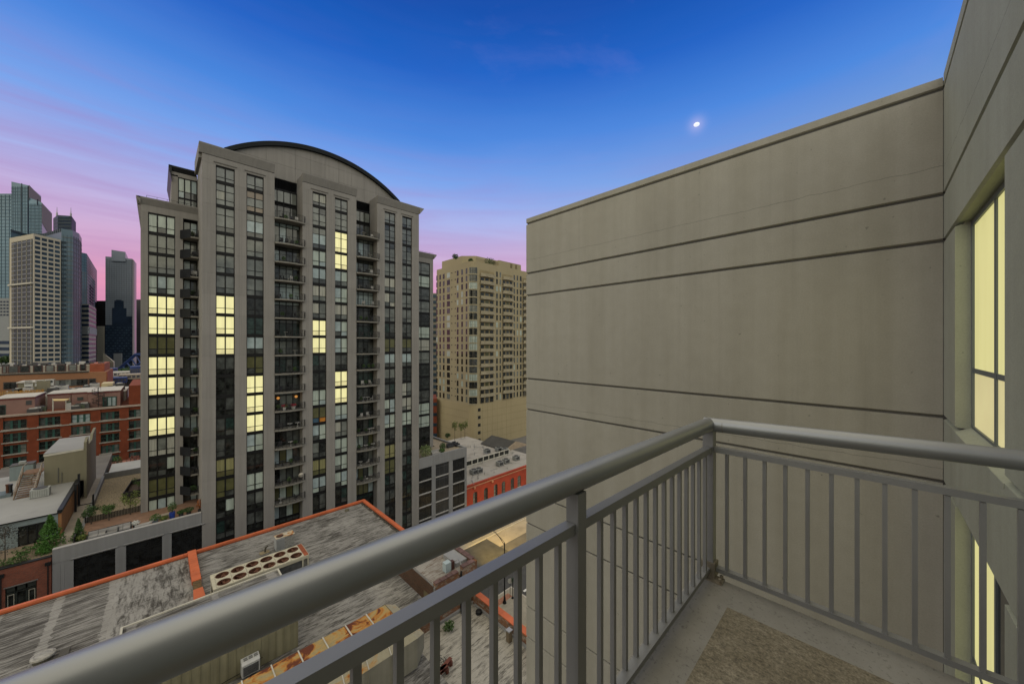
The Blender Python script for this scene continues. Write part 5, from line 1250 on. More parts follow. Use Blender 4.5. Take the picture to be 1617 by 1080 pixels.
# wooden stairs
wood = M('weathered_wood', (.15, .085, .045), .85, var=.3, vs=3, piece=.15)
wood_g = M('grey_wood', (.24, .20, .16), .85, var=.25, vs=3)
sw = thing('wooden_stairs', 'wooden staircase with grey rails climbing beside the olive stair tower', 'stairs', (-13, 86, HZ))
ns = 11
for i in range(ns): B(-14.1, -12.55, 84.6 + i * .42, 84.6 + i * .42 + .4, HZ + .1 + i * .21, HZ + .16 + i * .21).build('tread', wood, sw)
B(-14.3, -12.4, 89.2, 92, HZ + 2.3, HZ + 2.4).build('landing', wood, sw)
for xa in (-14.2, -12.5):
    MB().add([(xa - .04, 84.4, HZ + .0), (xa + .04, 84.4, HZ), (xa + .04, 89.3, HZ + 2.4), (xa - .04, 89.3, HZ + 2.4), (xa - .04, 84.4, HZ + .3), (xa + .04, 84.4, HZ + .3), (xa + .04, 89.3, HZ + 2.7), (xa - .04, 89.3, HZ + 2.7)], [(3, 2, 1, 0), (4, 5, 6, 7), (0, 1, 5, 4), (2, 3, 7, 6), (1, 2, 6, 5), (3, 0, 4, 7)]).build('stringer', wood, sw)
    MB().tube((xa, 84.5, HZ + 1.2), (xa, 89.3, HZ + 3.55), .05, 5).tube((xa, 84.5, HZ + .8), (xa, 89.3, HZ + 3.1), .04, 5).tube((xa, 89.3, HZ + 3.55), (xa, 92, HZ + 3.55), .05, 5).build('handrail', wood_g, sw)
    for i in range(4): MB().tube((xa, 84.5 + i * 1.6, HZ + .2 + i * .78), (xa, 84.5 + i * 1.6, HZ + 1.2 + i * .78), .06, 5).build('post', wood_g, sw)
q = onZ(64, 783, HZ + .06)
def condenser(p, r, h, label):
    o = thing('condenser_unit', label, 'air conditioner', p)
    MB().box(p[0] - r, p[0] + r, p[1] - r * .8, p[1] + r * .8, p[2] + .05, p[2] + h).build('cabinet', M('pale_grille', (.27, .28, .255), .6, var=.15, vs=2), o)
    for i in range(8): B(p[0] - r + .06 + i * r * .235, p[0] - r + .10 + i * r * .235, p[1] - r * .8 - .02, p[1] - r * .8 - .001, p[2] + .15, p[2] + h - .15).build('louvre', M('grey_grille', (.16, .16, .15), .6), o)
    MB().lathe((p[0], p[1], p[2] + h), [(r * .8, 0), (r * .8, .06), (r * .6, .06)], 14).build('fan_guard', dkg, o); B(p[0] - r, p[0] + r, p[1] - r * .8, p[1] + r * .8, p[2], p[2] + .05).build('base', dkg, o)
condenser((q[0], q[1], HZ + .06), .85, 1.15, 'pale louvred condenser standing at the foot of the wooden stairs')
q = onZ(41, 765, HZ + .06); condenser((q[0], q[1], HZ + .06), .55, 1.0, 'dark sided condenser by the grey blue shed')
q = onZ(34, 757, HZ + .06)
sd = thing('roof_shed', 'small blue grey roof shed with a black top beside the stairs', 'shed', (q[0], q[1], HZ))
B(q[0] - 1.15, q[0] + 1.15, q[1], q[1] + 2, HZ + .06, HZ + 2.3).build('wall', bgw, sd); B(q[0] - 1.2, q[0] + 1.2, q[1] - .05, q[1] + 2.05, HZ + 2.3, HZ + 2.42).build('roof', M('dark_pipe', (.05, .045, .03), .6), sd); B(q[0] - .4, q[0] + .3, q[1] + .7, q[1] + 1.3, HZ + 2.42, HZ + 2.8).build('vent', M('pale_grille', (.27, .28, .255), .6), sd)
for px_, lb_, mt in ((12, 'rust and black flue pipe, left of a pair on the pale roof', rust_m), (17, 'dark flue pipe, right of a pair on the pale roof', black)):
    q = onZ(px_, 782, HZ + .06); MB().lathe((q[0], q[1], HZ + .06), [(.16, 0), (.16, 1.4), (.21, 1.42), (.21, 1.6)], 10).build('flue_pipe', mt, label=lb_, cat='pipe')
q = onZ(4, 783, HZ + .06)
B(q[0] - 2.5, q[0] + .9, q[1] - 1.2, q[1] + 1.2, HZ + .06, HZ + .45).build('roof_skylight', M('skylight_glass', (.12, .15, .16), .15), label='low blue grey skylight at the left edge of the pale roof', cat='skylight')
# gangway gate and steel frame on the alley wall
gt = thing('steel_gate', 'black steel gate frame standing between the orange wall and gravel roof', 'gate', (-8, 82, 15))
for p, h in (((-8.5, 85.6), 20.2), ((-8.55, 83.0), 19.4)): B(p[0] - .12, p[0] + .12, p[1] - .12, p[1] + .12, 14.6, h).build('post', black, gt)
B(-7.0, -6.8, 83.5, 83.7, 14.6, 17.2).build('post', black, gt); B(-8.4, -7.0, 83.5, 83.6, 15.9, 16.0).build('rail', black, gt); B(-8.4, -7.0, 83.5, 83.6, 14.8, 14.9).build('rail', black, gt)
B(-8.55, -8.45, 83.1, 85.5, 19.0, 19.1).build('rail', black, gt)
B(-8.74, -7.3, Y0 + .5, 101, 14.2, 15.3).build('alley_wall_top', M('tan_membrane', (.27, .235, .18), .85, var=.15, vs=.6), kind='structure')
B(-7.3, -6.95, 71.5, 101, 14.2, 15.55).build('low_wall', pod_m, label='long grey low wall bordering the gravel roof on its left', cat='wall')
B(-6.94, -1.7, 101, 101.4, 14.2, 15.9).build('low_wall', pod_m, label='grey wall along the back edge of the gravel roof', cat='wall')
# gravel roof
grv = M('gravel_bed', (.235, .19, .125), .95, var=.2, vs=.9, bump=.6, bs=9, c2=(.15, .12, .08), c2t=.56)
B(-6.94, -1.72, 76.2, 100.99, 14.5, 14.85).build('gravel', grv, kind='structure')
gs = MB()
for i in range(9000):
    x_, y_, r = rnd.uniform(-6.9, -1.8), 76.3 + 24.6 * rnd.random(), rnd.uniform(.04, .10)
    a = rnd.uniform(0, pi); c_, s_ = cos(a) * r, sin(a) * r
    gs.add([(x_ - c_, y_ - s_, 14.84), (x_ + s_, y_ - c_, 14.84), (x_ + c_, y_ + s_, 14.84), (x_ - s_, y_ + c_, 14.84), (x_, y_, 14.85 + r * .8)], [(0, 1, 4), (1, 2, 4), (2, 3, 4), (3, 0, 4)])
tag(gs.build('gravel_stones', M('gravel_stone', (.30, .25, .17), .9, var=.5, vs=7)), 'tan gravel covering the roof terrace beside the tower', 'gravel', kind='stuff')
blk_fence = M('black_fence', (.016, .014, .012), .7, var=.3)
fn = thing('terrace_fence', 'low black slatted fence between gravel roof and furnished terrace', 'fence', (-4, 76, 14.85))
for i in range(36): B(-7.0 + i * .147, -6.88 + i * .147, 76.0, 76.06, 14.85, 16.3).build('slat', blk_fence, fn)
for x_ in (-7.0, -5.2, -3.4, -1.75): B(x_ - .05, x_ + .05, 76.06, 76.14, 14.85, 16.4).build('post', blk_fence, fn)
fn2 = thing('terrace_fence', 'short black fence at the left end of the furnished terrace', 'fence', (-7.1, 70, 15.5))
for i in range(12): B(-7.25, -7.19, 68.6 + i * .24, 68.8 + i * .24, 15.5, 16.6).build('slat', blk_fence, fn2)
B(-7.19, -7.1, 68.55, 71.5, 16.5, 16.62).build('rail', blk_fence, fn2)
fb = thing('planter_box', 'large black wooden planter box standing on the gravel by the tower', 'planter', (-2.5, 86, 14.85))
B(-3.9, -1.8, 85.2, 85.3, 14.85, 16.1).build('panel', blk_fence, fb); MB().bar((-3.9, 85.2, 15.4), (-3.2, 92, 15.4), .1, 1.2).build('panel', blk_fence, fb); B(-3.2, -1.8, 91.9, 92, 14.85, 16.1).build('panel', blk_fence, fb); B(-3.4, -1.8, 85.4, 91.8, 14.85, 15.4).build('soil', soil, fb)
bushy('planter_shrub', (-2.2, 88, 15.4), 1.9, .8, 'leafy green shrub inside the black planter box on the gravel', 380, leaf_m, 'shrub')
# terrace with furniture
B(-7.2, 4.5, Y0 + .5, 75.95, 14.2, 15.5).build('terrace', M('deck_boards', (.20, .115, .07), .85, var=.2, vs=1.5), kind='structure')
cush = M('grey_cushion', (.27, .26, .24), .9, var=.1); wick = M('dark_wicker', (.03, .03, .03), .8)
def sofa(p, w, label):
    o = thing('outdoor_sofa', label, 'sofa', p)
    x, y, z = p
    B(x - w / 2, x + w / 2, y - .45, y + .45, z + .06, z + .32).build('frame', wick, o)
    n_ = max(1, round(w / .8))
    for i in range(n_):
        B(x - w / 2 + .06 + i * (w - .12) / n_, x - w / 2 + .02 + (i + 1) * (w - .12) / n_, y - .40, y + .28, z + .32, z + .48).build('seat_cushion', cush, o)
        B(x - w / 2 + .06 + i * (w - .12) / n_, x - w / 2 + .02 + (i + 1) * (w - .12) / n_, y + .22, y + .42, z + .48, z + .85).build('back_cushion', cush, o)
    for s in (-1, 1): B(x + s * w / 2 - .06, x + s * w / 2 + .06, y - .45, y + .45, z + .06, z + .62).build('arm', wick, o)
    B(x - w / 2, x + w / 2, y + .42, y + .5, z + .06, z + .9).build('back', wick, o)
fz = 15.5
def txy(px, y): return (XY(px, y), y, fz)
sofa(txy(163, 69.2), 2.6, 'grey cushioned outdoor sofa nearest the left end of the podium terrace')
sofa(txy(188, 69.3), 2.2, 'grey and black outdoor sofa, right of the longer one on the terrace')
lg = thing('sun_lounger', 'pale flat lounger on the terrace at the foot of the tower window column', 'lounger', txy(228, 69.0))
p = txy(228, 69.0)
B(p[0] - .9, p[0] + .5, p[1] - .35, p[1] + .35, fz + .3, fz + .42).build('cushion', cush, lg); MB().hprism([(p[0] + .5, fz + .3), (p[0] + 1.0, fz + .75), (p[0] + .95, fz + .85), (p[0] + .45, fz + .42)], 'y', p[1] - .35, p[1] + .35).build('backrest', cush, lg)
for dx_ in (-.8, .4):
    for dy_ in (-.3, .25): B(p[0] + dx_, p[0] + dx_ + .06, p[1] + dy_, p[1] + dy_ + .06, fz, fz + .3).build('leg', wick, lg)
def potted(px_, y, h, r, label, mt, potm, ph=.5, pr_=.28, cat='potted plant', n=300):
    p = txy(px_, y); o = thing('potted_plant', label, cat, p)
    MB().lathe(p, [(pr_ * .75, 0), (pr_, ph), (pr_ * .85, ph), (pr_ * .8, ph - .06)], 12).build('pot', potm, o)
    m_ = MB(); m_.leaves((p[0], p[1], fz + ph + h * .55), (r, r, h * .5), n, .10, shell=0, rnd=rnd); m_.build('foliage', mt, o)
    MB().tube((p[0], p[1], fz + ph - .1), (p[0], p[1], fz + ph + h * .6), .035, 5).build('stem', bark, o)
bluepot = M('blue_glaze', (.02, .045, .22), .3); dpot = M('dark_pot', (.03, .03, .03), .7); whp = M('white_flower', (.5, .5, .46), .8, var=.3, vs=6)
potted(272, 69.2, 1.3, .55, 'dark leafy plant in a tall blue pot on the podium terrace', leaf_d, bluepot, 1.0, .34)
potted(316, 69.4, 1.5, .45, 'rust orange leaved plant at the terrace corner by the tower', M('leaf_orange', (.28, .09, .02), .8, var=.4, vs=4), dpot, .4)
potted(245, 69.0, .9, .6, 'spreading green plant by the pale window of the terrace', leaf_m, dpot, .4)
potted(214, 69.6, .5, .45, 'white flowering plant in a dark tub right of the sofas', whp, dpot, .35)
potted(259, 69.0, .45, .45, 'low yellowish plant before the concrete bench', leaf_y, dpot, .3)
potted(286, 69.2, .5, .5, 'dark tub plant right of the blue pot', leaf_d, dpot, .5)
potted(298, 69.3, .6, .6, 'wide dark plant beside the orange leaved one', leaf_d, dpot, .45)
B(XY(247, 70.2), XY(270, 70.2), 70.0, 70.8, fz, fz + .55).build('stone_bench', M('tan_stone', (.26, .22, .16), .85, var=.15), label='long tan stone bench below the lowest pale window', cat='bench')
B(XY(240, 69.0), XY(250, 69.0), 68.7, 69.2, fz, fz + .7).build('planter_box', M('slate_box', (.07, .08, .09), .6), label='slate grey box planter on the terrace beside the spreading plant', cat='planter')
for px_, y, h, r, lb_, mt in ((144, 75.2, 2.6, .8, 'slim young tree with a white stem behind the sofas', leaf_d), (172, 75.0, 2.5, 1.0, 'bushy light green tree on the terrace by the black fence', leaf_m), (206, 75.3, 3.4, 1.2, 'tallest light green young tree on the terrace left of the tower', leaf_y)):
    bushy('terrace_tree', txy(px_, y), h, r, lb_, 520, mt, lf=.12, trunk=.07, clear=.35)
conifer('conifer_tree', txy(124, 69.8), 2.9, .8, 'narrow green conifer behind the short black terrace fence', 1100, leaf_d)
potted(130, 69.0, .6, .5, 'light flowering plant at the foot of the narrow conifer', leaf_y, dpot, .3)
# right podium terrace plants
tr_ = 13.62
B(39.5, xq1 - .46, Y0 + .46, YL - .1, 14.3, 15.3).build('terrace', M('terrace_gravel', (.24, .20, .14), .9, var=.2, vs=2), kind='structure')
B(48, xq1 - .46, YL - .1, YL + 20, 14.3, 15.3).build('terrace', M('terrace_gravel', (.24, .20, .14), .9), kind='structure')
fz = 15.3
def rshrub(px_, y, h, r, label, mt, n=420, cat='shrub'):
    p = (XY(px_, y), y, fz); o = thing('terrace_shrub', label, cat, p)
    MB().leaves((p[0], p[1], fz + h * .55), (r, r * .8, h * .5), n, .14, shell=0, rnd=rnd).build('foliage', mt, o); MB().tube(p, (p[0], p[1], fz + h * .6), .06, 5).build('stem', bark, o)
rshrub(672, 69.0, 2.6, 1.5, 'large white flowering shrub on the right podium terrace', M('leaf_blossom', (.13, .17, .06), .8, var=.6, vs=6), 900)
rshrub(699, 71, 1.6, .8, 'round green shrub by the podium terrace furniture', leaf_d); rshrub(698, 69.2, 1.0, .7, 'low bright green shrub at the podium parapet', leaf_m); rshrub(707, 79, 1.3, .8, 'dark green shrub far back on the right terrace', leaf_d)
for px_, h, lb_ in ((718, 3.4, 'thin tree left of the pair beyond the right podium terrace'), (728, 2.6, 'bushy tree between the pair beyond the right terrace'), (734, 2.9, 'young tree nearest the beige high-rise beyond the right terrace')):
    q = onY(px_, 700, 88); bushy('terrace_tree', (q[0], 88, fz - 4), h + 2.6, .9, lb_, 300, leaf_y, lf=.18, clear=.5)
dkf = M('dark_furniture', (.025, .025, .027), .7)
for i, (px_, y) in enumerate(((688, 69.4), (712, 71.5), (718, 72.2), (722, 71.0))):
    p = (XY(px_, y), y, fz); o = thing('terrace_sofa', ['grey sofa by the flowering shrub on the right terrace', 'dark sofa in the middle of the right terrace', 'dark armchair at the back of the right terrace', 'dark armchair by the right terrace corner'][i], 'sofa', p)
    m_ = cush if i == 0 else dkf; w = 1.1 if i < 2 else .5
    B(p[0] - w, p[0] + w, p[1] - .4, p[1] + .4, fz + .1, fz + .45).build('seat', m_, o); B(p[0] - w, p[0] + w, p[1] + .3, p[1] + .45, fz + .45, fz + .9).build('back', m_, o)
    for s in (-1, 1): B(p[0] + s * w - .08, p[0] + s * w + .08, p[1] - .4, p[1] + .3, fz + .1, fz + .65).build('arm', m_, o)
# things out on the tower balconies
def chair(p, rot, mt):
    o = thing('patio_chair', 'patio chair standing on a balcony of the grey tower', 'chair', (0, 0, 0), 'patio chairs on the tower balconies')
    B(-.25, .25, -.25, .25, .38, .44).build('seat', mt, o); B(-.25, .25, .2, .26, .44, .9).build('backrest', mt, o)
    for a in (-.22, .18):
        for b2 in (-.22, .18): B(a, a + .04, b2, b2 + .04, 0, .38).build('leg', mt, o)
    o.location = p; o.rotation_euler = (0, 0, rot); return o
def table(p, mt):
    o = thing('patio_table', 'round patio table standing on a balcony of the grey tower', 'table', (0, 0, 0), 'patio tables on the tower balconies')
    MB().lathe((0, 0, .68), [(.4, 0), (.4, .04)], 14).build('tabletop', mt, o); MB().tube((0, 0, .04), (0, 0, .68), .04, 6).build('pedestal', mt, o); MB().lathe((0, 0, 0), [(.25, 0), (.25, .04)], 12).build('base', mt, o); o.location = p; return o
def bplant(p, mt):
    o = thing('balcony_plant', 'potted plant standing on a balcony of the grey tower', 'potted plant', (0, 0, 0), 'potted plants on the tower balconies')
    MB().lathe((0, 0, 0), [(.16, 0), (.22, .35), (.18, .35)], 10).build('pot', M('dark_pot', (.03, .03, .03), .7), o); MB().leaves((0, 0, .65), (.32, .32, .35), 150, .09, shell=0, rnd=rnd).build('foliage', mt, o); o.location = p; return o
lightc = M('light_furniture', (.34, .33, .30), .7, var=.1)
kinds = {}
ORD = 'first second third fourth fifth sixth seventh eighth ninth tenth eleventh twelfth thirteenth fourteenth fifteenth sixteenth seventeenth eighteenth nineteenth twentieth twenty-first twenty-second'.split()
ORD += ['twenty-third', 'twenty-fourth', 'twenty-fifth', 'twenty-sixth']
WORD = {'cd': 'dark patio chair', 'cl': 'pale patio chair', 't': 'dark round table', 'tl': 'pale round table', 'p': 'bright green potted plant', 'pd': 'dark green potted plant'}
def put(kind, p, rot, label):
    if kind not in kinds:
        o = {'cd': lambda: chair(p, rot, dkf), 'cl': lambda: chair(p, rot, lightc), 't': lambda: table(p, dkf), 'tl': lambda: table(p, lightc), 'p': lambda: bplant(p, leaf_m), 'pd': lambda: bplant(p, leaf_d)}[kind](); kinds[kind] = o; o['label'] = label; return
    copy_thing(kinds[kind], p, label, rot)
POS = {2: ('left', 'right'), 3: ('left', 'middle', 'right'), 4: ('far left', 'centre left', 'centre right', 'far right')}
for bi, r, xa, xb, z in BALC:
    n_ = rnd.choice((2, 3, 3, 4)) if bi < 2 else rnd.choice((2, 2, 3))
    for j in range(n_):
        if bi == 2: x_, y_ = 3.75 + .55 * (j + rnd.uniform(.2, .8)) / n_, YL - rnd.uniform(.5, 1.5)
        else: x_, y_ = xa + .5 + (xb - xa - .9) * (j + rnd.uniform(.2, .8)) / n_, Y0 + rnd.uniform(-.0, .7)
        k_ = rnd.choice(('cd', 'cd', 'cl', 't', 'tl', 'p', 'pd'))
        down = r - 2 if bi < 2 else r
        put(k_, (x_, y_, z + .002), rnd.uniform(0, 6.28), '%s at %s on %s balcony from the top, %s balcony column' % (WORD[k_], POS[n_][j], ORD[down], ('middle', 'right', 'left')[bi]))
# special: covered round grill, lit lanterns and flowers
for bi, r, xa, xb, z in BALC:
    if bi == 0 and r == 16:
        o = thing('kettle_grill', 'pale round covered kettle grill on a low balcony of the tower', 'grill', (xb - .2, Y0 + .1, z))
        MB().lathe((xb - .2, Y0 + .1, z + .55), [(.1, 0), (.38, .12), (.42, .35), (.30, .6), (.05, .72)], 14).build('cover', M('cream_cover', (.40, .37, .30), .8), o)
        for k in range(3): a = k * 2.1; MB().tube((xb - .2 + .3 * cos(a), Y0 + .1 + .3 * sin(a), z), (xb - .2 + .2 * cos(a), Y0 + .1 + .2 * sin(a), z + .62), .03, 5).build('leg', dkf, o)
    if bi == 0 and r == 12:
        o = emit('lantern_glow', (.8, .30, .04), .6)
        for q, (dx_, lb_) in enumerate(((.7, 'glowing orange paper lantern hanging at the left of a flowered balcony'), (3.3, 'larger glowing orange lantern hanging at the right of a flowered balcony'))):
            l = thing('paper_lantern', lb_, 'lantern', (xa + dx_, Y0 + 1.0, z + 1.7)); MB().lathe((xa + dx_, Y0 + 1.0, z + 1.75), [(.1, 0), (.22, .12), (.22, .3), (.1, .42)], 12).build('shade', o, l); MB().tube((xa + dx_, Y0 + 1.0, z + 2.25), (xa + dx_, Y0 + 1.0, z + 2.75), .015, 4).build('cord', black, l)
        for q, dx_ in enumerate((1.4, 2.7)):
            l = thing('flower_tub', ['red and white flower tub, left one on the lantern balcony', 'red and white flower tub, right one on the lantern balcony'][q], 'potted plant', (xa + dx_, Y0 + .1, z)); MB().lathe((xa + dx_, Y0 + .1, z), [(.25, 0), (.32, .5), (.28, .5)], 10).build('tub', lightc, l); MB().leaves((xa + dx_, Y0 + .1, z + .75), (.45, .4, .25), 120, .09, shell=0, rnd=rnd).build('flowers', M('red_flower', (.40, .03, .06), .7, var=.5, vs=8), l)

# ================================================================== red loft building, left middle
loft_b = brick('loft_brick', (.185, .046, .019), (.155, .039, .018), (.15, .043, .024), w=.3, h=.1)
stone = M('grey_stone', (.25, .235, .20), .85, var=.15)
teal = M('teal_frame', (.012, .055, .042), .5, var=.2)
LYY = 170.0
lof = thing('red_loft_building', 'long dark red brick loft building with green framed triple windows in rows', 'building', (-20, LYY, 0))
ltop = onY(60, 651.5, LYY)[2]
LX0, LX1 = -60.0, 40.0
B(LX0, LX1, LYY + .6, LYY + 40, 0, ltop - .4).build('body', M('loft_body', (.16, .045, .02), .9), lof)
cols = [(XY(a, LYY), XY(b2, LYY)) for a, b2 in ((5, 42.5), (61.5, 95.5), (112.5, 143), (159, 188.5), (203.5, 232))]
cw_ = cols[1][1] - cols[1][0]
rz = [onY(60, y, LYY)[2] for y in (658, 671, 690.5, 709.5, 729, 748, 767)]
rowz = [(onY(78, b2, LYY)[2], onY(78, a, LYY)[2]) for a, b2 in ((658.5, 671.5), (678, 691), (696, 709), (715, 728))]
rowz += [(rowz[-1][0] - 3.35, rowz[-1][1] - 3.35)]
ex = [LX0] + [v for c in cols for v in c] + [LX1]
for i in range(0, len(ex), 2): B(ex[i], ex[i + 1], LYY - .25, LYY + .6, 0, ltop - .5).build('pier', loft_b, lof)
for ci, (xa, xb) in enumerate(cols):
    zprev = ltop - .5
    for ri, (z0, z1) in enumerate(rowz):
        B(xa, xb, LYY, LYY + .6, z1, zprev).build('spandrel', loft_b, lof); zprev = z0
        B(xa - .3, xb + .3, LYY - .38, LYY + .3, z0 - .28, z0 - .0).build('window_sill', stone, lof)
        f = MB(); w = xb - xa
        for c in range(4): xc = xa + w * c / 3; wd_ = .21 if 0 < c < 3 else .12; f.box(max(xa, xc - wd_), min(xb, xc + wd_), LYY + .15, LYY + .45, z0, z1)
        f.box(xa, xb, LYY + .16, LYY + .44, z1 - .12, z1).box(xa, xb, LYY + .2, LYY + .4, (z0 + z1) / 2 - .05, (z0 + z1) / 2 + .05)
        f = f.build('window', teal, lof)
        for c in range(3): B(xa + w * c / 3 + .2, xa + w * (c + 1) / 3 - .2, LYY + .28, LYY + .32, z0, z1 - .1).build('pane', PM[random.choice('DDDHGH' if (ci, ri) != (2, 0) else 'VV')], f)
    B(xa, xb, LYY, LYY + .6, 0, zprev).build('spandrel', loft_b, lof)
B(LX0, LX1, LYY - .55, LYY + .6, ltop - .49, ltop).build('cornice', M('loft_cornice', (.30, .24, .19), .85, var=.15), lof)
zb_ = (rowz[0][0] + rowz[1][1]) / 2 + .3
B(LX0, LX1, LYY - .42, LYY - .26, zb_ - .2, zb_ + .12).build('belt_course', stone, lof)
B(XY(203, LYY), LX1, LYY + 1, LYY + 30, ltop, onY(210, 609, LYY)[2]).build('upper_storey', loft_b, lof)
# roof storeys in dusty pink
pink = M('dusty_pink_stucco', (.215, .125, .10), .85, var=.08, vs=.3); maroon = M('maroon_trim', (.11, .018, .018), .7)
loft_roof = M('loft_white_roof', (.38, .36, .31), .8, var=.15, vs=.3)
def penthouse(px0, px1, py0, Y, d, label):
    x0, x1 = XY(px0, Y), XY(px1, Y); zt_ = onY((px0 + px1) / 2, py0, Y)[2]
    o = thing('pink_penthouse', label, 'building', ((x0 + x1) / 2, Y, ltop - .4))
    B(x0, x1, Y, Y + d, ltop - .4, zt_ - .55).build('wall', pink, o); B(x0 - .1, x1 + .1, Y - .12, Y + d, zt_ - .55, zt_ - .12).build('trim', maroon, o); B(x0 - .15, x1 + .15, Y - .2, Y + d, zt_ - .119, zt_ + .1).build('roof', loft_roof, o)
    return o, x0, x1, zt_
o, x0, x1, zt_ = penthouse(-10, 55, 628, LYY + 3, 14, 'dusty pink rooftop storey at the left edge above the red lofts')
wq = MB().box(XY(-6, LYY + 3), XY(9, LYY + 3), LYY + 2.9, LYY + 3.1, ltop - .2, ltop + 2.6).build('window', teal, o); B(XY(-5, LYY + 3), XY(8, LYY + 3), LYY + 2.86, LYY + 2.9, ltop, ltop + 2.4).build('pane', PM['D'], wq)
B(XY(41, LYY + 3), XY(50, LYY + 3), LYY + 2.9, LYY + 3.05, onY(45, 637, LYY + 3)[2] - .4, onY(45, 634, LYY + 3)[2] + .3).build('louvre', dkg, o)
o, x0, x1, zt_ = penthouse(113, 139, 619, LYY + 5, 16, 'dusty pink rooftop storey with a small window in the middle of the lofts')
B(XY(122, LYY + 5), XY(131.5, LYY + 5), LYY + 4.88, LYY + 5.05, onY(126, 632, LYY + 5)[2], onY(126, 627, LYY + 5)[2]).build('window', PM['H'], o)
o, x0, x1, zt_ = penthouse(139.2, 190, 617.5, LYY + 3.2, 16, 'dusty pink rooftop storey with a spiral stair and dark glass door')
wq = MB().box(XY(162, LYY + 3), XY(184, LYY + 3), LYY + 3.0, LYY + 3.3, ltop - .2, ltop + 2.9).build('glass_door', teal, o)
for k in range(3): B(XY(164 + k * 6.7, LYY + 3), XY(169 + k * 6.7, LYY + 3), LYY + 2.95, LYY + 2.99, ltop, ltop + 2.6).build('pane', PM['HVV'[k]], wq)
o, x0, x1, zt_ = penthouse(75, 112, 621, LYY + 9, 12, 'low pink rooftop storey behind the yellow shade sail')
sq = (XY(155, LYY + 1.5), LYY + 1.6)
sps = thing('spiral_stair', 'dark metal spiral stair on the red loft roof against the pink wall', 'stairs', (*sq, ltop))
MB().tube((*sq, ltop), (*sq, ltop + 6.2), .09, 6).build('pole', black, sps)
for i in range(22):
    a = i * .5; z = ltop + .25 + i * .22; MB().add([(sq[0], sq[1], z), (sq[0] + 1.3 * cos(a), sq[1] + 1.3 * sin(a), z), (sq[0] + 1.3 * cos(a + .5), sq[1] + 1.3 * sin(a + .5), z), (sq[0], sq[1], z - .06), (sq[0] + 1.3 * cos(a), sq[1] + 1.3 * sin(a), z - .06), (sq[0] + 1.3 * cos(a + .5), sq[1] + 1.3 * sin(a + .5), z - .06)], [(0, 1, 2), (5, 4, 3), (1, 4, 5, 2)]).build('tread', black, sps)
hrl = MB(); pr = None
for i in range(24):
    a = i * .5; c_ = (sq[0] + 1.3 * cos(a), sq[1] + 1.3 * sin(a), ltop + 1.25 + i * .22)
    if pr: hrl.tube(pr, c_, .05, 4); hrl.tube(c_, (c_[0], c_[1], c_[2] - 1), .03, 4)
    pr = c_
hrl.build('handrail', black, sps)
sa = [onY(83, 630, LYY + 3), onY(110, 629.5, LYY + 3), onY(104, 632, LYY + 1), onY(84, 632.5, LYY + 1)]
shd = thing('shade_sail', 'pale yellow shade sail stretched over a loft roof terrace', 'awning', (sa[0][0], sa[0][1], ltop))
MB().add(list(sa) + [(p[0], p[1], p[2] - .12) for p in sa], [(0, 1, 2, 3), (7, 6, 5, 4), (0, 4, 5, 1), (1, 5, 6, 2), (2, 6, 7, 3), (3, 7, 4, 0)]).build('sail', M('sail_yellow', (.48, .36, .15), .8), shd)
for p in sa: MB().tube((p[0], p[1], ltop - .3), (p[0], p[1], p[2] + .2), .08, 5).build('post', trim_w, shd)
junk_m = [M('roof_junk_dark', (.05, .05, .048), .7, var=.3), M('roof_junk_light', (.34, .33, .30), .7, var=.2), M('roof_junk_green', (.06, .075, .045), .8, var=.3)]
jk_n = 0
for (px_, Y, w, d, h, mi) in ((52, LYY + 2, 2.2, 1.6, 1.3, 0), (59, LYY + 2.4, 1.8, 1.6, 1.4, 0), (64, LYY + 3, 2.0, 1.4, 1.6, 2), (108, LYY + 1.5, 1.0, .8, 2.6, 1), (118, LYY + 1.6, 2.4, 1.4, 1.2, 0), (125, LYY + 1.8, 2.2, 1.6, 1.6, 2), (133, LYY + 2.0, 2.0, 1.5, 1.8, 0)):
    x_ = XY(px_, Y); o = thing('roof_equipment', ['dark low roof box left of the shade sail by the pink storey', 'second dark roof box left of the shade sail', 'greenish roof box nearest the shade sail', 'tall pale roof vent right of the shade sail', 'dark terrace furniture heap left of the small pink window wall', 'greenish covered furniture under the small pink window', 'dark covered furniture right of the small pink window'][jk_n], 'roof equipment', (x_, Y, ltop - .1)); jk_n += 1
    B(x_ - w / 2, x_ + w / 2, Y, Y + d, ltop - .1, ltop - .1 + h * .8).build('box', junk_m[mi], o); B(x_ - w * .35, x_ + w * .35, Y + .1, Y + d - .1, ltop - .1 + h * .8, ltop - .1 + h).build('lid', junk_m[(mi + 1) % 3], o)
# units lined up on the lofts' upper roofs
zup = onY(100, 617, LYY + 20)[2]
B(LX0, XY(200, LYY + 22), LYY + 19, LYY + 38, ltop - .4, zup - 1.2).build('loft_roof_deck', loft_roof, kind='structure')
nm = 0
for i in range(15):
    px_ = 4 + i * 13.2; Y = LYY + 20 + (i % 3) * 2; x_ = XY(px_, Y); w = 1.6 + (i * 7 % 5) * .35; h = 1.3 + (i * 5 % 4) * .5
    o = thing('roof_unit', '%s small mechanical unit from the left in the row across the loft roofs' % ORD[i], 'roof equipment', (x_, Y, zup - 1.2), 'mechanical units across the loft roofs')
    B(x_ - w / 2, x_ + w / 2, Y, Y + 1.6, zup - 1.2, zup - 1.2 + h).build('cabinet', junk_m[i % 2], o); MB().lathe((x_, Y + .8, zup - 1.2 + h), [(w * .3, 0), (w * .3, .3)], 8).build('fan', junk_m[(i + 1) % 2], o)
og = thing('olive_roof_house', 'small olive green roof house with three white windows on the lofts', 'building', (XY(52, LYY + 24), LYY + 24, ltop))
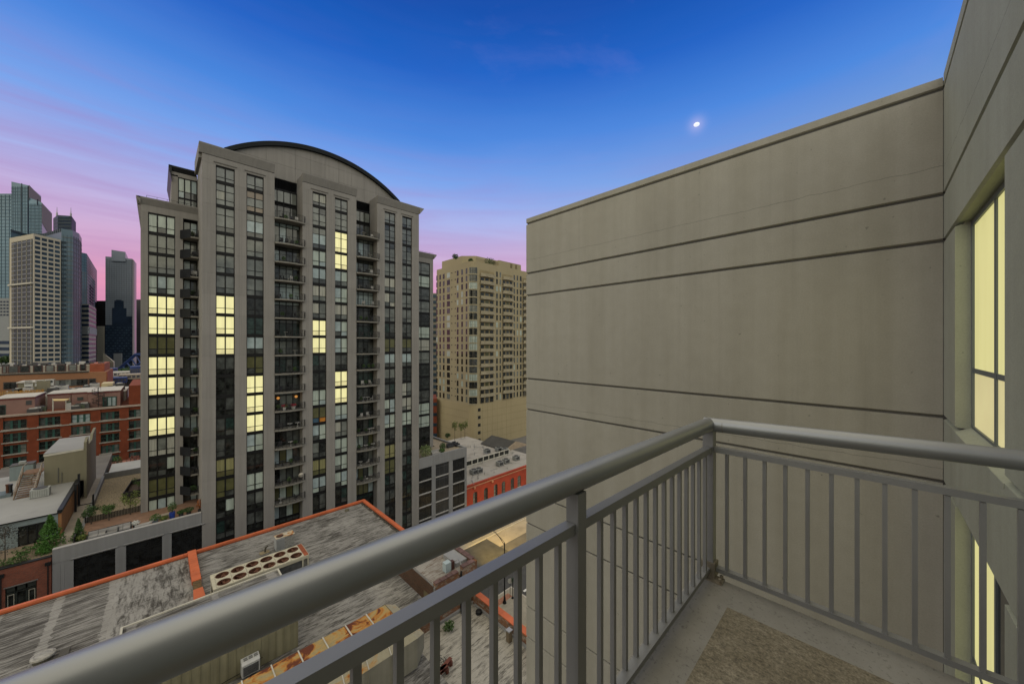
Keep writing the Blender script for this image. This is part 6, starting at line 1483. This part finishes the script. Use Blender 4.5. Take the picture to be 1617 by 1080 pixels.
ox0, ox1 = XY(28.5, LYY + 24), XY(80, LYY + 24); oz0, oz1 = onY(50, 613, LYY + 24)[2] - 1, onY(50, 602, LYY + 24)[2]
B(ox0, ox0 + (ox1 - ox0) * .57, LYY + 24, LYY + 32, oz0, oz1 - .5).build('wall', olv, og); B(ox0 + (ox1 - ox0) * .57 + .01, ox1, LYY + 23.5, LYY + 32, oz0, oz1).build('wall', olv, og); B(ox0 - .3, ox0 + (ox1 - ox0) * .57, LYY + 23.6, LYY + 32, oz1 - .499, oz1 - .1).build('roof', loft_roof, og)
for k in range(3): xa = ox0 + 1.2 + k * 2.1; wq = B(xa, xa + 1.7, LYY + 23.9, LYY + 24.1, oz0 + 1.6, oz0 + 3.6).build('window', M('white_window', (.5, .5, .46), .6), og); B(xa + .15, xa + 1.55, LYY + 23.85, LYY + 23.89, oz0 + 2.5, oz0 + 3.4).build('pane', PM['H'], wq)
yf_ = thing('wood_fence', 'orange yellow wooden screen fence on the loft roofs at the left', 'fence', (XY(40, LYY + 21), LYY + 21, ltop))
fx0, fx1 = XY(-8, LYY + 16), XY(70, LYY + 16); fzb, fzt = onY(40, 627, LYY + 16)[2] - .5, onY(40, 616, LYY + 16)[2]
for i in range(44): xa = fx0 + (fx1 - fx0) * i / 44; B(xa, xa + (fx1 - fx0) / 44 - .05, LYY + 16, LYY + 16.1, fzb, fzt - (.3 if i % 5 == 0 else 0)).build('board', M('orange_board', (.27, .135, .022), .8, var=.25, vs=2, piece=.2), yf_)
cr = onY(172, 604, LYY + 22); B(XY(160, LYY + 22), XY(178, LYY + 22), LYY + 22, LYY + 30, zup - 1.2, zup + 1.6).build('cream_roof_house', M('cream_stucco', (.40, .33, .19), .8), label='small cream roof house among the units on the loft roofs', cat='building')
# low roofs and a deck railing at the foot of the red lofts
dk = thing('roof_deck', 'brick red roof deck with thin metal railing below the red lofts', 'deck', (-8, 140, 6))
dz = onY(180, 742, 140)[2]; dx0_, dx1_ = XY(133, 140), XY(240, 140)
B(dx0_, dx1_, 140, 150, dz - .6, dz).build('floor', M('deck_red', (.22, .085, .05), .9, var=.25, vs=1), dk)
for i in range(16): xa = dx0_ + (dx1_ - dx0_) * i / 15; MB().tube((xa, 140.1, dz), (xa, 140.1, dz + 2.2), .05, 4).build('railing_post', M('rail_red', (.10, .05, .04), .7), dk)
for k in range(3): B(dx0_, dx1_, 140.05, 140.15, dz + .7 + k * .7, dz + .8 + k * .7).build('railing_bar', M('rail_red', (.10, .05, .04), .7), dk)
for i, (a, b2, c_) in enumerate(((146, .8, 2.0), (185, 1.0, 2.4), (212, 1.4, 2.0))):
    x_ = XY(a, 144); o = thing('deck_plant', ['small green plant at the left end of the red roof deck', 'leafy plant with a pale screen in the middle of the red deck', 'reddish shrub at the tower end of the red deck'][i], 'plant', (x_, 144, dz)); MB().leaves((x_, 144, dz + c_ * .6), (b2, b2, c_ * .5), 160, .25, shell=0, rnd=rnd).build('foliage', [leaf_d, leaf_m, M('leaf_red', (.16, .05, .03), .8)][i], o); MB().tube((x_, 144, dz), (x_, 144, dz + c_ * .6), .08, 5).build('stem', bark, o)
B(-8.3, 30, 101.5, 139, 0, onY(180, 745, 130)[2]).build('grey_flat_building', hroof, label='low grey flat roofed building between gravel terrace and red lofts', cat='building')
B(-60, -8.9, 100.2, 150, 0, 9.5).build('low_flat_building', M('dark_flat_roof', (.10, .09, .08), .9, var=.2, vs=.3), label='low dark flat roofed building behind the pale roof', cat='building')
# tan brick block behind
tanb = M('tan_brick', (.255, .125, .06), .9, var=.1, vs=.2); TBY = 232.0
tb = thing('tan_brick_block', 'long tan brick block with pale grey top storey behind the red lofts', 'building', (-40, TBY, 0))
tz1, tz2 = onY(80, 590, TBY)[2], onY(80, 578, TBY + 4)[2]
tx1 = XY(168, TBY)
B(-120, tx1, TBY, TBY + 30, 0, tz1).build('wall', tanb, tb); B(tx1 + .01, tx1 + .3, TBY + .1, TBY + 28, 0, tz1 - .1).build('end_wall', M('red_end_wall', (.24, .065, .03), .9), tb)
tx2 = XY(142, TBY + 4)
B(-120, tx2, TBY + 4, TBY + 28, tz1 + .01, tz2).build('top_storey', M('grey_render', (.27, .25, .20), .85, var=.12, vs=.2), tb)
B(tx2 + .02, XY(165, TBY + 3), TBY + 3, TBY + 28, tz1 + .01, onY(150, 574.5, TBY + 3)[2]).build('stair_house', M('red_end_wall', (.24, .065, .03), .9), tb)
B(-120, XY(140, TBY), TBY - .3, TBY + .5, tz1 + .005, tz1 + .5).build('parapet', M('dark_shingle', (.05, .048, .042), .9), tb)
for i, px_ in enumerate((12, 20.5, 35, 53, 61, 72, 80, 91, 98.5, 108, 116.5, 126, 133.5, 146)):
    x_ = XY(px_, TBY); wq = B(x_ - 1.0, x_ + 1.0, TBY - .12, TBY + .1, tz1 - 5.4, tz1 - 2.6).build('window', M('tan_window_frame', (.09, .06, .045), .7), tb); B(x_ - .8, x_ + .8, TBY - .15, TBY - .125, tz1 - 5.2, tz1 - 2.8).build('pane', PM['DDHDDDDGHGHDDD'[i]], wq)
    if i in (0, 1, 2, 13): B(x_ - 1.0, x_ + 1.0, TBY - .12, TBY + .1, tz1 - 9.6, tz1 - 7).build('window', PM['D'], tb)
for px_, w in ((7, 1.2), (21, 2.6), (39, 2.6), (60, 2.4), (79, 2.4), (97, 2.4), (115, 2.4), (131, 1.8)):
    x_ = XY(px_, TBY + 4); wq = B(x_ - w / 2, x_ + w / 2, TBY + 3.9, TBY + 4.05, tz1 + .6, tz1 + 3.3).build('window', M('maroon_window', (.06, .03, .025), .7), tb); B(x_ - w / 2 + .3, x_ + w / 2 - .3, TBY + 3.85, TBY + 3.89, tz1 + .8, tz1 + 3.1).build('pane', PM[random.choice('HGD')], wq)
for i in range(22):
    px_ = 2 + i * 7.5; x_ = XY(px_, TBY + 10); w = .35 + (i * 3 % 4) * .18; h = .5 + (i * 7 % 5) * .22
    o = B(x_ - w, x_ + w, TBY + 10, TBY + 12, tz2, tz2 + h).build('rooftop_box', junk_m[(i * 5) % 3 % 2], label='%s small rooftop box from the left on the tan brick block' % ORD[i], cat='roof equipment', group='rooftop boxes on the tan brick block')
# railway: blue steel and canopies at the right of it
blue = M('blue_steel', (.015, .035, .12), .6, var=.2, vs=.2)
for i, (px0, px1, py0, py1, Y, mt, lb_, nm_) in enumerate(((172, 184, 582, 592, 300, blue, 'dark blue steel box beyond the end of the tan block', 'steel_box'), (173, 204, 588, 594, 280, loft_roof, 'long white station canopy beyond the tan brick block', 'station_canopy'),
    (175, 200, 597, 604, 262, blue, 'dark blue rail car low behind the loft roof', 'rail_car'), (205, 222, 579, 592, 290, blue, 'blue steel bridge end beside the tower edge', 'bridge_end'), (187, 222, 592, 598, 270, M('tan_canopy', (.30, .25, .18), .8), 'tan platform canopy beside the tower edge', 'platform_canopy'))):
    a, b2 = onY(px0, py0, Y), onY(px1, py1, Y); x0, x1 = a[0], b2[0]; z0, z1 = min(a[2], b2[2]), max(a[2], b2[2])
    o = thing(nm_, lb_, 'structure', ((x0 + x1) / 2, Y, 0)); B(x0, x1, Y, Y + 10, z0, z1).build('shell', mt, o); B(x0 + .3, x1 - .3, Y + 1, Y + 9, 0, z0 - .01).build('base', M('dark_machinery', (.035, .03, .025), .8), o)
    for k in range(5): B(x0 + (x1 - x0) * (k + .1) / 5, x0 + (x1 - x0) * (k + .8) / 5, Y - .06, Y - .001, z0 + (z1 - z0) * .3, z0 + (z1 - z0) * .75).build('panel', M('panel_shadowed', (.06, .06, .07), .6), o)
tq = thing('bridge_truss', 'dark blue raised bridge leaf slanting up beside the tower edge', 'bridge', (at(205, 330)[0], at(205, 330)[1], 0))
t0, t1, t2 = at(186, 330, 584), at(214, 330, 560), at(222, 330, 560)
MB().tube((*t0[:2], t0[2]), t1, 1.4, 4).tube(t1, t2, 1.4, 4).build('upper_chord', blue, tq); t3, t4 = at(196, 330, 592), at(222, 330, 573)
MB().tube(t3, t4, 1.2, 4).build('lower_chord', blue, tq)
for k in range(5):
    a = k / 4; p = [t0[i] + (t1[i] - t0[i]) * a for i in range(3)]; q = [t3[i] + (t4[i] - t3[i]) * a for i in range(3)]; MB().tube(p, q, .7, 4).build('strut', blue, tq)
for i, (px_, py_, t_, r) in enumerate(((197, 588, 315, 7), (204, 586, 318, 8), (190, 589, 312, 5.5), (2, 567, 300, 6))):
    p = at(px_, t_, py_); o = thing('leafy_tree', ['round dark tree in front of the raised bridge', 'largest dark tree beside the raised bridge leaf', 'small dark tree at the left foot of the bridge', 'dark green tree top at the far left edge under the cream tower'][i], 'tree', (p[0], p[1], 0))
    m_ = MB()
    for k in range(14): a = rnd.uniform(0, 6.28); m_.leaves((p[0] + r * .6 * cos(a), p[1] + r * .6 * sin(a), p[2] + rnd.uniform(-.5, .3) * r), (r * .45, r * .45, r * .35), 60, .8, shell=0, rnd=rnd)
    m_.build('crown', leaf_d, o); MB().tube((p[0], p[1], 0), (p[0], p[1], p[2]), .5, 6, .25).build('trunk', bark, o)

# ================================================================== skyline
def facade(o, A, Bp, z0, z1, nx, nz, wf, hf_, mt, name='windows', out_=.25, skip=None, thick=.3):
    """a grid of real window boxes on the wall from A to Bp (plan points), proud of it by a little"""
    m_ = MB(); dx, dy = Bp[0] - A[0], Bp[1] - A[1]; L = hypot(dx, dy); ux, uy = dx / L, dy / L; nx_, ny_ = uy, -ux
    if nx_ * A[0] + ny_ * A[1] > 0: nx_, ny_ = -nx_, -ny_
    for i in range(nx):
        for k in range(nz):
            if skip and skip(i, k): continue
            a, b2 = (i + .5 - wf / 2) / nx * L, (i + .5 + wf / 2) / nx * L; za, zb2 = z0 + (k + .5 - hf_ / 2) / nz * (z1 - z0), z0 + (k + .5 + hf_ / 2) / nz * (z1 - z0)
            P = lambda s, off: (A[0] + ux * s + nx_ * off, A[1] + uy * s + ny_ * off)
            m_.prism([P(a, out_), P(b2, out_), P(b2, -thick), P(a, -thick)], za, zb2)
    return tag(m_.build(name, mt, o), kind='stuff')
def pl_(pa, ta, pb, tb, px): return at(px, 1 / (1 / ta + (1 / tb - 1 / ta) * (px - pa) / (pb - pa)))
def plan(o, name, pts, z0, tops, mt): return MB().prism(pts, z0, tops).build(name, mt, o)
gl1 = glass_like('skyline_glass', (.115, .19, .24), .35, .3, .2, (.02, .02, .02)); gl2 = glass_like('skyline_glass_dark', (.075, .12, .15), .35, .3, .3, (.03, .03, .03)); gl3 = glass_like('skyline_glass_navy', (.010, .022, .05), .4, .2, .3, (.03, .03, .03))
gl4 = glass_like('skyline_glass_grey', (.225, .25, .275), .35, .3, .15, (.015, .015, .02))
mlin = M('skyline_mullion', (.035, .065, .09), .6); mdark = M('skyline_band_dark', (.022, .035, .045), .6); cre = M('cream_concrete', (.40, .36, .27), .85, var=.05, vs=.02); olg = M('olive_metal', (.12, .115, .095), .7, var=.08)
dk_w = glass_like('skyline_window', (.022, .04, .055), .4, .2, .4, (.1, .1, .1))
# stepped glass tower, far left
g1 = thing('stepped_glass_tower', 'tall blue glass tower with a stepped sloping top at the left edge', 'skyscraper', (*at(30, 430), 0)); T = 430
PA, PB, PC, PD, PE = at(-45, T), at(18, T), at(45, T), at(66, T), at(82, T + 70)
back = at(40, T + 110); zt = lambda py: zat(py, T)
plan(g1, 'shaft', [PA, PB, at(18, T + 80), at(-45, T + 80)], 0, zt(306), gl1)
plan(g1, 'shaft', [PB, PC, at(65, T + 60), at(30, T + 90)], 0, [zt(287), zt(293), zat(310, T + 60), zat(300, T + 90)], gl1)
plan(g1, 'shaft', [at(45.1, T), PD, PE, at(70, T + 70)], 0, [zt(312), zt(320), zat(337, T + 70), zat(330, T + 70)], gl1)
plan(g1, 'roof_screen', [at(46, T - 1), at(65, T + 58), at(63, T + 60), at(44.5, T + 2)], zt(316), [zt(293), zat(312, T + 58), zat(312, T + 60), zt(293)], olg)
plan(g1, 'roof_screen', [at(66.2, T - 1), at(82.2, T + 69), at(80, T + 72), at(65, T + 4)], zt(352), [zt(321), zat(338, T + 69), zat(338, T + 72), zt(321)], olg)
nfl = 62
for nm_, a, b2, ztop in (('floor_bands', at(-45, T), at(18, T), zt(308)), ('floor_bands', at(18, T), at(45, T), zt(295)), ('floor_bands', at(45, T), at(66, T), zt(322))):
    facade(g1, a, b2, 2, ztop, 1, int(ztop / 4.0), 1, .12, mlin, nm_, .3)
    facade(g1, a, b2, 2, ztop, 10, 1, .05, 1, mlin, 'mullions', .32)
facade(g1, at(34, T), at(34.8, T), 2, zt(290), 1, 1, 1, 1, mdark, 'reveal', .4); facade(g1, at(44.6, T), at(45.4, T), 2, zt(294), 1, 1, 1, 1, gl3, 'reveal', .5); facade(g1, at(59, T), at(60, T), zt(324), zt(315), 1, 1, 1, 1, gl3, 'reveal', .5)
# cream apartment tower with curved glass back
c1 = thing('cream_grid_tower', 'cream gridded apartment tower with dark balcony face and curved glass behind', 'skyscraper', (*at(55, 280), 0)); T = 280
kA, kB, kC = at(15, 292), at(53, T), at(96, 297)
ztop = zat(369, T)
plan(c1, 'shaft', [kA, kB, kC, at(60, 330)], 0, ztop, cre)
cv = [at(17, 300)] + [at(p, t_) for p, t_ in ((40, 312), (70, 312), (97, 298.5), (115, 303), (125, 312), (129, 326))] + [at(110, 380), at(40, 370)]
plan(c1, 'glass_back', cv, 0, zat(364.5, 304), gl2)
facade(c1, pl_(53, T, 96, 297, 53.8), pl_(53, T, 96, 297, 95.4), 4, ztop - 1.2, 4, 33, .76, .60, dk_w, 'windows', .1)
facade(c1, pl_(15, 292, 53, T, 18.5), pl_(15, 292, 53, T, 52.0), 4, zat(377, T), 1, 1, 1, 1, M('balcony_shade', (.028, .034, .034), .6), 'balcony_shade_sheet', .1)  # flat dark sheet, the shade of the balcony recesses put into its colour
facade(c1, pl_(15, 292, 53, T, 18.5), pl_(15, 292, 53, T, 52.0), 4, zat(377, T), 4, 33, .80, .20, M('balcony_glass', (.13, .16, .165), .4), 'balcony_fronts', .35)
facade(c1, pl_(15, 292, 53, T, 18.5), pl_(15, 292, 53, T, 52.0), 4, zat(377, T), 4, 33, .3, .34, dk_w, 'balcony_doors', .2)
facade(c1, pl_(15, 292, 53, T, 18), pl_(15, 292, 53, T, 53), 4, zat(376, T), 5, 1, .05, 1, cre, 'balcony_piers', .3)
for py_ in (447, 517): facade(c1, pl_(15, 292, 53, T, 15.5), at(53, T), zat(py_ + 1.2, T), zat(py_ - 1.2, T), 1, 1, 1, 1, trim_w, 'pale_band', 1.2)
for (a, b2) in ((cv[3], cv[4]), (cv[4], cv[5]), (cv[5], cv[6])):
    facade(c1, a, b2, 4, zat(374, 305), 1, 33, 1, .13, M('skyline_slab', (.11, .12, .115), .7), 'floor_bands', .2); facade(c1, a, b2, 4, zat(374, 305), 3, 1, .07, 1, mdark, 'mullions', .25)
facade(c1, pl_(97, 298.5, 115, 303, 97.5), pl_(97, 298.5, 115, 303, 104.5), 4, zat(380, 300), 1, 33, 1, .45, dk_w, 'side_balconies', .5)
for (a, b2) in zip(cv[0:3], cv[1:4]): facade(c1, a, b2, zat(370, 305), zat(364.5, 305), 9, 1, .5, .8, mdark, 'screen', .4)
# low pale blocks at the extreme left
w1 = thing('banded_office_block', 'pale banded office block at the far left below the glass tower', 'building', (*at(2, 350), 0))
plan(w1, 'shaft', [at(-30, 350), at(14.5, 350), at(14.5, 380), at(-30, 380)], 0, zat(471, 350), M('pale_office', (.21, .22, .22), .8, var=.05)); facade(w1, at(-30, 350), at(14.5, 350), 2, zat(536, 350), 1, 7, 1, .5, gl3, 'window_bands', .2); facade(w1, at(-30, 350), at(14.5, 350), zat(500, 350), zat(474, 350), 9, 5, .6, .45, gl3, 'windows', .2)
# dark giant with two masts
d1 = thing('dark_twin_mast_tower', 'very tall black tower far off with two white roof masts', 'skyscraper', (*at(102, 1500), 0)); T = 1500
plan(d1, 'shaft', [at(84, T), at(91, T - 20), at(113, T - 20), at(120, T + 10), at(118, T + 80), at(86, T + 80)], 0, [zat(345, T), zat(342.5, T), zat(344, T), zat(350, T), zat(350, T), zat(345, T)], gl3)
facade(d1, at(84.3, T), at(91, T - 20.5), zat(368, T), zat(346, T), 1, 4, 1, .25, mdark, 'floor_bands', .5); facade(d1, at(91, T - 20.5), at(113, T - 20.5), zat(368, T), zat(347, T), 1, 4, 1, .25, mdark, 'floor_bands', .5); facade(d1, at(91, T - 20.5), at(113, T - 20.5), zat(368, T), zat(346, T), 12, 1, .12, 1, mdark, 'mullions', .6)
for px_, py_ in ((90, 327), (112, 328)): p = at(px_, T, 344); MB().tube((p[0], p[1], p[2]), (p[0], p[1], zat(py_ + 9, T)), 3.2, 8, 2.4).tube((p[0], p[1], zat(py_ + 9, T)), (p[0], p[1], zat(py_, T)), 1.4, 6, .5).build('mast', M('mast_white', (.30, .29, .29), .7), d1)
# middle cluster
def tower_box(name, label, px0, px1, t0, t1, depth, py, mt, side_px=None, cat='skyscraper', fl=3.8, band=None, mul=0, wf=.12):
    o = thing(name, label, cat, (*at((px0 + px1) / 2, t0), 0)); A, Bp = at(px0, t0), at(px1, t1); zt_ = zat(py, min(t0, t1))
    C_ = at(side_px, t1 + depth) if side_px else at(px1, t1 + depth); pts = [A, Bp, C_, at(px0, t0 + depth)]
    plan(o, 'shaft', pts, 0, zt_, mt); n_ = max(3, int(zt_ / fl))
    if band:
        facade(o, A, Bp, 0, zt_, 1, n_, 1, wf, band, 'floor_bands', .25)
        if side_px: facade(o, Bp, C_, 0, zt_, 1, n_, 1, wf, band, 'floor_bands', .25)
    if mul: facade(o, A, Bp, 0, zt_, mul, 1, .10, 1, band or mdark, 'mullions', .3)
    return o, A, Bp, C_, zt_
tower_box('pale_glass_tower', 'pale blue glass tower right of the curved tower, its roof slanting', 125, 137, 520, 530, 120, 398, gl1, 153, band=mlin, mul=5)
o, A, Bp, C_, zt_ = tower_box('balcony_glass_tower', 'glass tower with dark balconies standing before the pale blue tower', 124, 138, 430, 440, 60, 427, gl2, 150, band=M('skyline_slab', (.11, .12, .115), .7), mul=4)
facade(o, Bp, C_, 30, zt_ - 12, 1, 22, .5, .5, gl3, 'balconies', 1.0)
o, A, Bp, C_, zt_ = tower_box('striped_hotel', 'white and black striped mid rise with rounded corner near the rail yard', 127, 140, 330, 330, 40, 480, M('white_banding', (.30, .285, .24), .8), 151.5, 'building', band=gl3, wf=.45, fl=4.1)
facade(o, A, Bp, zat(528, 330), zat(517, 330), 1, 1, 1, 1, M('pale_office', (.21, .22, .22), .8), 'plain_band', .6); facade(o, Bp, C_, zat(528, 340), zat(517, 340), 1, 1, 1, 1, M('pale_office', (.21, .22, .22), .8), 'plain_band', .6)
tower_box('dark_slab_tower', 'dark brown slab tower seen between the striped building and mirror tower', 152.5, 166.5, 620, 620, 60, 475, M('dark_slab', (.035, .032, .038), .5), None, band=M('dark_slab_band', (.075, .068, .07), .6), wf=.3)
tower_box('cream_fluted_block', 'narrow cream fluted block below the dark slab tower', 152.5, 165, 460, 460, 50, 515, cre, None, 'building', band=None, mul=7)
# mirror glass tower
mg = thing('mirror_tower', 'broad grey mirror glass tower with a stepped notched roof, left of the grey tower', 'skyscraper', (*at(188, 560), 0)); T = 560
M0, M1, M2 = at(166.5, T), at(209, T + 8), at(215.5, T + 60)
plan(mg, 'shaft', [M0, M1, M2, at(180, T + 90)], 0, [zat(405, T), zat(407, T), zat(414, T + 50), zat(414, T + 50)], gl4)
plan(mg, 'crown', [at(176, T + .5), at(198, T + 4), at(202, T + 40), at(180, T + 60)], zat(412, T), [zat(394.5, T), zat(397, T), zat(406, T + 36), zat(404, T + 50)], gl4)
plan(mg, 'corner_fin', [at(209.3, T + 7), at(211.5, T + 12), at(212.5, T + 22), at(209.5, T + 12)], 0, zat(408, T), M('pale_fin', (.24, .23, .20), .7))
facade(mg, M0, M1, 3, zat(409, T), 1, 52, 1, .10, M('mirror_joint', (.075, .085, .095), .4), 'floor_bands', .2)
facade(mg, M0, M1, 3, zat(409, T), 16, 1, .05, 1, M('mirror_joint', (.075, .085, .095), .4), 'mullions', .25)
facade(mg, M0, M1, 3, zat(513, T), 1, 1, 1, 1, M('mirror_reflection_dark', (.016, .026, .045), .4, var=.4, vs=.05), 'painted_reflection_base', .5)  # dark reflection painted on as glass colour, lower part
for (a, b2, y0, y1) in ((177.5, 200, 513, 486), (181, 195.5, 486, 474.5), (184, 192, 474.5, 473), (200, 208.5, 513, 499)): facade(mg, pl_(166.5, T, 209, T + 8, a), pl_(166.5, T, 209, T + 8, b2), zat(y0, T), zat(y1, T), 1, 1, 1, 1, M('mirror_reflection_dark', (.016, .026, .045), .4), 'painted_reflection_field', .6)  # stepped outline of the reflection, also set in dark colour
facade(mg, M0, M1, 3, zat(515, T), 12, 16, .7, .22, gl2, 'painted_glints', .62, skip=lambda i, k: (i * 7 + k * 3) % 5 > 2)  # glints in the painted reflection, put in as paler glass pieces
facade(mg, pl_(166.5, T, 209, T + 8, 181), pl_(166.5, T, 209, T + 8, 193.5), 3, zat(558, T), 1, 1, 1, 1, M('pale_office', (.21, .22, .22), .8), 'pale_base', 2.0)
tower_box('brown_sliver_tower', 'thin brown tower seen in the gap beside the grey tower', 214.5, 224, 700, 700, 60, 473, M('dark_slab', (.035, .032, .038), .5), None, band=M('dark_slab_band', (.075, .068, .07), .6), wf=.4)
tower_box('far_grid_tower', 'grey gridded tower showing as a sliver between grey tower and beige high-rise', 679, 692, 190, 190, 20, 463, M('grid_grey', (.19, .175, .13), .8), None, band=dk_w, wf=.5, fl=3.2)
tower_box('far_red_house', 'red brick house low in the gap left of the beige high-rise', 680, 690, 150, 150, 14, 630, loft_b, None, 'building', band=dk_w, wf=.3, fl=4)
pyr = thing('tan_gable_house', 'tan sloping roof block low in front of the mirror tower', 'building', (*at(172, 400), 0)); plan(pyr, 'shell', [at(163, 400), at(179, 400), at(181, 420), at(164, 420)], 0, [zat(557, 400), zat(571, 400), zat(571, 420), zat(558, 420)], cre); plan(pyr, 'base', [at(162.6, 399), at(179.4, 399), at(179.4, 399.8), at(162.6, 399.8)], 0, 20, M('tan_canopy', (.30, .25, .18), .8))
# low blocks that close the horizon
hb = [M('far_block_grey', (.13, .125, .115), .9, var=.1), M('far_block_brick', (.17, .085, .055), .9, var=.1), M('far_block_tan', (.22, .18, .12), .9, var=.1)]
for i in range(26):
    px_ = 40 + i * 32 + (i * 17 % 11); t_ = 640 + (i * 37 % 9) * 45; py_ = 541 - (i * 13 % 5) * 2.0
    if not (620 < px_ < 860 or px_ < 225): continue
    w = 14 + (i * 5 % 4) * 4; nb_ = globals().get('nb_', -1) + 1; o = thing('distant_block', '%s low distant block from the left along the horizon' % ORD[nb_], 'building', (*at(px_, t_), 0), 'distant city blocks on the horizon'); A, Bp = at(px_ - w, t_), at(px_ + w, t_)
    plan(o, 'shaft', [A, Bp, at(px_ + w, t_ + 40), at(px_ - w, t_ + 40)], 0, zat(py_, t_), hb[i % 3]); facade(o, A, Bp, 4, zat(py_, t_) - 1, 8, 8, .5, .5, gl3, 'windows', .2)

# ================================================================== moon
md = 2500.0; mx, my = at(1100, md); mz = zat(197, md)
mo = MB().lathe((mx, my, mz - 19), [(r_ * .72, 19 + (z_ - 19) * .62) for r_, z_ in ((.5, 0), (10, 1.6), (18, 5.5), (25, 12), (27, 19), (25, 26), (18, 32.5), (10, 36.4), (.5, 38))], 24)
mo.build('moon', emit('moon_glow', (.80, .86, .95), .95), None, smooth=True, label='small pale glowing moon in the blue sky above the concrete wall', cat='moon')
